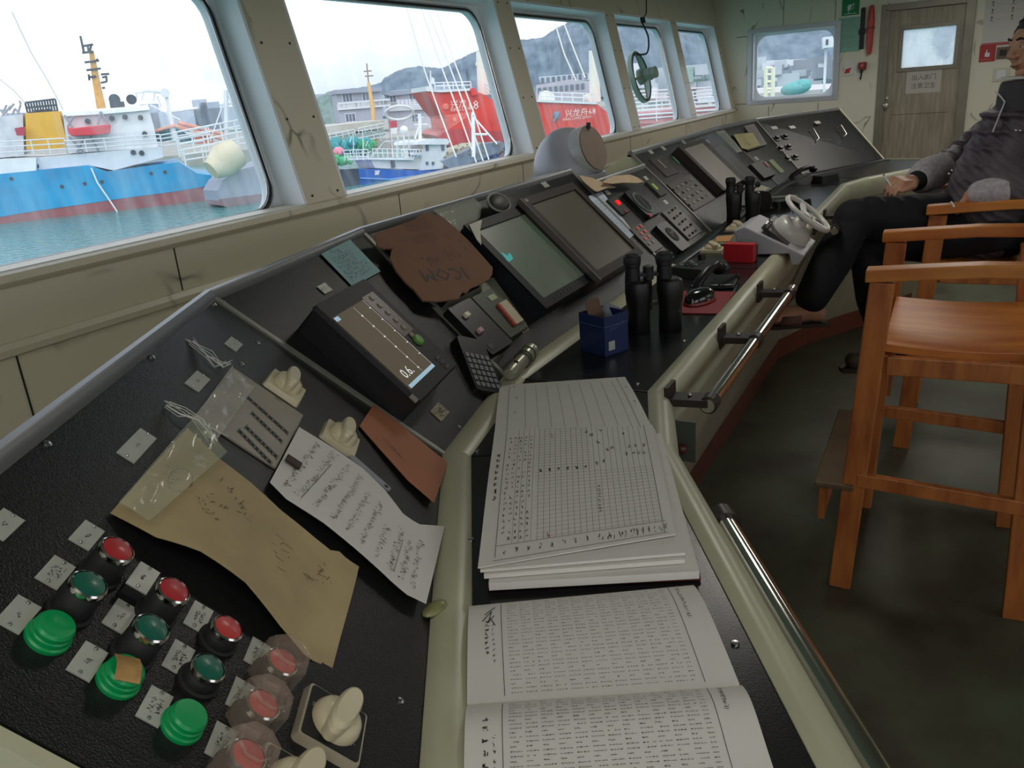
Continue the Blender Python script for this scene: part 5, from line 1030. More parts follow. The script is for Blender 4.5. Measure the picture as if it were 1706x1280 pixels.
b = MB(f); b.lathe(0, 0, [(.064, .004), (.064, .02), (.058, .040), (.044, .052), (.026, .056), (.018, .070), (.0001, .071)], 36); b.build('hub_dome', ivory, st, smooth=40)
f3 = f.sub(0, 0, .082); b = MB(f3); R_ = .082; b.ftube([(R_*math.cos(x), R_*math.sin(x), .012) for x in [2*math.pi*i/48 for i in range(48)]], .008, 12, closed=True); b.build('wheel_rim', ivory, st, smooth=60)
b = MB(f3); b.lathe(0, 0, [(.024, -.008), (.026, .004), (.018, .012), (.0001, .013)], 28); b.build('wheel_hub', mm('wheel_hub', (186, 182, 178), .3, .3), st, smooth=40)
for k in range(3): x = .5+2*math.pi*k/3; b = MB(f3); b.beam(f3.p(.015*math.cos(x), .015*math.sin(x), .002), f3.p(.078*math.cos(x), .078*math.sin(x), .012), .018, .008, f3.n); b.build('spoke', ivory, st, smooth=30)
b = MB(f); b.lathe(-.07, .07, [(.012, .004), (.012, .018), (.006, .022), (.0001, .0225)], 18); b.build('side_knob', chrome_m, st, smooth=40)
b = MB(f); b.lathe(.085, -.055, [(.010, .004), (.010, .016), (.0001, .017)], 18); b.build('lock_screw', chrome_m, st, smooth=40)
# ================================================================ handrails on the apron
brk = mm('bracket_brown', (44, 34, 32), .4)
def handrail(label, P0, P1, brs, r=.013, poly=None):
    t = thing('handrail', label, 'handrail', (P0+P1)/2, 'chrome grab rails on the console edge'); b = MB(); b.tube([P0, P1], r, 20); b.build('rail_tube', chrome_m, t, smooth=50)
    for s in brs:
        c = P0.lerp(P1, s); d = (P1-P0).normalized(); o = Vector((-d.y, d.x, 0));
        if o.x > 0: o = -o
        b = MB(Fr(c, d, (0, 0, 1))); out = c+o*.075
        b.beam(c+Vector((0, 0, .004)), out, .042, .014, (0, 0, 1)); b.tube([c-d*.014, c+d*.014], r*1.3, 18); b.beam(out-Vector((0, 0, .02)), out+Vector((0, 0, .03)), .008, .05, tuple(d)); b.build('rail_bracket', brk, t, smooth=30)
        b = MB(); m = c.lerp(out, .5)+Vector((0, 0, .012)); b.ball(m, .004); b.build('bracket_screw', chrome_m, t, smooth=50)
    return t
rx = -.352
R0 = ppl(1176, 672, (rx, 0, 0), Vector((1, 0, 0))); R1 = ppl(1312, 482, (rx, 0, 0), Vector((1, 0, 0))); R1.z = R0.z; R1.y = max(R1.y, 2.2)
handrail('long chrome grab rail on the straight console front', Vector((rx, 1.385, .94)), Vector((rx, 2.30, .94)), (.02, .46, .93))
handrail('short chrome grab rail behind the knee of the seated man', Vector((rx, 3.20, .94)), Vector((rx, 3.85, .94)), (.08, .5))
dA = Vector((.496, -.868, 0)).normalized(); e0 = pz(1205, 868, .90); handrail('chrome grab rail along the near wing edge', e0, e0+dA*.95, (.0, .95), .016)
# small hook under the first bracket
t = thing('cable_hook', 'dark hook hanging under the nearest rail bracket', 'hook', (rx-.05, 1.40, .85)); b = MB(); c = Vector((rx-.05, 1.405, .90)); b.beam(c+Vector((0, 0, -.002)), c+Vector((0, 0, -.085)), .006, .045, (1, 0, 0), w2=.004); b.build('hook_plate', mm('hook_grey', (70, 74, 70), .4), t)
b = MB(); b.ball(c+Vector((-.0, -.012, -.055)), .010); b.build('hook_pin', mm('hook_red', (80, 34, 34), .4), t, smooth=50)
# handwriting on the apron
fa = Fr((-.455, 0, .866), (0, 1, 0), (-.313, 0, -.756)); fa = Fr((-.45, 0, .866), (0, 1, 0), (.313, 0, .756)); b = MB(fa)
for r in range(2):
    p_ = fa.px(1226+r*16, 640+r*6, .008); b.scrawl(p_[0], p_[1], .55, .045, 0, .008, 0, .006, .55)
o = b.build('apron_writing', mm('marker', (78, 66, 58), .7), SEC[2])
# ================================================================ two tall wooden armchairs
def make_chair(label, ox=0, oy=0):
    t = thing('wooden_armchair', label, 'chair', (.08+ox, 2.62+oy, 0), 'tall pine armchairs at the console')
    y0, y1, x0, x1 = 2.345, 2.915, -.125, .245
    V = lambda x, y, z: Vector((x+ox, y+oy, z))
    for (x, y, xb) in ((x0+.02, y0, -.188), (x0+.02, y1, -.175), (x1, y0, .275), (x1, y1, .275)):
        b = MB(); b.beam(V(xb, y+(.012 if y == y0 else -.012), 0), V(x-(.026 if x < 0 else 0), y, .957), .034, .062, (1, 0, 0))
        b.build('leg', wooddk_m if x < 0 else wooddk_m, t, bevel=.004)
    for y in (y0, y1):
        b = MB(); P = [V(-.172, y, .975), V(-.05, y, .984), V(.10, y, .995), V(.28, y, .996), V(.44, y, .985)]
        vs = [p+Vector((0, a*.029, c*.017)) for p in P for a, c in ((-1, -1), (1, -1), (1, 1), (-1, 1))]; b.add(vs, [(i*4+j, i*4+(j+1) % 4, i*4+4+(j+1) % 4, i*4+4+j) for i in range(4) for j in range(4)]+[(3, 2, 1, 0), (16, 17, 18, 19)])
        b.build('armrest', wood_m, t, bevel=.004)
        b = MB(); b.box(x0+.02+ox, x1+ox, y-.012+oy, y+.012+oy, .70, .752); b.build('seat_rail', wooddk_m, t, bevel=.003)
        b = MB(); b.beam(V(-.16, y, .372), V(.275, y, .350), .024, .042, (0, 0, 1)); b.build('stretcher', wooddk_m, t, bevel=.003)
    b = MB(); b.sheet(lambda s, u: V(-.118+.385*s, y0+.016+(y1-y0-.032)*u, .782-.010*math.sin(math.pi*s)), 12, 6, .024); b.build('seat', wood_m, t, bevel=.002)
    b = MB(); b.box(x0+.01+ox, x0+.034+ox, y0+oy, y1+oy, .70, .752); b.build('front_rail', wooddk_m, t, bevel=.003)
    b = MB(); b.box(-.275+ox, -.165+ox, y0-.02+oy, y1+.02+oy, .338, .356); b.build('footrest', mm('dusty_wood', (112, 92, 70), .6, var=.3, vs=9), t, bevel=.004)
    b = MB(); b.box(-.262+ox, -.244+ox, y0+.01+oy, y1-.01+oy, .22, .337); b.build('footrest_board', wooddk_m, t)
    for z in (1.05, 1.18, 1.32):
        b = MB(); b.beam(V(.335+(z-1)*.24, y0, z), V(.335+(z-1)*.24, y1, z), .02, .07, (0, 0, 1)); b.build('back_slat', wood_m, t, bevel=.003)
    for y in (y0, y1): b = MB(); b.beam(V(.27, y, .78), V(.42, y, 1.40), .034, .05, (1, 0, 0)); b.build('back_post', wood_m, t, bevel=.003)
    return t
make_chair('empty tall varnished pine armchair nearest the open logbook')
make_chair('tall varnished pine armchair that the man in the quilted jacket sits in', .11, 1.12)
b = MB(); sheetpx(b, [(1697, 408, .80), (1760, 400, .86), (1770, 460, .80), (1693, 452, .79)], th=.02, fn=lambda s, t: .02*math.sin(3*s)*math.sin(math.pi*t)); tag(b.build('grey_cloth', mm('cloth_grey', (128, 118, 108), .9), smooth=60), 'grey cloth bundle at the right end of the far chair seat', 'cloth')
# ================================================================ the seated man
def remesh(o, vs=.006, sm=4, f=.6):
    r = o.modifiers.new('remesh', 'REMESH'); r.mode = 'VOXEL'; r.voxel_size = vs; r.use_smooth_shade = True
    s = o.modifiers.new('smooth', 'SMOOTH'); s.iterations = sm; s.factor = f
    return o
def caps(b, pts, rs, n=14): # a limb: tube with round joints
    b.tube(pts, rs, n)
    for p, r in zip(pts, rs): b.ball(p, r, n=14, m=10)
skin_m = mat('skin', (196, 146, 118), .5, var=.10, vs=30); skin_m.node_tree.nodes['Principled BSDF'].inputs['Subsurface Weight'].default_value = .08
man = thing('person', 'man in a dark quilted jacket and black trousers seated with crossed legs, hand on knee', 'person', (.12, 3.66, 0))
hip = Vector((.15, 3.66, .90)); hL, hR = hip+Vector((0, -.085, 0)), hip+Vector((0, .085, 0))
waist = Vector((.20, 3.67, 1.05)); chest = Vector((.25, 3.69, 1.20)); nb = Vector((.275, 3.69, 1.355))
knU = pd(1424, 366, 3.12); anU = pd(1350, 500, 3.17); knD = pd(1440, 415, 3.30); anD = pd(1478, 572, 3.34)
shR = pd(1676, 205, 3.50); elR = pd(1594, 268, 3.50); wrR = pd(1524, 303, 3.26)
shL = pd(1752, 225, 3.08); elL = pd(1796, 318, 2.90); wrL = pd(1624, 322, 3.0)
hc = pd(1731, 78, 3.16); Fh = Fr(hc, (-.85, -.51, -.10), (.51, -.85, 0)); Fh.v = -Fh.v if Fh.u.cross(Fh.v).z < 0 else Fh.v; Fh.n = Fh.u.cross(Fh.v)
b = MB()
caps(b, [hip, waist, chest, nb-Vector((0, 0, .05))], [.13, .12, .13, .07]); caps(b, [nb-Vector((0, 0, .06)), nb, hc+Vector((.02, 0, -.04))], [.065, .056, .056])
for s_, k_, a_ in ((hR, knU, anU), (hL, knD, anD)): caps(b, [s_, s_.lerp(k_, .5), k_, k_.lerp(a_, .35), a_], [.078, .070, .055, .052, .036])
for s_, k_, a_ in ((shR, elR, wrR), (shL, elL, wrL)): caps(b, [chest+(s_-chest)*.4+Vector((0, 0, .06)), s_, k_, a_], [.07, .06, .042, .027])
H = lambda a, c, r, *k, **q: b.ball(Fh.p(*a), *((r, c, q['z']) if 0 else (r[0], r[1], r[2])), n=20, m=14, fr=Fh)
H((-.012, 0, .035), 0, (.098, .077, .088)); H((.018, 0, -.035), 0, (.072, .060, .070)); H((.058, 0, -.082), 0, (.030, .030, .024)); H((.04, 0, .02), 0, (.062, .064, .07))
for s_ in (-1, 1):
    H((.050, s_*.038, -.026), 0, (.036, .028, .032)); H((.084, s_*.028, .036), 0, (.014, .024, .009)); H((-.008, s_*.074, -.002), 0, (.017, .009, .031)); H((.103, s_*.012, -.022), 0, (.010, .008, .008)); H((.02, s_*.050, -.06), 0, (.04, .02, .03))
    H((.081, s_*.030, .006), 0, (.012, .018, .005))
b.tube([Fh.p(.090, 0, .030), Fh.p(.105, 0, .005), Fh.p(.118, 0, -.016)], [.008, .0095, .012], 12); H((.113, 0, -.018), 0, (.013, .013, .010))
H((.092, 0, -.047), 0, (.011, .024, .006)); H((.090, 0, -.060), 0, (.010, .020, .006))
# right hand draped over the knee
def hand(b, W, K, dn, side, curl, spread=1.0, flip=1):
    u = (K-W).normalized(); v = side.normalized(); v = (v-u*v.dot(u)).normalized(); n = u.cross(v)
    if n.dot(dn) > 0: n = -n            # n points away from the palm
    caps(b, [W, W+u*.03], [.026, .027], 12)
    for k in range(4): o = (k-1.5)*.019; caps(b, [W+u*.02+v*o*.6, W+u*.055+v*o*.9, W+u*.088+v*o], [.017, .015, .0115], 10)
    tips = []
    for k in range(4):
        L = (.068, .078, .073, .058)[k]; p = W+u*.090+v*(k-1.5)*.0205; a = .25; P = [p]; q = p
        for j, f_ in enumerate((.45, .32, .26)):
            a += curl*(.8, .75, .4)[j]*(1+.08*k); q = q+(u*math.cos(a)-n*math.sin(a)+v*(k-1.5)*.05*spread)*L*f_; P.append(q)
        caps(b, P, [.0100, .0092, .0084, .0072], 10); tips.append(P)
    t0 = W+u*.028-v*.024*flip; t1 = t0+(u*.6-v*flip*.62-n*.15)*.042; t2 = t1+(u*.95-v*.12*flip-n*.3)*.032; t3 = t2+(u*.98-n*.35)*.026
    caps(b, [t0, t1, t2, t3], [.016, .0125, .0105, .0085], 10)
    return tips, (u, v, n)
tipsR, axR = hand(b, wrR, pd(1478, 300, 3.20), Vector((-.2, 0, -1)), Vector((.15, 1, .0)), .72)
tipsL, axL = hand(b, wrL, pd(1604, 340, 3.10), Vector((0, .3, -1)), Vector((.1, -.9, .3)), .8, flip=-1)
# feet
def foot(b, A, d, L=.20):
    d = d.normalized(); up = Vector((0, 0, 1)); caps(b, [A, A+Vector((0, 0, -.05))], [.036, .034]); b.ball(A-d*.03+Vector((0, 0, -.055)), .034)
    P = [A+Vector((0, 0, -.045))+d*L*x+Vector((0, 0, -.028*x)) for x in (0, .35, .65, .85)]; caps(b, P, [.036, .034, .030, .020])
    for k in range(5):
        w = Vector((-d.y, d.x, 0)).normalized()*(k-2)*.014; caps(b, [P[2]+w, P[3]+w+d*(.022-.004*abs(k-1))], [.014, .0095], 8)
fU = Vector((-.88, -.47, .02)); foot(b, anU, fU); foot(b, anD, Vector((-.88, -.47, -.1)), .10)
body = b.build('body', skin_m, man); remesh(body, .0048, 3, .5)
for s_ in (-1, 1):
    b = MB(); b.ball(Fh.p(.0805, s_*.030, .015), .0125, fr=Fh); b.ball(Fh.p(.0885, s_*.030, .0145), .0055, .0055, .0055, mi=1, fr=Fh); b.build('eye', [mm('eye_white', (210, 204, 198), .3), mm('iris_dark', (34, 24, 20), .2)], man, smooth=60)
    b = MB(); b.tube([Fh.p(.083, s_*.046, .020), Fh.p(.0915, s_*.032, .0235), Fh.p(.092, s_*.016, .018)], [.004, .0055, .004], 8); b.build('eyelid', skin_m, man, smooth=60)
    b = MB(); b.tube([Fh.p(.086, s_*.050, .038), Fh.p(.0975, s_*.034, .046), Fh.p(.099, s_*.016, .041)], [.0025, .0045, .0035], 8); b.build('eyebrow', mm('hair_black', (24, 20, 20), .6, bump=.6, bs=240), man, smooth=60)
b = MB(); b.tube([Fh.p(.098, -.020, -.0530), Fh.p(.1025, 0, -.0545), Fh.p(.098, .020, -.0530)], [.002, .0032, .002], 8); b.build('mouth', mm('mouth_line', (132, 74, 66), .5), man, smooth=60)
b = MB(); b.ball(Fh.p(-.020, 0, .052), .101, .083, .083, 24, 16, fr=Fh); b.ball(Fh.p(-.045, 0, .00), .075, .074, .07, 20, 14, fr=Fh)
for s_ in (-1, 1): b.ball(Fh.p(.012, s_*.062, .055), .05, .022, .035, fr=Fh)
for k in range(60):
    a_, e_ = random.uniform(0, 6.28), random.uniform(.25, 1.2); p = Vector((-.020+.100*math.cos(a_)*math.cos(e_), .082*math.sin(a_)*math.cos(e_), .052+.082*math.sin(e_))); b.ball(Fh.p(*p), .014, .012, .009, 8, 6)
o = b.build('hair', mm('hair_black', (24, 20, 20), .6), man); remesh(o, .006, 2, .5)
# trousers
trm = mat('black_trousers', (13, 14, 21), .8, bump=.4, bs=14)
b = MB(); caps(b, [hip+Vector((.04, 0, 0)), hip+Vector((.02, 0, .02))], [.145, .14]); caps(b, [hR, hR.lerp(knU, .5), knU, knU.lerp(anU, .45), knU.lerp(anU, .96)], [.108, .098, .080, .078, .064]); caps(b, [hL, hL.lerp(knD, .5), knD, knD.lerp(anD, .5), knD.lerp(anD, .96)], [.108, .098, .082, .078, .062])
for k in range(7): x = .1+.13*k; p = hR.lerp(knU, x); b.ball(p+Vector((0, -.03, .055)), .05, .03, .04)
o = b.build('trousers', trm, man); remesh(o, .009, 5, .6)
# jacket
jm = mat('quilted_jacket', (94, 84, 90), .62, var=.4, vs=7, col2=(58, 50, 58)); t_ = jm.node_tree; bs_ = t_.nodes['Principled BSDF']
g = nd(t_, 'ShaderNodeTexCoord'); m2_ = nd(t_, 'ShaderNodeMapping'); m2_.inputs['Rotation'].default_value = (.4, .9, .5); wv = nd(t_, 'ShaderNodeTexWave'); wv.inputs['Scale'].default_value = 11; wv.inputs['Distortion'].default_value = 2.2; wv.inputs['Detail'].default_value = 2; wv.inputs['Detail Scale'].default_value = 1.2
bp = nd(t_, 'ShaderNodeBump'); bp.inputs['Strength'].default_value = .45; bp.inputs['Distance'].default_value = .008
t_.links.new(g.outputs['Object'], m2_.inputs[0]); t_.links.new(m2_.outputs[0], wv.inputs['Vector']); t_.links.new(wv.outputs['Fac'], bp.inputs['Height']); t_.links.new(bp.outputs[0], bs_.inputs['Normal'])
b = MB(); caps(b, [hip+Vector((-.02, 0, .0)), waist+Vector((-.02, 0, 0)), chest+Vector((-.01, 0, 0)), nb-Vector((0, 0, .06))], [.165, .172, .168, .10], 20)
for y in (-.07, .07): caps(b, [hip+Vector((-.04, y, .0)), waist+Vector((0, y, 0)), chest+Vector((0, y, .02))], [.12, .13, .115], 16)
caps(b, [hip+Vector((-.06, -.02, -.01)), hip+Vector((-.17, -.02, .03))], [.13, .085]); caps(b, [hip+Vector((-.06, .08, .0)), hip+Vector((-.18, .05, .05))], [.12, .07])
caps(b, [chest+(shR-chest)*.3+Vector((0, 0, .07)), shR, shR.lerp(elR, .5), elR, elR.lerp(wrR, .55)], [.10, .088, .076, .070, .060], 16); caps(b, [chest+(shL-chest)*.3+Vector((0, 0, .07)), shL, shL.lerp(elL, .5), elL, elL.lerp(wrL, .74)], [.10, .092, .080, .070, .050], 16)
for s_, k_, e in ((shR, elR, wrR), (shL, elL, wrL)):
    for x in (.15, .38, .62, .85): p = s_.lerp(k_, x); d = (k_-s_).normalized(); b.tube([p-d*.012, p, p+d*.012], [.07, .090-.012*x, .07], 18)
    for x in (.1, .28, .45): p = k_.lerp(e, x); d = (e-k_).normalized(); b.tube([p-d*.010, p, p+d*.010], [.056, .076-.012*x, .056], 18)
for k in range(7): z = .96+.055*k; a_ = (z-.9)/.45; c = hip.lerp(nb, a_); b.tube([c+Vector((-.015, 0, -.012)), c+Vector((-.015, 0, 0)), c+Vector((-.015, 0, .012))], [.15, .182-.03*max(0, a_-.5), .15], 24)
o = b.build('jacket', jm, man); remesh(o, .009, 4, .6)
dkc = mm('collar_dark', (46, 42, 46), .7, bump=.5, bs=30); b = MB()
ca = Vector((-.04, -.02, 0)); b.tube([nb+ca+Vector((.01, 0, -.055)), nb+ca+Vector((-.005, 0, .015)), nb+ca+Vector((-.008, 0, .058))], [.118, .100, .088], 28); o = b.build('collar', dkc, man); remesh(o, .008, 3, .5)
pip = mm('white_piping', (196, 192, 190), .6); b = MB(); c0 = nb+ca+Vector((-.008, 0, .062)); b.tube([c0+Vector((.090*math.cos(x), .090*math.sin(x), 0)) for x in [math.pi*(.55+.9*i/16) for i in range(17)]], .004, 6); b.build('collar_piping', pip, man, smooth=60)
fur = mm('grey_fur', (196, 188, 192), .95, var=.3, vs=60, bump=1, bs=120)
for k_, e, x0, x1, r in ((elR, wrR, .46, .84, .070), (elL, wrL, .70, .94, .054)):
    b = MB(); P = [k_.lerp(e, x0+(x1-x0)*i/3) for i in range(4)]; caps(b, P, [r*.95, r, r, r*.86], 20); o = b.build('cuff', fur, man); remesh(o, .008, 2, .5)
b = MB(); caps(b, [elR.lerp(wrR, .72), elR.lerp(wrR, .96)], [.046, .040]); o = b.build('sweater_cuff', mm('sweater_black', (24, 28, 30), .9), man); remesh(o, .007, 2, .5)
# zip line and studs, lying on the jacket front facing the camera
def onj(x, y, d): return pd(x, y, d)
b = MB(); b.tube([onj(1658, 152, 2.99), onj(1668, 162, 2.98), onj(1674, 170, 2.97)], .003, 6)
b.tube([onj(1697, 139, 3.0), onj(1685, 152, 2.98), onj(1674, 170, 2.97), onj(1664, 195, 2.95), onj(1654, 220, 2.93)], .003, 6); b.build('zip_piping', pip, man, smooth=60)
for x, y, d in ((1586, 284, 3.12), (1581, 290, 3.12), (1563, 333, 3.13), (1700, 218, 2.92), (1693, 217, 2.92)): b = MB(); b.ball(onj(x, y, d-.02), .005); b.build('stud', chrome_m, man, smooth=60)
b = MB(); b.tube([elL.lerp(wrL, .94), elL.lerp(wrL, .98)], [.031, .030], 18); b.ball(elL.lerp(wrL, .96)+Vector((-.004, -.02, .022)), .013, .013, .006); b.build('wristwatch', mm('watch', (44, 84, 84), .3, .3), man, smooth=50)
# footwear
shm = mm('brown_sandal', (104, 66, 56), .6)
d = fU.normalized(); b = MB(); A = anU+Vector((0, 0, -.092)); b.tube([A-d*.07, A+d*.04+Vector((0, 0, -.006)), A+d*.155+Vector((0, 0, -.03))], [.012, .013, .010], 10)
w = Vector((-d.y, d.x, 0)).normalized(); f_ = Fr(A, d, w); vs = [(-.07, -.028), (-.05, -.036), (.05, -.034), (.14, -.042), (.185, -.02), (.185, .02), (.14, .042), (.05, .034), (-.05, .036), (-.07, .028)]
b = MB(f_); b.prism(vs, -.010, .004); b.build('sandal_sole', mm('sole_dark', (52, 40, 38), .6), man, bevel=.002)
b = MB(f_); P = [[f_.p(x0, .044*math.cos(a), .004+.062*math.sin(a)) for a in [math.pi*i/12 for i in range(13)]] for x0 in (.045, .115)]
P[1] = [f_.p(.125, .044*math.cos(a), .004+.046*math.sin(a)) for a in [math.pi*i/12 for i in range(13)]]
b.add(P[0]+P[1], [(i, i+1, 14+i, 13+i) for i in range(12)]); o = b.build('sandal_strap', shm, man, smooth=60); s_ = o.modifiers.new('s', 'SOLIDIFY'); s_.thickness = .004
dD = Vector((-.88, -.47, -.06)).normalized(); A = anD+Vector((0, 0, -.075)); f_ = Fr(A, dD, Vector((-dD.y, dD.x, 0))); b = MB(f_); b.prism(vs, -.022, -.004); b.build('shoe_sole', mm('sole_dark', (52, 40, 38), .6), man, bevel=.002)
b = MB(); caps(b, [A-dD*.035+Vector((0, 0, .03)), A+dD*.04+Vector((0, 0, .026)), A+dD*.13+Vector((0, 0, .020))], [.046, .046, .038]); o = b.build('shoe_upper', mm('shoe_brown', (70, 58, 44), .7), man); remesh(o, .007, 2, .5)
# cigarette between the fingers
p = tipsR[1][1].lerp(tipsR[2][1], .5); c_ = (pd(1440, 296, 3.14)-pd(1458, 324, 3.14)).normalized(); b = MB(); b.tube([p-c_*.02, p+c_*.055], .0038, 12, 0); b.tube([p+c_*.055, p+c_*.060], .0038, 12, 1); b.fr = WORLD
tag(b.build('cigarette', [mm('cig_paper', (232, 230, 224), .7), mm('cig_ash', (110, 106, 102), .9)], smooth=60), 'white cigarette held between the fingers of the hand on the knee', 'cigarette')
b = MB(); b.tube([pd(1584, 336, 2.93), pd(1590, 345, 2.93)], .004, 8); b.build('drawstring_tip', mm('cig_paper', (232, 230, 224), .7), man, smooth=50)
# ================================================================ the harbour
ZW = -7.5
def gz(x, y, z=ZW): return pz(x, y, z)
def SF(p, q, z=ZW): a, c = gz(*p, z), gz(*q, z); return Fr(a, c-a, (0, 0, 1))
def DF_(x, y, d, z0=None, turn=0):   # upright frame at a distance, facing the wheelhouse
    p = pd(x, y, d); r = Vector((p.x, p.y, 0)).normalized(); u = Vector((r.y, -r.x, 0)); u = Matrix.Rotation(turn, 3, 'Z') @ u
    if z0 is not None: p.z = z0
    return Fr(p, u, (0, 0, 1))
watm = mat('harbour_water', (62, 128, 126), .12, bump=1.0, bs=1.4, spec=.5); watm.node_tree.nodes['Bump'].inputs['Distance'].default_value = .35
b = MB(); b.add([(-900, -500, ZW), (500, -500, ZW), (500, 1500, ZW), (-900, 1500, ZW)], [(0, 1, 2, 3)]); o = b.build('harbour_water', watm); o['kind'] = 'structure'
# hills
def ridge(name, label, pts, D, base=-6, m=None, back=180):
    P = []
    for i in range(len(pts)-1):
        n = 8
        for k in range(n): s = k/n; P.append((pts[i][0]*(1-s)+pts[i+1][0]*s, pts[i][1]*(1-s)+pts[i+1][1]*s+random.uniform(-.7, .7)))
    P.append(pts[-1]); rows = []
    for k, (x, y) in enumerate(P):
        t = pd(x, y, D); r = Vector((t.x, t.y, 0)).normalized(); h = t.z-base; col = []
        for j in range(9):
            s = j/8; z = base+h*math.sin(s*math.pi/2)**.9; q = Vector((t.x, t.y, 0))-r*(1-s)*h*1.6; nn = noise.noise(Vector((k*.5, j*.6, 2)))*h*.05*(s*(1-s)*4); col.append(Vector((q.x, q.y, z))+r*nn*3)
        col.append(Vector((t.x, t.y, 0))+r*back+Vector((0, 0, base))); rows.append(col)
    b = MB(); vs = [p for c in rows for p in c]; k = 10; b.add(vs, [(i*k+j, (i+1)*k+j, (i+1)*k+j+1, i*k+j+1) for i in range(len(rows)-1) for j in range(k-1)])
    o = b.build(name, m, smooth=80); return tag(o, label, 'hill', kind='structure')
hm = mat('haze_tinted_hill', (116, 130, 144), .9, var=.25, vs=.09, col2=(86, 102, 116))  # distance haze put into the hill's colour
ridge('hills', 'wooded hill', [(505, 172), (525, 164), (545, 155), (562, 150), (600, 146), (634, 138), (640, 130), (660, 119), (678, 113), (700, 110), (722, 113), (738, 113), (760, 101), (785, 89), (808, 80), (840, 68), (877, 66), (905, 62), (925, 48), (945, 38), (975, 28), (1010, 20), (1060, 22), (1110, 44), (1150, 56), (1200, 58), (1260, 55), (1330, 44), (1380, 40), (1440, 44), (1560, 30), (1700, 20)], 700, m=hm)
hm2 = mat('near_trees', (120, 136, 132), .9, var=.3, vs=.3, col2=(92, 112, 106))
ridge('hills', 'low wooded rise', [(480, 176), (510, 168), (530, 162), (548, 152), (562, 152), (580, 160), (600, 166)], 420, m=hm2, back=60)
# quay ground behind
qm = mat('quay_concrete', (158, 156, 148), .9, var=.2, vs=.3)
qf = DF_(700, 215, 170, -5.2); b = MB(qf); b.box(-150, 260, -2.6, 0, -220, 0); o = b.build('ground', qm); o['kind'] = 'structure'
qf2 = Fr((-60, 150, -5.5), (1, .25, 0), (0, 0, 1)); 
W_ = mm('ship_white', (226, 228, 232), .5, var=.12, vs=.6); RL = mm('rail_white', (214, 216, 218), .5); DK = mm('ship_dark', (56, 60, 70), .6)
def rails(b, f, pts, c, h=1.0, r=.06, bars=3, step=1.6):
    for (x0, y0), (x1, y1) in zip(pts, pts[1:]):
        a, q = Vector((x0, y0)), Vector((x1, y1))
        for k in range(bars): z = h*(k+1)/bars; b.ftube([(a.x, a.y+z, c), (q.x, q.y+z, c)], r, 5)
        n = max(1, int((q-a).length/step))
        for k in range(n+1): p = a.lerp(q, k/n); b.ftube([(p.x, p.y, c), (p.x, p.y+h, c)], r, 5)
def shippart(t, f, name, pix, c0, c1, m, h=None):
    b = MB(f); b.ppx(pix, c0, c1, 0, h if h is not None else max(c0, c1)); return b.build(name, m, t)
# ---- blue ship
f = SF((0, 373), (355, 333)); t = thing('cargo_ship', 'bright blue hulled ship with a yellow funnel and yellow lattice mast', 'ship', f.p(8, 0, -5))
blu = mm('hull_blue', (0, 150, 200), .45, var=.18, vs=.35, col2=(10, 126, 176)); rdb = mm('boot_red', (148, 78, 84), .6, var=.25, vs=.6)
shippart(t, f, 'hull', [(-60, 296), (0, 290), (93, 281), (146, 276), (178, 287), (255, 276), (298, 270), (328, 289), (352, 292), (357, 308), (300, 318), (208, 330), (120, 343), (51, 353), (-60, 372)], -11, 0, blu)
shippart(t, f, 'boot_topping', [(-60, 372), (51, 353), (120, 343), (208, 330), (300, 318), (357, 308), (356, 334), (200, 353), (0, 375), (-60, 384)], -11, -.05, rdb)
shippart(t, f, 'bulwark', [(-60, 272), (0, 266), (60, 263), (60, 284), (0, 291), (-60, 297)], -10.8, -.2, W_)
shippart(t, f, 'main_deckhouse', [(60, 263), (270, 244), (272, 262), (190, 284), (150, 276), (93, 281), (60, 284)], -10, -1.5, W_)
shippart(t, f, 'accommodation', [(105, 192), (248, 182), (257, 214), (263, 245), (113, 256)], -9.5, -2, W_)
shippart(t, f, 'bridge_roof', [(104, 187), (175, 184), (246, 174), (250, 183), (176, 190), (105, 194)], -10.5, -1.4, mm('roof_white', (240, 241, 244), .5))
shippart(t, f, 'funnel', [(42, 189), (98, 185), (106, 214), (114, 246), (68, 250), (44, 249)], -6, -2.5, mm('funnel_yellow', (222, 170, 46), .45, var=.12, vs=.8))
b = MB(f)
q = [f.px(x, y, -3) for x, y in ((42, 171), (92, 165), (96, 185), (46, 188))]
for k in range(12): s = k/11; b.ftube([(q[0][0]*(1-s)+q[1][0]*s, q[0][1]*(1-s)+q[1][1]*s, -3), (q[3][0]*(1-s)+q[2][0]*s, q[3][1]*(1-s)+q[2][1]*s, -3)], .11, 5)
for k in (0, .5, 1): b.ftube([(q[0][0]*(1-k)+q[3][0]*k, q[0][1]*(1-k)+q[3][1]*k, -3), (q[1][0]*(1-k)+q[2][0]*k, q[1][1]*(1-k)+q[2][1]*k, -3)], .10, 5)
for k in range(3): s = .3+.2*k; b.ftube([(q[3][0]*(1-s)+q[2][0]*s, q[3][1], -4), (q[0][0]*(1-s)+q[1][0]*s, q[0][1]-.8, -4)], .35, 8)
b.build('funnel_cage', DK, t)
shippart(t, f, 'lattice_mast', [(161, 181), (176, 180), (169, 150), (161, 110), (155, 84), (148, 85), (153, 130)], -6, -4.6, mm('mast_yellow', (222, 162, 74), .5, var=.3, vs=2))
b = MB(f)
def bar(b, f, x0, y0, x1, y1, c, r): b.ftube([(*f.px(x0, y0, c), c), (*f.px(x1, y1, c), c)], r, 5)
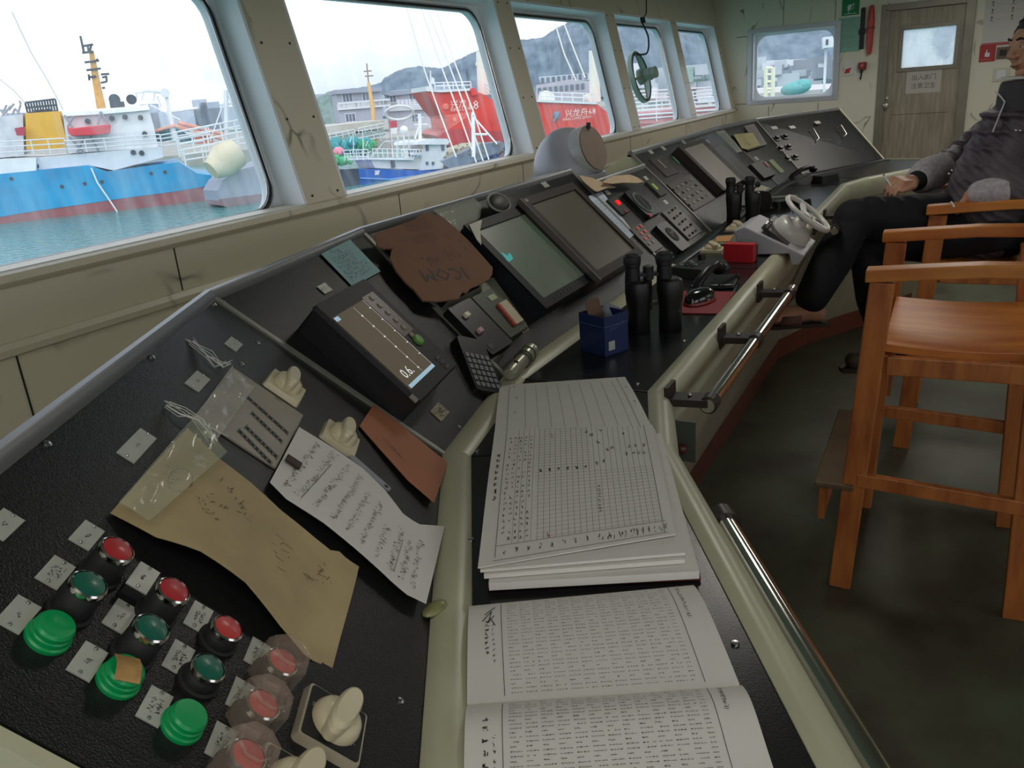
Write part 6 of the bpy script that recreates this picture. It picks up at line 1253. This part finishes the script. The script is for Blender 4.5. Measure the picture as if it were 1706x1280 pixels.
for x0, y0, x1, y1 in ((137, 77, 155, 74), (137, 88, 155, 86), (138, 77, 140, 88), (146, 75, 148, 87), (152, 75, 150, 86), (134, 60, 140, 88), (141, 104, 165, 101), (144, 117, 168, 114), (148, 129, 160, 127), (148, 124, 149, 134), (160, 102, 163, 98), (168, 124, 182, 123), (168, 138, 178, 136), (177, 126, 178, 136), (170, 129, 176, 128), (170, 147, 175, 146)): bar(b, f, x0, y0, x1, y1, -4.5, .12)
b.build('mast_fittings', DK, t)
b = MB(f); pts = [(111, 212), (118, 214), (180, 207), (184, 209), (182, 222), (168, 225), (120, 227), (114, 222)]; b.ppx(pts, -2.0, -.2); b.build('lifeboat', mm('lifeboat_red', (206, 52, 66), .45), t, bevel=.1)
b = MB(f); b.ppx([(24, 214), (40, 211), (40, 226), (28, 226)], -2.0, -.6); b.build('lifeboat', mm('lifeboat_dark', (170, 44, 70), .45), t)
b = MB(f); rails(b, f, [f.px(0, 263, -.3), f.px(113, 256, -.3)], -.3, 1.6, .07); rails(b, f, [f.px(113, 256, -.3), f.px(270, 244, -.3)], -.3, 1.3, .07); rails(b, f, [f.px(272, 250, -.3), f.px(352, 236, -.3)], -.5, 1.6, .07, 4); rails(b, f, [f.px(305, 268, -.3), f.px(345, 262, -.3)], -.4, 2.4, .08, 4)
b.build('deck_rail', RL, t)
b = MB(f)
for x0, y0, x1, y1 in ((107, 192, 122, 214), (122, 195, 112, 212), (168, 186, 163, 208), (168, 186, 180, 206), (115, 228, 140, 255), (140, 230, 128, 256), (150, 226, 165, 252)): bar(b, f, x0, y0, x1, y1, -1.2, .12)
b.build('davit', mm('davit_grey', (150, 152, 160), .5), t)
b = MB(f)
for x, y in ((186, 197), (208, 195), (234, 196), (241, 223), (55, 276), (60, 277), (146, 202), (222, 254), (236, 255)): b.lathe(*f.px(x, y, -1.3), [(.28, -1.9), (.28, -1.3)], 12)
for x, y in ((103, 311), (141, 306), (170, 303), (252, 289), (275, 287), (19, 298)): b.lathe(*f.px(x, y, .05), [(.2, -.05), (.2, .06)], 10)
b.build('porthole', DK, t)
b = MB(f); b.ppx([(182, 170), (206, 169), (208, 178), (184, 180)], -5, -3.5); b.lathe(*f.px(191, 166, -4), [(.6, -4.2), (.6, -3.6)], 14); b.lathe(*f.px(219, 166, -4), [(.45, -4.2), (.55, -3.6)], 14); b.build('deck_gear', DK, t)
shippart(t, f, 'aft_works', [(-50, 196), (10, 193), (38, 190), (40, 258), (-50, 268)], -9, -3, mm('works_white', (206, 210, 216), .6, var=.25, vs=.8))
b = MB(f)
for k in range(16): x = random.uniform(0, 40); y = random.uniform(165, 195); bar(b, f, x, y, x+random.uniform(-10, 10), y+random.uniform(4, 18), -5, .12)
b.build('aft_gantry', mm('davit_grey', (150, 152, 160), .5), t)
# crane and fore deck gear
t = thing('deck_crane', 'white deck crane with curved head over orange red booms on the blue ship', 'crane', f.p(30, 4, -4)); b = MB(f)
for x0, y0, x1, y1, r in ((276, 154, 283, 190, .22), (283, 190, 292, 236, .35), (225, 155, 245, 151, .15), (245, 151, 276, 154, .18), (228, 158, 226, 170, .12), (240, 152, 236, 168, .12), (258, 153, 255, 172, .12), (283, 186, 330, 180, .14), (262, 160, 270, 180, .12), (250, 175, 300, 200, .10)): bar(b, f, x0, y0, x1, y1, -4, r)
b.lathe(*f.px(275, 155, -4), [(.5, -4.4), (.5, -3.6)], 14); b.build('crane_post', mm('crane_white', (222, 222, 226), .5), t)
b = MB(f)
for x0, y0, x1, y1, r in ((257, 219, 290, 209, .18), (290, 209, 360, 228, .22), (297, 204, 380, 226, .22), (300, 214, 372, 232, .18)): bar(b, f, x0, y0, x1, y1, -3.6, r)
b.build('boom', mm('boom_orange', (222, 150, 128), .5), t)
b = MB(f); b.ppx([(258, 222), (290, 212), (318, 226), (330, 238), (262, 236)], -6, -4.5); b.build('covered_hatch', mm('hatch_teal', (52, 96, 108), .6), t)
b = MB(f); b.ppx([(318, 215), (352, 222), (356, 238), (326, 240)], -5, -4); b.build('orange_cover', mm('cover_orange', (222, 122, 104), .6), t)
# grey ship in the haze at the right of the first window
f2 = SF((350, 350), (480, 330)); t = thing('patrol_ship', 'pale grey hull half lost in haze at the right edge of the first window', 'ship', f2.p(6, 0, -4))
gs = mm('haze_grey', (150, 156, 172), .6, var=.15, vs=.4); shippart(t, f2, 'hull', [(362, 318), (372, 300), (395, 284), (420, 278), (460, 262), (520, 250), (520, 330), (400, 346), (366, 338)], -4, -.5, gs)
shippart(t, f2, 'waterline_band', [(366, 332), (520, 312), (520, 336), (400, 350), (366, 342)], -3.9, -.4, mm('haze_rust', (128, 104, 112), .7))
b = MB(f2); rails(b, f2, [f2.px(300, 262, -1), f2.px(420, 236, -1)], -1, 2.4, .09, 4); rails(b, f2, [f2.px(310, 276, -1), f2.px(400, 262, -1)], -1, 1.6, .09, 3); rails(b, f2, [f2.px(400, 250, -1), f2.px(500, 236, -1)], -1, 2.4, .09, 4)
bar(b, f2, 376, 150, 378, 250, -2, .25); bar(b, f2, 366, 175, 388, 172, -2, .12); bar(b, f2, 378, 155, 350, 235, -2, .07); bar(b, f2, 378, 155, 420, 240, -2, .07); b.build('deck_rail', RL, t)
b = MB(); P = [f2.p(*f2.px(x, y, .5), .5) for x, y in ((352, 284), (372, 268), (394, 254))]; b.tube(P, [1.0, 1.7, 1.5], 14); tag(b.build('canvas_roll', mm('canvas', (206, 196, 168), .8, var=.15, vs=.8), smooth=50), 'rolled cream canvas on the rail of the hazy grey ship', 'canvas')
# distant breakwater and city haze behind the blue ship
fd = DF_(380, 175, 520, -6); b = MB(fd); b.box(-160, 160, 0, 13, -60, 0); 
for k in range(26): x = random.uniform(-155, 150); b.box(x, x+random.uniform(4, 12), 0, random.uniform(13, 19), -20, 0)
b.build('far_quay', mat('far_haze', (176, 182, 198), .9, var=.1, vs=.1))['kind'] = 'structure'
# mooring rope on the blue ship and own-ship rigging
b = MB(f); b.ftube([(*f.px(152, 280, .3), .3), (*f.px(162, 304, .5), .5), (*f.px(180, 330, .8), .8), (*f.px(198, 357, 1), 1)], .09, 6); tag(b.build('mooring_rope', RL, smooth=50), 'white rope hanging down the blue hull', 'rope')
for k, (pts, lb) in enumerate((([(20, 20), (52, 88), (80, 135), (105, 182)], 'thin stay crossing the sky left of the yellow mast'), ([(0, 132), (24, 152), (42, 172)], 'thin stay at the left edge above the yellow funnel'), ([(676, 8), (708, 120), (735, 195), (760, 262)], 'leftmost of the four pale stays in the second window'), ([(700, 10), (735, 110), (765, 190), (795, 275)], 'second pale stay from the left in the second window'), ([(712, 14), (745, 100), (775, 180), (806, 272)], 'third pale stay from the left in the second window'), ([(726, 16), (752, 90), (790, 190), (815, 268)], 'rightmost of the four pale stays in the second window'), ([(925, 40), (940, 90), (960, 135)], 'left pale stay in the third window'), ([(940, 40), (955, 80), (975, 130)], 'right pale stay in the third window'))):
    b = MB(); b.tube([pd(x, y, 13) for x, y in pts], .009 if k < 2 else .012, 5); tag(b.build('rigging_stay', mm('stay_grey', (178, 180, 186), .5) if k < 2 else mm('stay_white', (226, 220, 212), .5), smooth=50), lb, 'stay', 'rigging stays')
# ---- quay buildings
bm = mm('wall_grey', (168, 170, 182), .8, var=.12, vs=.25); bm2 = mm('wall_lilac', (182, 180, 190), .8, var=.1, vs=.25); trim_ = mm('trim_light', (206, 208, 214), .7); win_ = mm('window_dark', (96, 104, 122), .4)
def building(label, f, wall, roof, lines, wins_, c0=-14, m=bm, wsz=(2.6, 2.2)):
    t = thing('quay_building', label, 'building', f.p(*f.px(*wall[-1], 0), -6)); shippart(t, f, 'wall', wall, c0, 0, m)
    shippart(t, f, 'roof_edge', roof, c0-1, 1.2, mm('roof_grey', (146, 150, 164), .7), 1.2)
    for (x0, y0, x1, y1) in lines: b = MB(f); p, q = f.px(x0, y0, .5), f.px(x1, y1, .5); b.beam(f.p(*p, .5), f.p(*q, .5), 1.4, .5, tuple(f.n)); b.build('ledge', trim_, t)
    for x, y in wins_:
        p = f.px(x, y, .2); b = MB(f); b.box(p[0]-wsz[0]/2, p[0]+wsz[0]/2, p[1]-wsz[1]/2, p[1]+wsz[1]/2, -.2, .15); o = b.build('window', trim_, t)
        b = MB(f)
        for k in (-1, 0, 1): b.box(p[0]+k*wsz[0]*.31-wsz[0]*.12, p[0]+k*wsz[0]*.31+wsz[0]*.12, p[1]-wsz[1]*.4, p[1]+wsz[1]*.4, .15, .22)
        b.build('pane', win_, o)
    return t
fb = DF_(600, 205, 205, -5.2, .10)
building('long two storey grey quay building left of the red bow', fb, [(559, 154), (634, 149), (638, 180), (638, 227), (572, 236), (566, 200)], [(557, 150), (612, 146), (636, 146), (636, 152), (558, 157)], [(562, 179, 650, 172), (563, 176, 650, 169)], [(579, 163), (612, 161), (584, 196)])
fb2 = DF_(690, 205, 212, -5.2, -.04)
building('lilac grey wing of the quay building directly behind the red bow', fb2, [(640, 156), (722, 150), (740, 170), (752, 215), (744, 232), (650, 228)], [(636, 156), (650, 152), (722, 147), (724, 152), (650, 160)], [(648, 181, 735, 176)], [(652, 164), (690, 163), (694, 197)], m=bm2)
t = thing('roof_sign', 'white rooftop characters above the ring shaped walkway', 'sign', fb2.p(*fb2.px(658, 176, 3), 3)); b = MB(fb2)
for k in range(8):
    p = fb2.px(664+k*6.6, 171-k*.3, 4)
    for j in range(5): b.quad2(p[0]-.42, p[1]-.55+j*.28, p[0]+.42, p[1]-.55+j*.28, .13, 4, 0)
    b.quad2(p[0]+.05*(k % 3-1), p[1]-.6, p[0]+.05*(k % 3-1), p[1]+.65, .16, 4, 0)
b.build('sign_characters', mm('sign_white', (232, 232, 238), .6), t)
b = MB(fb2); p = fb2.px(662, 178, 3.8); q = fb2.px(710, 176, 3.8); b.beam(fb2.p(*p, 3.8), fb2.p(*q, 3.8), .15, .2); b.build('sign_bar', trim_, t)
fr_ = DF_(665, 188, 185, None); b = MB(fr_); b.tube([fr_.p(3.1*math.cos(x)*1.0, 1.5*math.sin(x), 2*math.sin(x)) for x in [2*math.pi*i/36 for i in range(36)]], .28, 8, closed=True)
tag(b.build('ring_walkway', RL, smooth=60), 'white ring shaped walkway under the rooftop characters', 'walkway')
# yellow mast, quay wall, jetty
t = thing('signal_mast', 'slim yellow mast standing before the grey quay building', 'mast', gz(622, 250, -5)); b = MB(); b.tube([pd(626, 245, 150), pd(621, 180, 150), pd(614, 138, 150)], [.5, .42, .28], 8); b.build('mast_post', mm('mast_yellow2', (206, 160, 92), .5), t, smooth=50)
b = MB(); b.tube([pd(614, 138, 150), pd(611, 106, 150)], .14, 6)
for x0, y0, x1, y1 in ((606, 119, 619, 118), (608, 127, 622, 126)): b.tube([pd(x0, y0, 150), pd(x1, y1, 150)], .12, 5)
b.build('mast_top', mm('mast_brown', (140, 120, 96), .6), t)
fj = DF_(560, 240, 140, None, .25)
t = thing('floating_jetty', 'white railed jetty running left of the blue fishing boat', 'jetty', gz(570, 260)); b = MB(fj)
shippart(t, fj, 'wall', [(530, 212), (600, 204), (640, 200), (640, 214), (535, 226)], -8, 0, mm('wall_cream', (200, 194, 182), .8, var=.2, vs=.5)); shippart(t, fj, 'deck', [(535, 232), (640, 215), (642, 226), (540, 246)], -6, .5, mm('deck_green_grey', (160, 176, 168), .8), .5)
b = MB(fj); rails(b, fj, [fj.px(540, 236, 1), fj.px(592, 226, 1)], 1, 1.0, .09, 2, 1.0); rails(b, fj, [fj.px(598, 224, 1), fj.px(640, 216, 1)], 1, 1.0, .09, 2, 1.0); rails(b, fj, [fj.px(548, 252, 1), fj.px(645, 232, 1)], 1, 1.1, .09, 2, 1.1)
b.build('jetty_rail', RL, t)
# mixed boats, nets
def heap(label, x, y, d, rx, rz, m, cat='nets', nm='net_heap'):
    p = pd(x, y, d); b = MB(); n = 18
    for k in range(n): q = p+Vector((random.uniform(-rx, rx), random.uniform(-rx, rx)*.4, random.uniform(-rz*.3, rz*.5))); b.ball(q, rx*.35*random.uniform(.6, 1.2), rx*.3, rz*.5, 8, 6)
    tag(b.build(nm, m, smooth=60), label, cat)
heap('blue green fishing nets left of the blue fishing boat', 583, 246, 118, 3.0, 1.6, mm('net_teal', (56, 156, 160), .9, var=.4, vs=2))
heap('bright green fishing nets beside the teal heap', 612, 244, 116, 1.4, 1.0, mm('net_green', (70, 170, 120), .9, var=.4, vs=2))
heap('green netting at the left corner of the second window', 566, 268, 112, 1.4, 1.0, mm('net_lime', (80, 180, 120), .9, var=.3, vs=2))
heap('pink buoys beside the teal nets', 560, 254, 113, .9, .8, mm('buoy_pink', (226, 140, 158), .7), 'buoys', 'buoy_heap')
# ---- blue fishing boat
f = SF((575, 312), (760, 280)); t = thing('fishing_boat', 'blue hulled fishing boat with a white wheelhouse in the second window', 'boat', f.p(12, 0, -3))
fbu = mm('hull_royal', (34, 92, 180), .45, var=.25, vs=.5); fbd = mm('hull_navy', (40, 56, 96), .5, var=.3, vs=.5)
shippart(t, f, 'hull', [(597, 281), (640, 282), (700, 284), (735, 283), (780, 275), (815, 262), (842, 246), (850, 240), (830, 262), (800, 276), (760, 288), (690, 300), (640, 306), (600, 310)], -5, 0, fbu)
shippart(t, f, 'bow_flare', [(735, 283), (780, 275), (815, 262), (848, 242), (846, 250), (800, 276), (745, 290)], -5, .1, fbd)
shippart(t, f, 'stern', [(530, 284), (597, 281), (600, 310), (560, 318), (530, 320)], -5, 0, mm('hull_blacknavy', (38, 42, 62), .6))
shippart(t, f, 'wheelhouse', [(706, 238), (745, 238), (741, 266), (735, 281), (700, 284), (702, 262)], -4, -.8, W_)
shippart(t, f, 'wheelhouse_roof', [(696, 236), (712, 231), (745, 231), (749, 237), (746, 241), (696, 241)], -4.6, -.2, W_)
shippart(t, f, 'deckhouse', [(618, 266), (700, 263), (740, 264), (738, 283), (640, 281), (625, 280)], -4, -1, mm('deckhouse_cream', (222, 220, 214), .6, var=.15, vs=.6))
shippart(t, f, 'upper_deck', [(614, 263), (690, 263), (690, 267), (614, 266)], -4.4, -.5, W_)
b = MB(f)
for x, y, w, h in ((712, 246, .5, .8), (738, 246, .5, .8), (656, 273, .5, .9), (693, 252, 1.0, 1.2), (684, 254, .6, 1.0), (712, 272, .4, .4), (722, 272, .4, .4)): p = f.px(x, y, -.7); b.box(p[0]-w/2, p[0]+w/2, p[1]-h/2, p[1]+h/2, -.9, -.68)
b.build('window', mm('boat_window', (90, 96, 110), .3), t)
b = MB(f)
for k in range(5): bar(b, f, 655+k*9, 262, 652+k*9.6, 226-random.uniform(0, 12), -1.2, .06)
bar(b, f, 640, 236, 700, 232, -1.2, .06); bar(b, f, 618, 262, 640, 236, -1.4, .05); bar(b, f, 606, 268, 604, 215, -2, .08); bar(b, f, 590, 268, 588, 222, -2, .07); bar(b, f, 604, 216, 652, 228, -2, .03)
for k in range(3): b.ftube([(*f.px(686+k*6, 256, -.4), -.4), (*f.px(689+k*6, 259, -.4), -.4)], .28, 10)
b.build('rigging', mm('rig_pale', (190, 196, 206), .6), t)
b = MB(f); b.ppx([(692, 243), (703, 242), (703, 259), (693, 260)], -1.5, -.9); b.build('wooden_door', mm('door_tan', (170, 128, 110), .6), t)
b = MB(f); rails(b, f, [f.px(622, 262, -.6), f.px(700, 262, -.6)], -.6, 1.0, .05, 2, .8); rails(b, f, [f.px(575, 268, -.6), f.px(615, 266, -.6)], -.6, 1.2, .06, 3, .8); rails(b, f, [f.px(670, 262, -.5), f.px(704, 261, -.5)], -.5, .9, .07, 2, .5)
for k in range(24): x = random.uniform(575, 700); y = random.uniform(222, 262); bar(b, f, x, y, x+random.uniform(-5, 5), y+random.uniform(4, 16), -2, .05)
b.build('deck_rail', RL, t)
b = MB(f); bar(b, f, 700, 236, 699, 190, -2, .22); bar(b, f, 690, 208, 712, 207, -2, .08); bar(b, f, 690, 236, 697, 212, -2, .10); bar(b, f, 694, 196, 706, 195, -2, .06); b.ball(f.p(*f.px(673, 217, -2), -2), .55); bar(b, f, 673, 224, 673, 238, -2, .1); b.build('boat_mast', W_, t, smooth=50)
b = MB(f); b.ppx([(648, 202), (661, 201), (662, 212), (650, 213)], -1.4, -1.35, 0); b.ppx([(650, 214), (662, 213), (661, 223), (651, 223)], -1.4, -1.35, 1); bar(b, f, 649, 200, 652, 262, -1.4, .05); b.build('red_flag', [mm('flag_red', (196, 56, 76), .6), mm('flag_white', (226, 222, 220), .6)], t)
b = MB(f); b.ppx([(740, 262), (775, 268), (790, 266), (800, 256), (830, 246), (843, 242), (800, 237), (762, 250), (745, 256)], -4, -.6); b.build('fore_deck', mm('deck_sand', (176, 168, 146), .8, var=.3, vs=1.2), t)
b = MB(f); p = f.px(735, 290, .1); 
for k in range(4): q = f.px(626+k*1.8, 288-.2*k, .12); b.quad2(q[0]-.18, q[1]-.25, q[0]+.12, q[1]+.25, .12, .12); b.quad2(q[0]-.15, q[1]+.2, q[0]+.15, q[1]+.2, .1, .12)
b.build('hull_marking', mm('sign_white', (232, 232, 238), .6), t)
b = MB(f); b.ftube([(*f.px(600, 297, .15), .15), (*f.px(650, 299, .15), .15), (*f.px(700, 292, .15), .15)], .10, 6); b.build('rubbing_strake', mm('strake', (96, 150, 214), .5), t)
b = MB(); A = pd(788, 190, 90); b.tube([A, pd(789, 240, 90), pd(789, 262, 90)], .22, 8); b.tube([pd(787, 192, 90), pd(791, 191, 90)], .35, 8); b.tube([pd(790, 196, 90), pd(828, 240, 90)], .1, 6); b.tube([pd(788, 224, 90), pd(812, 224, 90)], .14, 6); tag(b.build('derrick_post', mm('crane_white', (222, 222, 226), .5), smooth=50), 'white derrick post with a slanting brace before the red hull', 'derrick')
t = thing('moored_trawler', 'sandy decked blue trawler bow lying under the red ship', 'boat', gz(800, 262)); 
f = DF_(800, 262, 100, ZW, .15); shippart(t, f, 'hull', [(735, 270), (775, 252), (800, 240), (835, 236), (842, 240), (835, 252), (790, 270), (750, 282)], -5, -3, mm('hull_slate', (110, 118, 136), .6)); b = MB(f)
for k in range(26): x = random.uniform(745, 838); y = random.uniform(236, 256); bar(b, f, x, y, x+random.uniform(-6, 6), y+random.uniform(-2, 6), -2.6, .10)
b.build('deck_clutter', mm('clutter_brown', (120, 106, 92), .8), t)
# ---- red ships
red = mm('hull_orange_red', (222, 60, 44), .45, var=.12, vs=.25, col2=(200, 52, 44)); reds = mm('hull_pinkish', (190, 62, 66), .5, var=.15, vs=.3)
def text_on(t, f, body, size, x, y, c, rot=0, name='hull_lettering', sx=1): b = MB(f); p = f.px(x, y, c); b.text(body, size, p[0], p[1], c, rot, 0, 1, sx); b.build(name, mm('letter_white', (236, 214, 204), .6), t)
f = DF_(790, 230, 135, ZW, .22); t = thing('red_ship', 'orange red ship bow pointing left with white name in the second window', 'ship', f.p(8, 0, -8))
shippart(t, f, 'hull', [(710, 151), (735, 153), (785, 150), (808, 158), (840, 180), (930, 196), (930, 262), (790, 262), (752, 240), (748, 214), (745, 198), (730, 180)], -16, 0, red)
shippart(t, f, 'underwater_hull', [(726, 226), (733, 220), (749, 216), (760, 214), (930, 224), (930, 262), (778, 262), (750, 244), (732, 234)], -15, .3, reds)
shippart(t, f, 'forecastle_edge', [(709, 144), (720, 143), (722, 150), (785, 147), (786, 151), (735, 154), (710, 152)], -15, .4, RL)
text_on(t, f, '兴龙', 1.35, 764, 174, .15, 0); text_on(t, f, '18', 2.0, 788, 176, .15); text_on(t, f, 'XING LONG', .7, 770, 182, .15)
b = MB(f); b.tube([f.p(*f.px(806, 158, -6), -6), f.p(*f.px(803, 86, -6), -6)], 1.0, 12); bar(b, f, 793, 107, 820, 106, -6, .35); bar(b, f, 800, 86, 816, 87, -6, .5); bar(b, f, 815, 90, 817, 125, -6, .3)
for k in range(7): bar(b, f, 806, 95+k*6, 816, 95+k*6, -6, .12)
b.build('foremast', mm('mast_cream', (222, 220, 206), .5), t, smooth=50)
b = MB(f); bar(b, f, 717, 118, 718, 146, -2, .12); b.ppx([(719, 128), (724, 131), (724, 141), (719, 139)], -2, -1.95); rails(b, f, [f.px(725, 149, -1), f.px(785, 147, -1)], -1, 1.0, .09, 2, 1.4); rails(b, f, [f.px(808, 156, -1), f.px(845, 180, -1)], -1, 1.6, .12, 3, 1.4); b.build('bow_rail', RL, t)
b = MB(f); b.ppx([(783, 148), (790, 146), (798, 157), (786, 160)], -2, .5); b.build('red_cover', mm('cover_red', (214, 46, 48), .5), t)
b = MB(f); b.lathe(*f.px(743, 178, .2), [(.55, 0), (.45, .15), (.0001, .2)], 12); b.lathe(*f.px(758, 199, .2), [(.35, 0), (.3, .1), (.0001, .15)], 12); b.build('anchor_recess', mm('pale_red', (222, 116, 100), .5), t, smooth=50)
f = DF_(980, 225, 118, ZW, .30); t = thing('red_ship', 'nearer orange red ship with a grey anchor and long deck of rails', 'ship', f.p(14, 0, -8))
shippart(t, f, 'hull', [(880, 176), (893, 168), (993, 172), (1005, 182), (1022, 193), (1100, 190), (1215, 180), (1215, 262), (930, 275), (900, 250), (885, 220)], -16, 0, red)
shippart(t, f, 'main_deck', [(1022, 191), (1100, 186), (1215, 175), (1215, 199), (1100, 206), (1040, 206)], -16, .4, mm('haze_paled_red', (206, 120, 122), .6, var=.2, vs=.5))  # hull red paled to pink, fogged-glass haze put into the colour
shippart(t, f, 'forecastle_edge', [(893, 166), (994, 170), (994, 174), (893, 170)], -15, .3, RL)
text_on(t, f, '兴龙舟68', 1.15, 967, 188, .15, .02); text_on(t, f, 'XING LONG ZHOU', .5, 962, 197, .15, .02)
b = MB(f); p = f.px(928, 192, .3); b.lathe(p[0], p[1], [(.55, 0), (.5, .3), (.0001, .4)], 12); b.ftube([(p[0]-.5, p[1]-.8, .3), (p[0], p[1], .5), (p[0]+.3, p[1]+.4, .3)], .2, 8); b.build('anchor', mm('anchor_grey', (120, 128, 146), .5), t, smooth=50)
b = MB(f); rails(b, f, [f.px(900, 167, -1), f.px(990, 170, -1)], -1, 1.1, .08, 2, 1.5)
for y in (186, 193, 200, 207): rails(b, f, [f.px(1040, y-1, .6), f.px(1250, y-16, .6)], .6, 1.0, .11, 2, 4)
for k in range(14): x = 1062+random.uniform(0, 140); bar(b, f, x, 168, x+2, 188, -3, .12)
rails(b, f, [f.px(1040, 172, -8), f.px(1250, 160, -8)], -8, 1.6, .12, 3, 2.4); b.build('deck_rail', RL, t)
b = MB(f); b.tube([f.p(*f.px(992, 170, -6), -6), f.p(*f.px(988, 84, -6), -6)], [.85, .65], 12); bar(b, f, 983, 100, 1002, 99, -6, .3); bar(b, f, 982, 128, 1006, 127, -6, .35); bar(b, f, 977, 158, 984, 172, -6, .6); b.lathe(*f.px(912, 164, -4), [(1.1, -5), (1.0, -3.5)], 16); b.build('foremast', mm('mast_cream', (222, 220, 206), .5), t, smooth=50)
# warehouses and clutter behind the red ships
f = DF_(960, 160, 260, -5.2)
for k, (pix, lb, m_) in enumerate((([(893, 142), (952, 132), (985, 136), (985, 168), (893, 172)], 'long low white warehouse behind the nearer red ship', bm2), ([(898, 128), (1030, 118), (1030, 130), (900, 138)], 'pale roofed shed row below the hill in the third window', mm('shed_pale', (190, 200, 210), .8)))):
    t = thing('warehouse', lb, 'building', f.p(*f.px(*pix[-1], 0), -6)); shippart(t, f, 'wall', pix, -10-14*k, -14*k, m_)
    b = MB(f)
    for j in range(9): x = pix[0][0]+6+j*9; y = pix[0][1]+9-j*.9+ (0 if k == 0 else -3); p = f.px(x, y, .3-14*k); b.box(p[0]-.5, p[0]+.5, p[1]-.8, p[1]+.8, -.2-14*k, .3-14*k)
    b.build('window', win_, t)
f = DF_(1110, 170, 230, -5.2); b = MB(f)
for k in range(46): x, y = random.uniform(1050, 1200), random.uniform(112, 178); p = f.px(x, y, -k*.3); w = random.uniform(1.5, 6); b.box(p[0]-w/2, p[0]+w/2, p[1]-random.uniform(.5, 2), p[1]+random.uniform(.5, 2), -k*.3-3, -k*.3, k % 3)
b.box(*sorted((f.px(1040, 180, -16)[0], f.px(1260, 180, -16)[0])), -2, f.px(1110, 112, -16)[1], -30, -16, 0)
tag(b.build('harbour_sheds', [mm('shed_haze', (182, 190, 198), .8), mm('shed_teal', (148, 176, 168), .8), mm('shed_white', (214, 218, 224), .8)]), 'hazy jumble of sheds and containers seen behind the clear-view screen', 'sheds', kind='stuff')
# ---- seen through the far side window
f = DF_(1320, 130, 120, None, -.1); b = MB(f)
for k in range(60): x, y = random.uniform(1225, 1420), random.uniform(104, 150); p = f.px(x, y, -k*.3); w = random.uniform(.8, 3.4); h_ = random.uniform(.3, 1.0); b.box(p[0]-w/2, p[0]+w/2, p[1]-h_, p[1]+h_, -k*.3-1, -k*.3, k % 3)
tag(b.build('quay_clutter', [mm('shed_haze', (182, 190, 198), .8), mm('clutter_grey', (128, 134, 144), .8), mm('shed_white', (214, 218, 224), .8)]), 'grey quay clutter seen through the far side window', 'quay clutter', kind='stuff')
b = MB(f); q = [f.px(x, y, 0) for x, y in ((1210, 107), (1440, 98))]; b.beam(f.p(*q[0], -30), f.p(*q[1], -30), 2, 1.0); [b.beam(f.p(*q[0], -30).lerp(f.p(*q[1], -30), k/5), f.p(*q[0], -30).lerp(f.p(*q[1], -30), k/5)+Vector((0, 0, -11)), .8, .8, (1, 0, 0)) for k in range(6)]; tag(b.build('long_white_pier', RL), 'long white pier line crossing the view in the far side window', 'pier')
p0 = pd(1255, 160, 40); f = DF_(1320, 165, 40, None, 0); b = MB(f); b.ppx([(1225, 158), (1420, 146), (1420, 178), (1225, 182)], -18, -1); o = b.build('neighbour_deck', mat('deck_hazy', (196, 192, 190), .7, var=.2, vs=.5)); tag(o, 'pale deck of the neighbouring vessel below the teal tarpaulin', 'deck')
t = thing('cream_post', 'cream double post with rungs left of the teal tarpaulin', 'post', pd(1280, 160, 40)); b = MB(f)
for x in (1276, 1288): bar(b, f, x, 112, x-1, 178, 0, .10)
for y in (113, 124, 136, 148): bar(b, f, 1276, y, 1288, y, 0, .07)
b.build('post_frame', mm('post_cream', (232, 226, 196), .5), t)
b = MB(); c = pd(1326, 147, 40); fr2 = Fr(c, (1, .1, .12), (0, 1, 0)); b.ball(c, .72, .5, .33, 16, 10, fr=fr2); b.ball(c+fr2.u*.25+Vector((0, 0, .08)), .45, .45, .30, 14, 10, fr=fr2); o = b.build('teal_tarpaulin', mm('tarp_teal', (92, 172, 170), .6, var=.2, vs=6), smooth=60); tag(o, 'rounded teal tarpaulin bundle seen through the far side window', 'tarpaulin')
b = MB(f); b.ppx([(1371, 62), (1388, 60), (1390, 78), (1372, 80)], -2, 0); p = f.px(1378, 70, .05); b.box(p[0]-.05, p[0]+.05, p[1]-.12, p[1]+.12, 0, .05, 1); b.box(p[0]-.06, p[0]+.06, p[1]-3.2, p[1]-.2, -1.1, -.9, 0); tag(b.build('white_deck_box', [W_, DK]), 'white box with a dark slot at the top right of the far side window', 'box')
# ================================================================ end
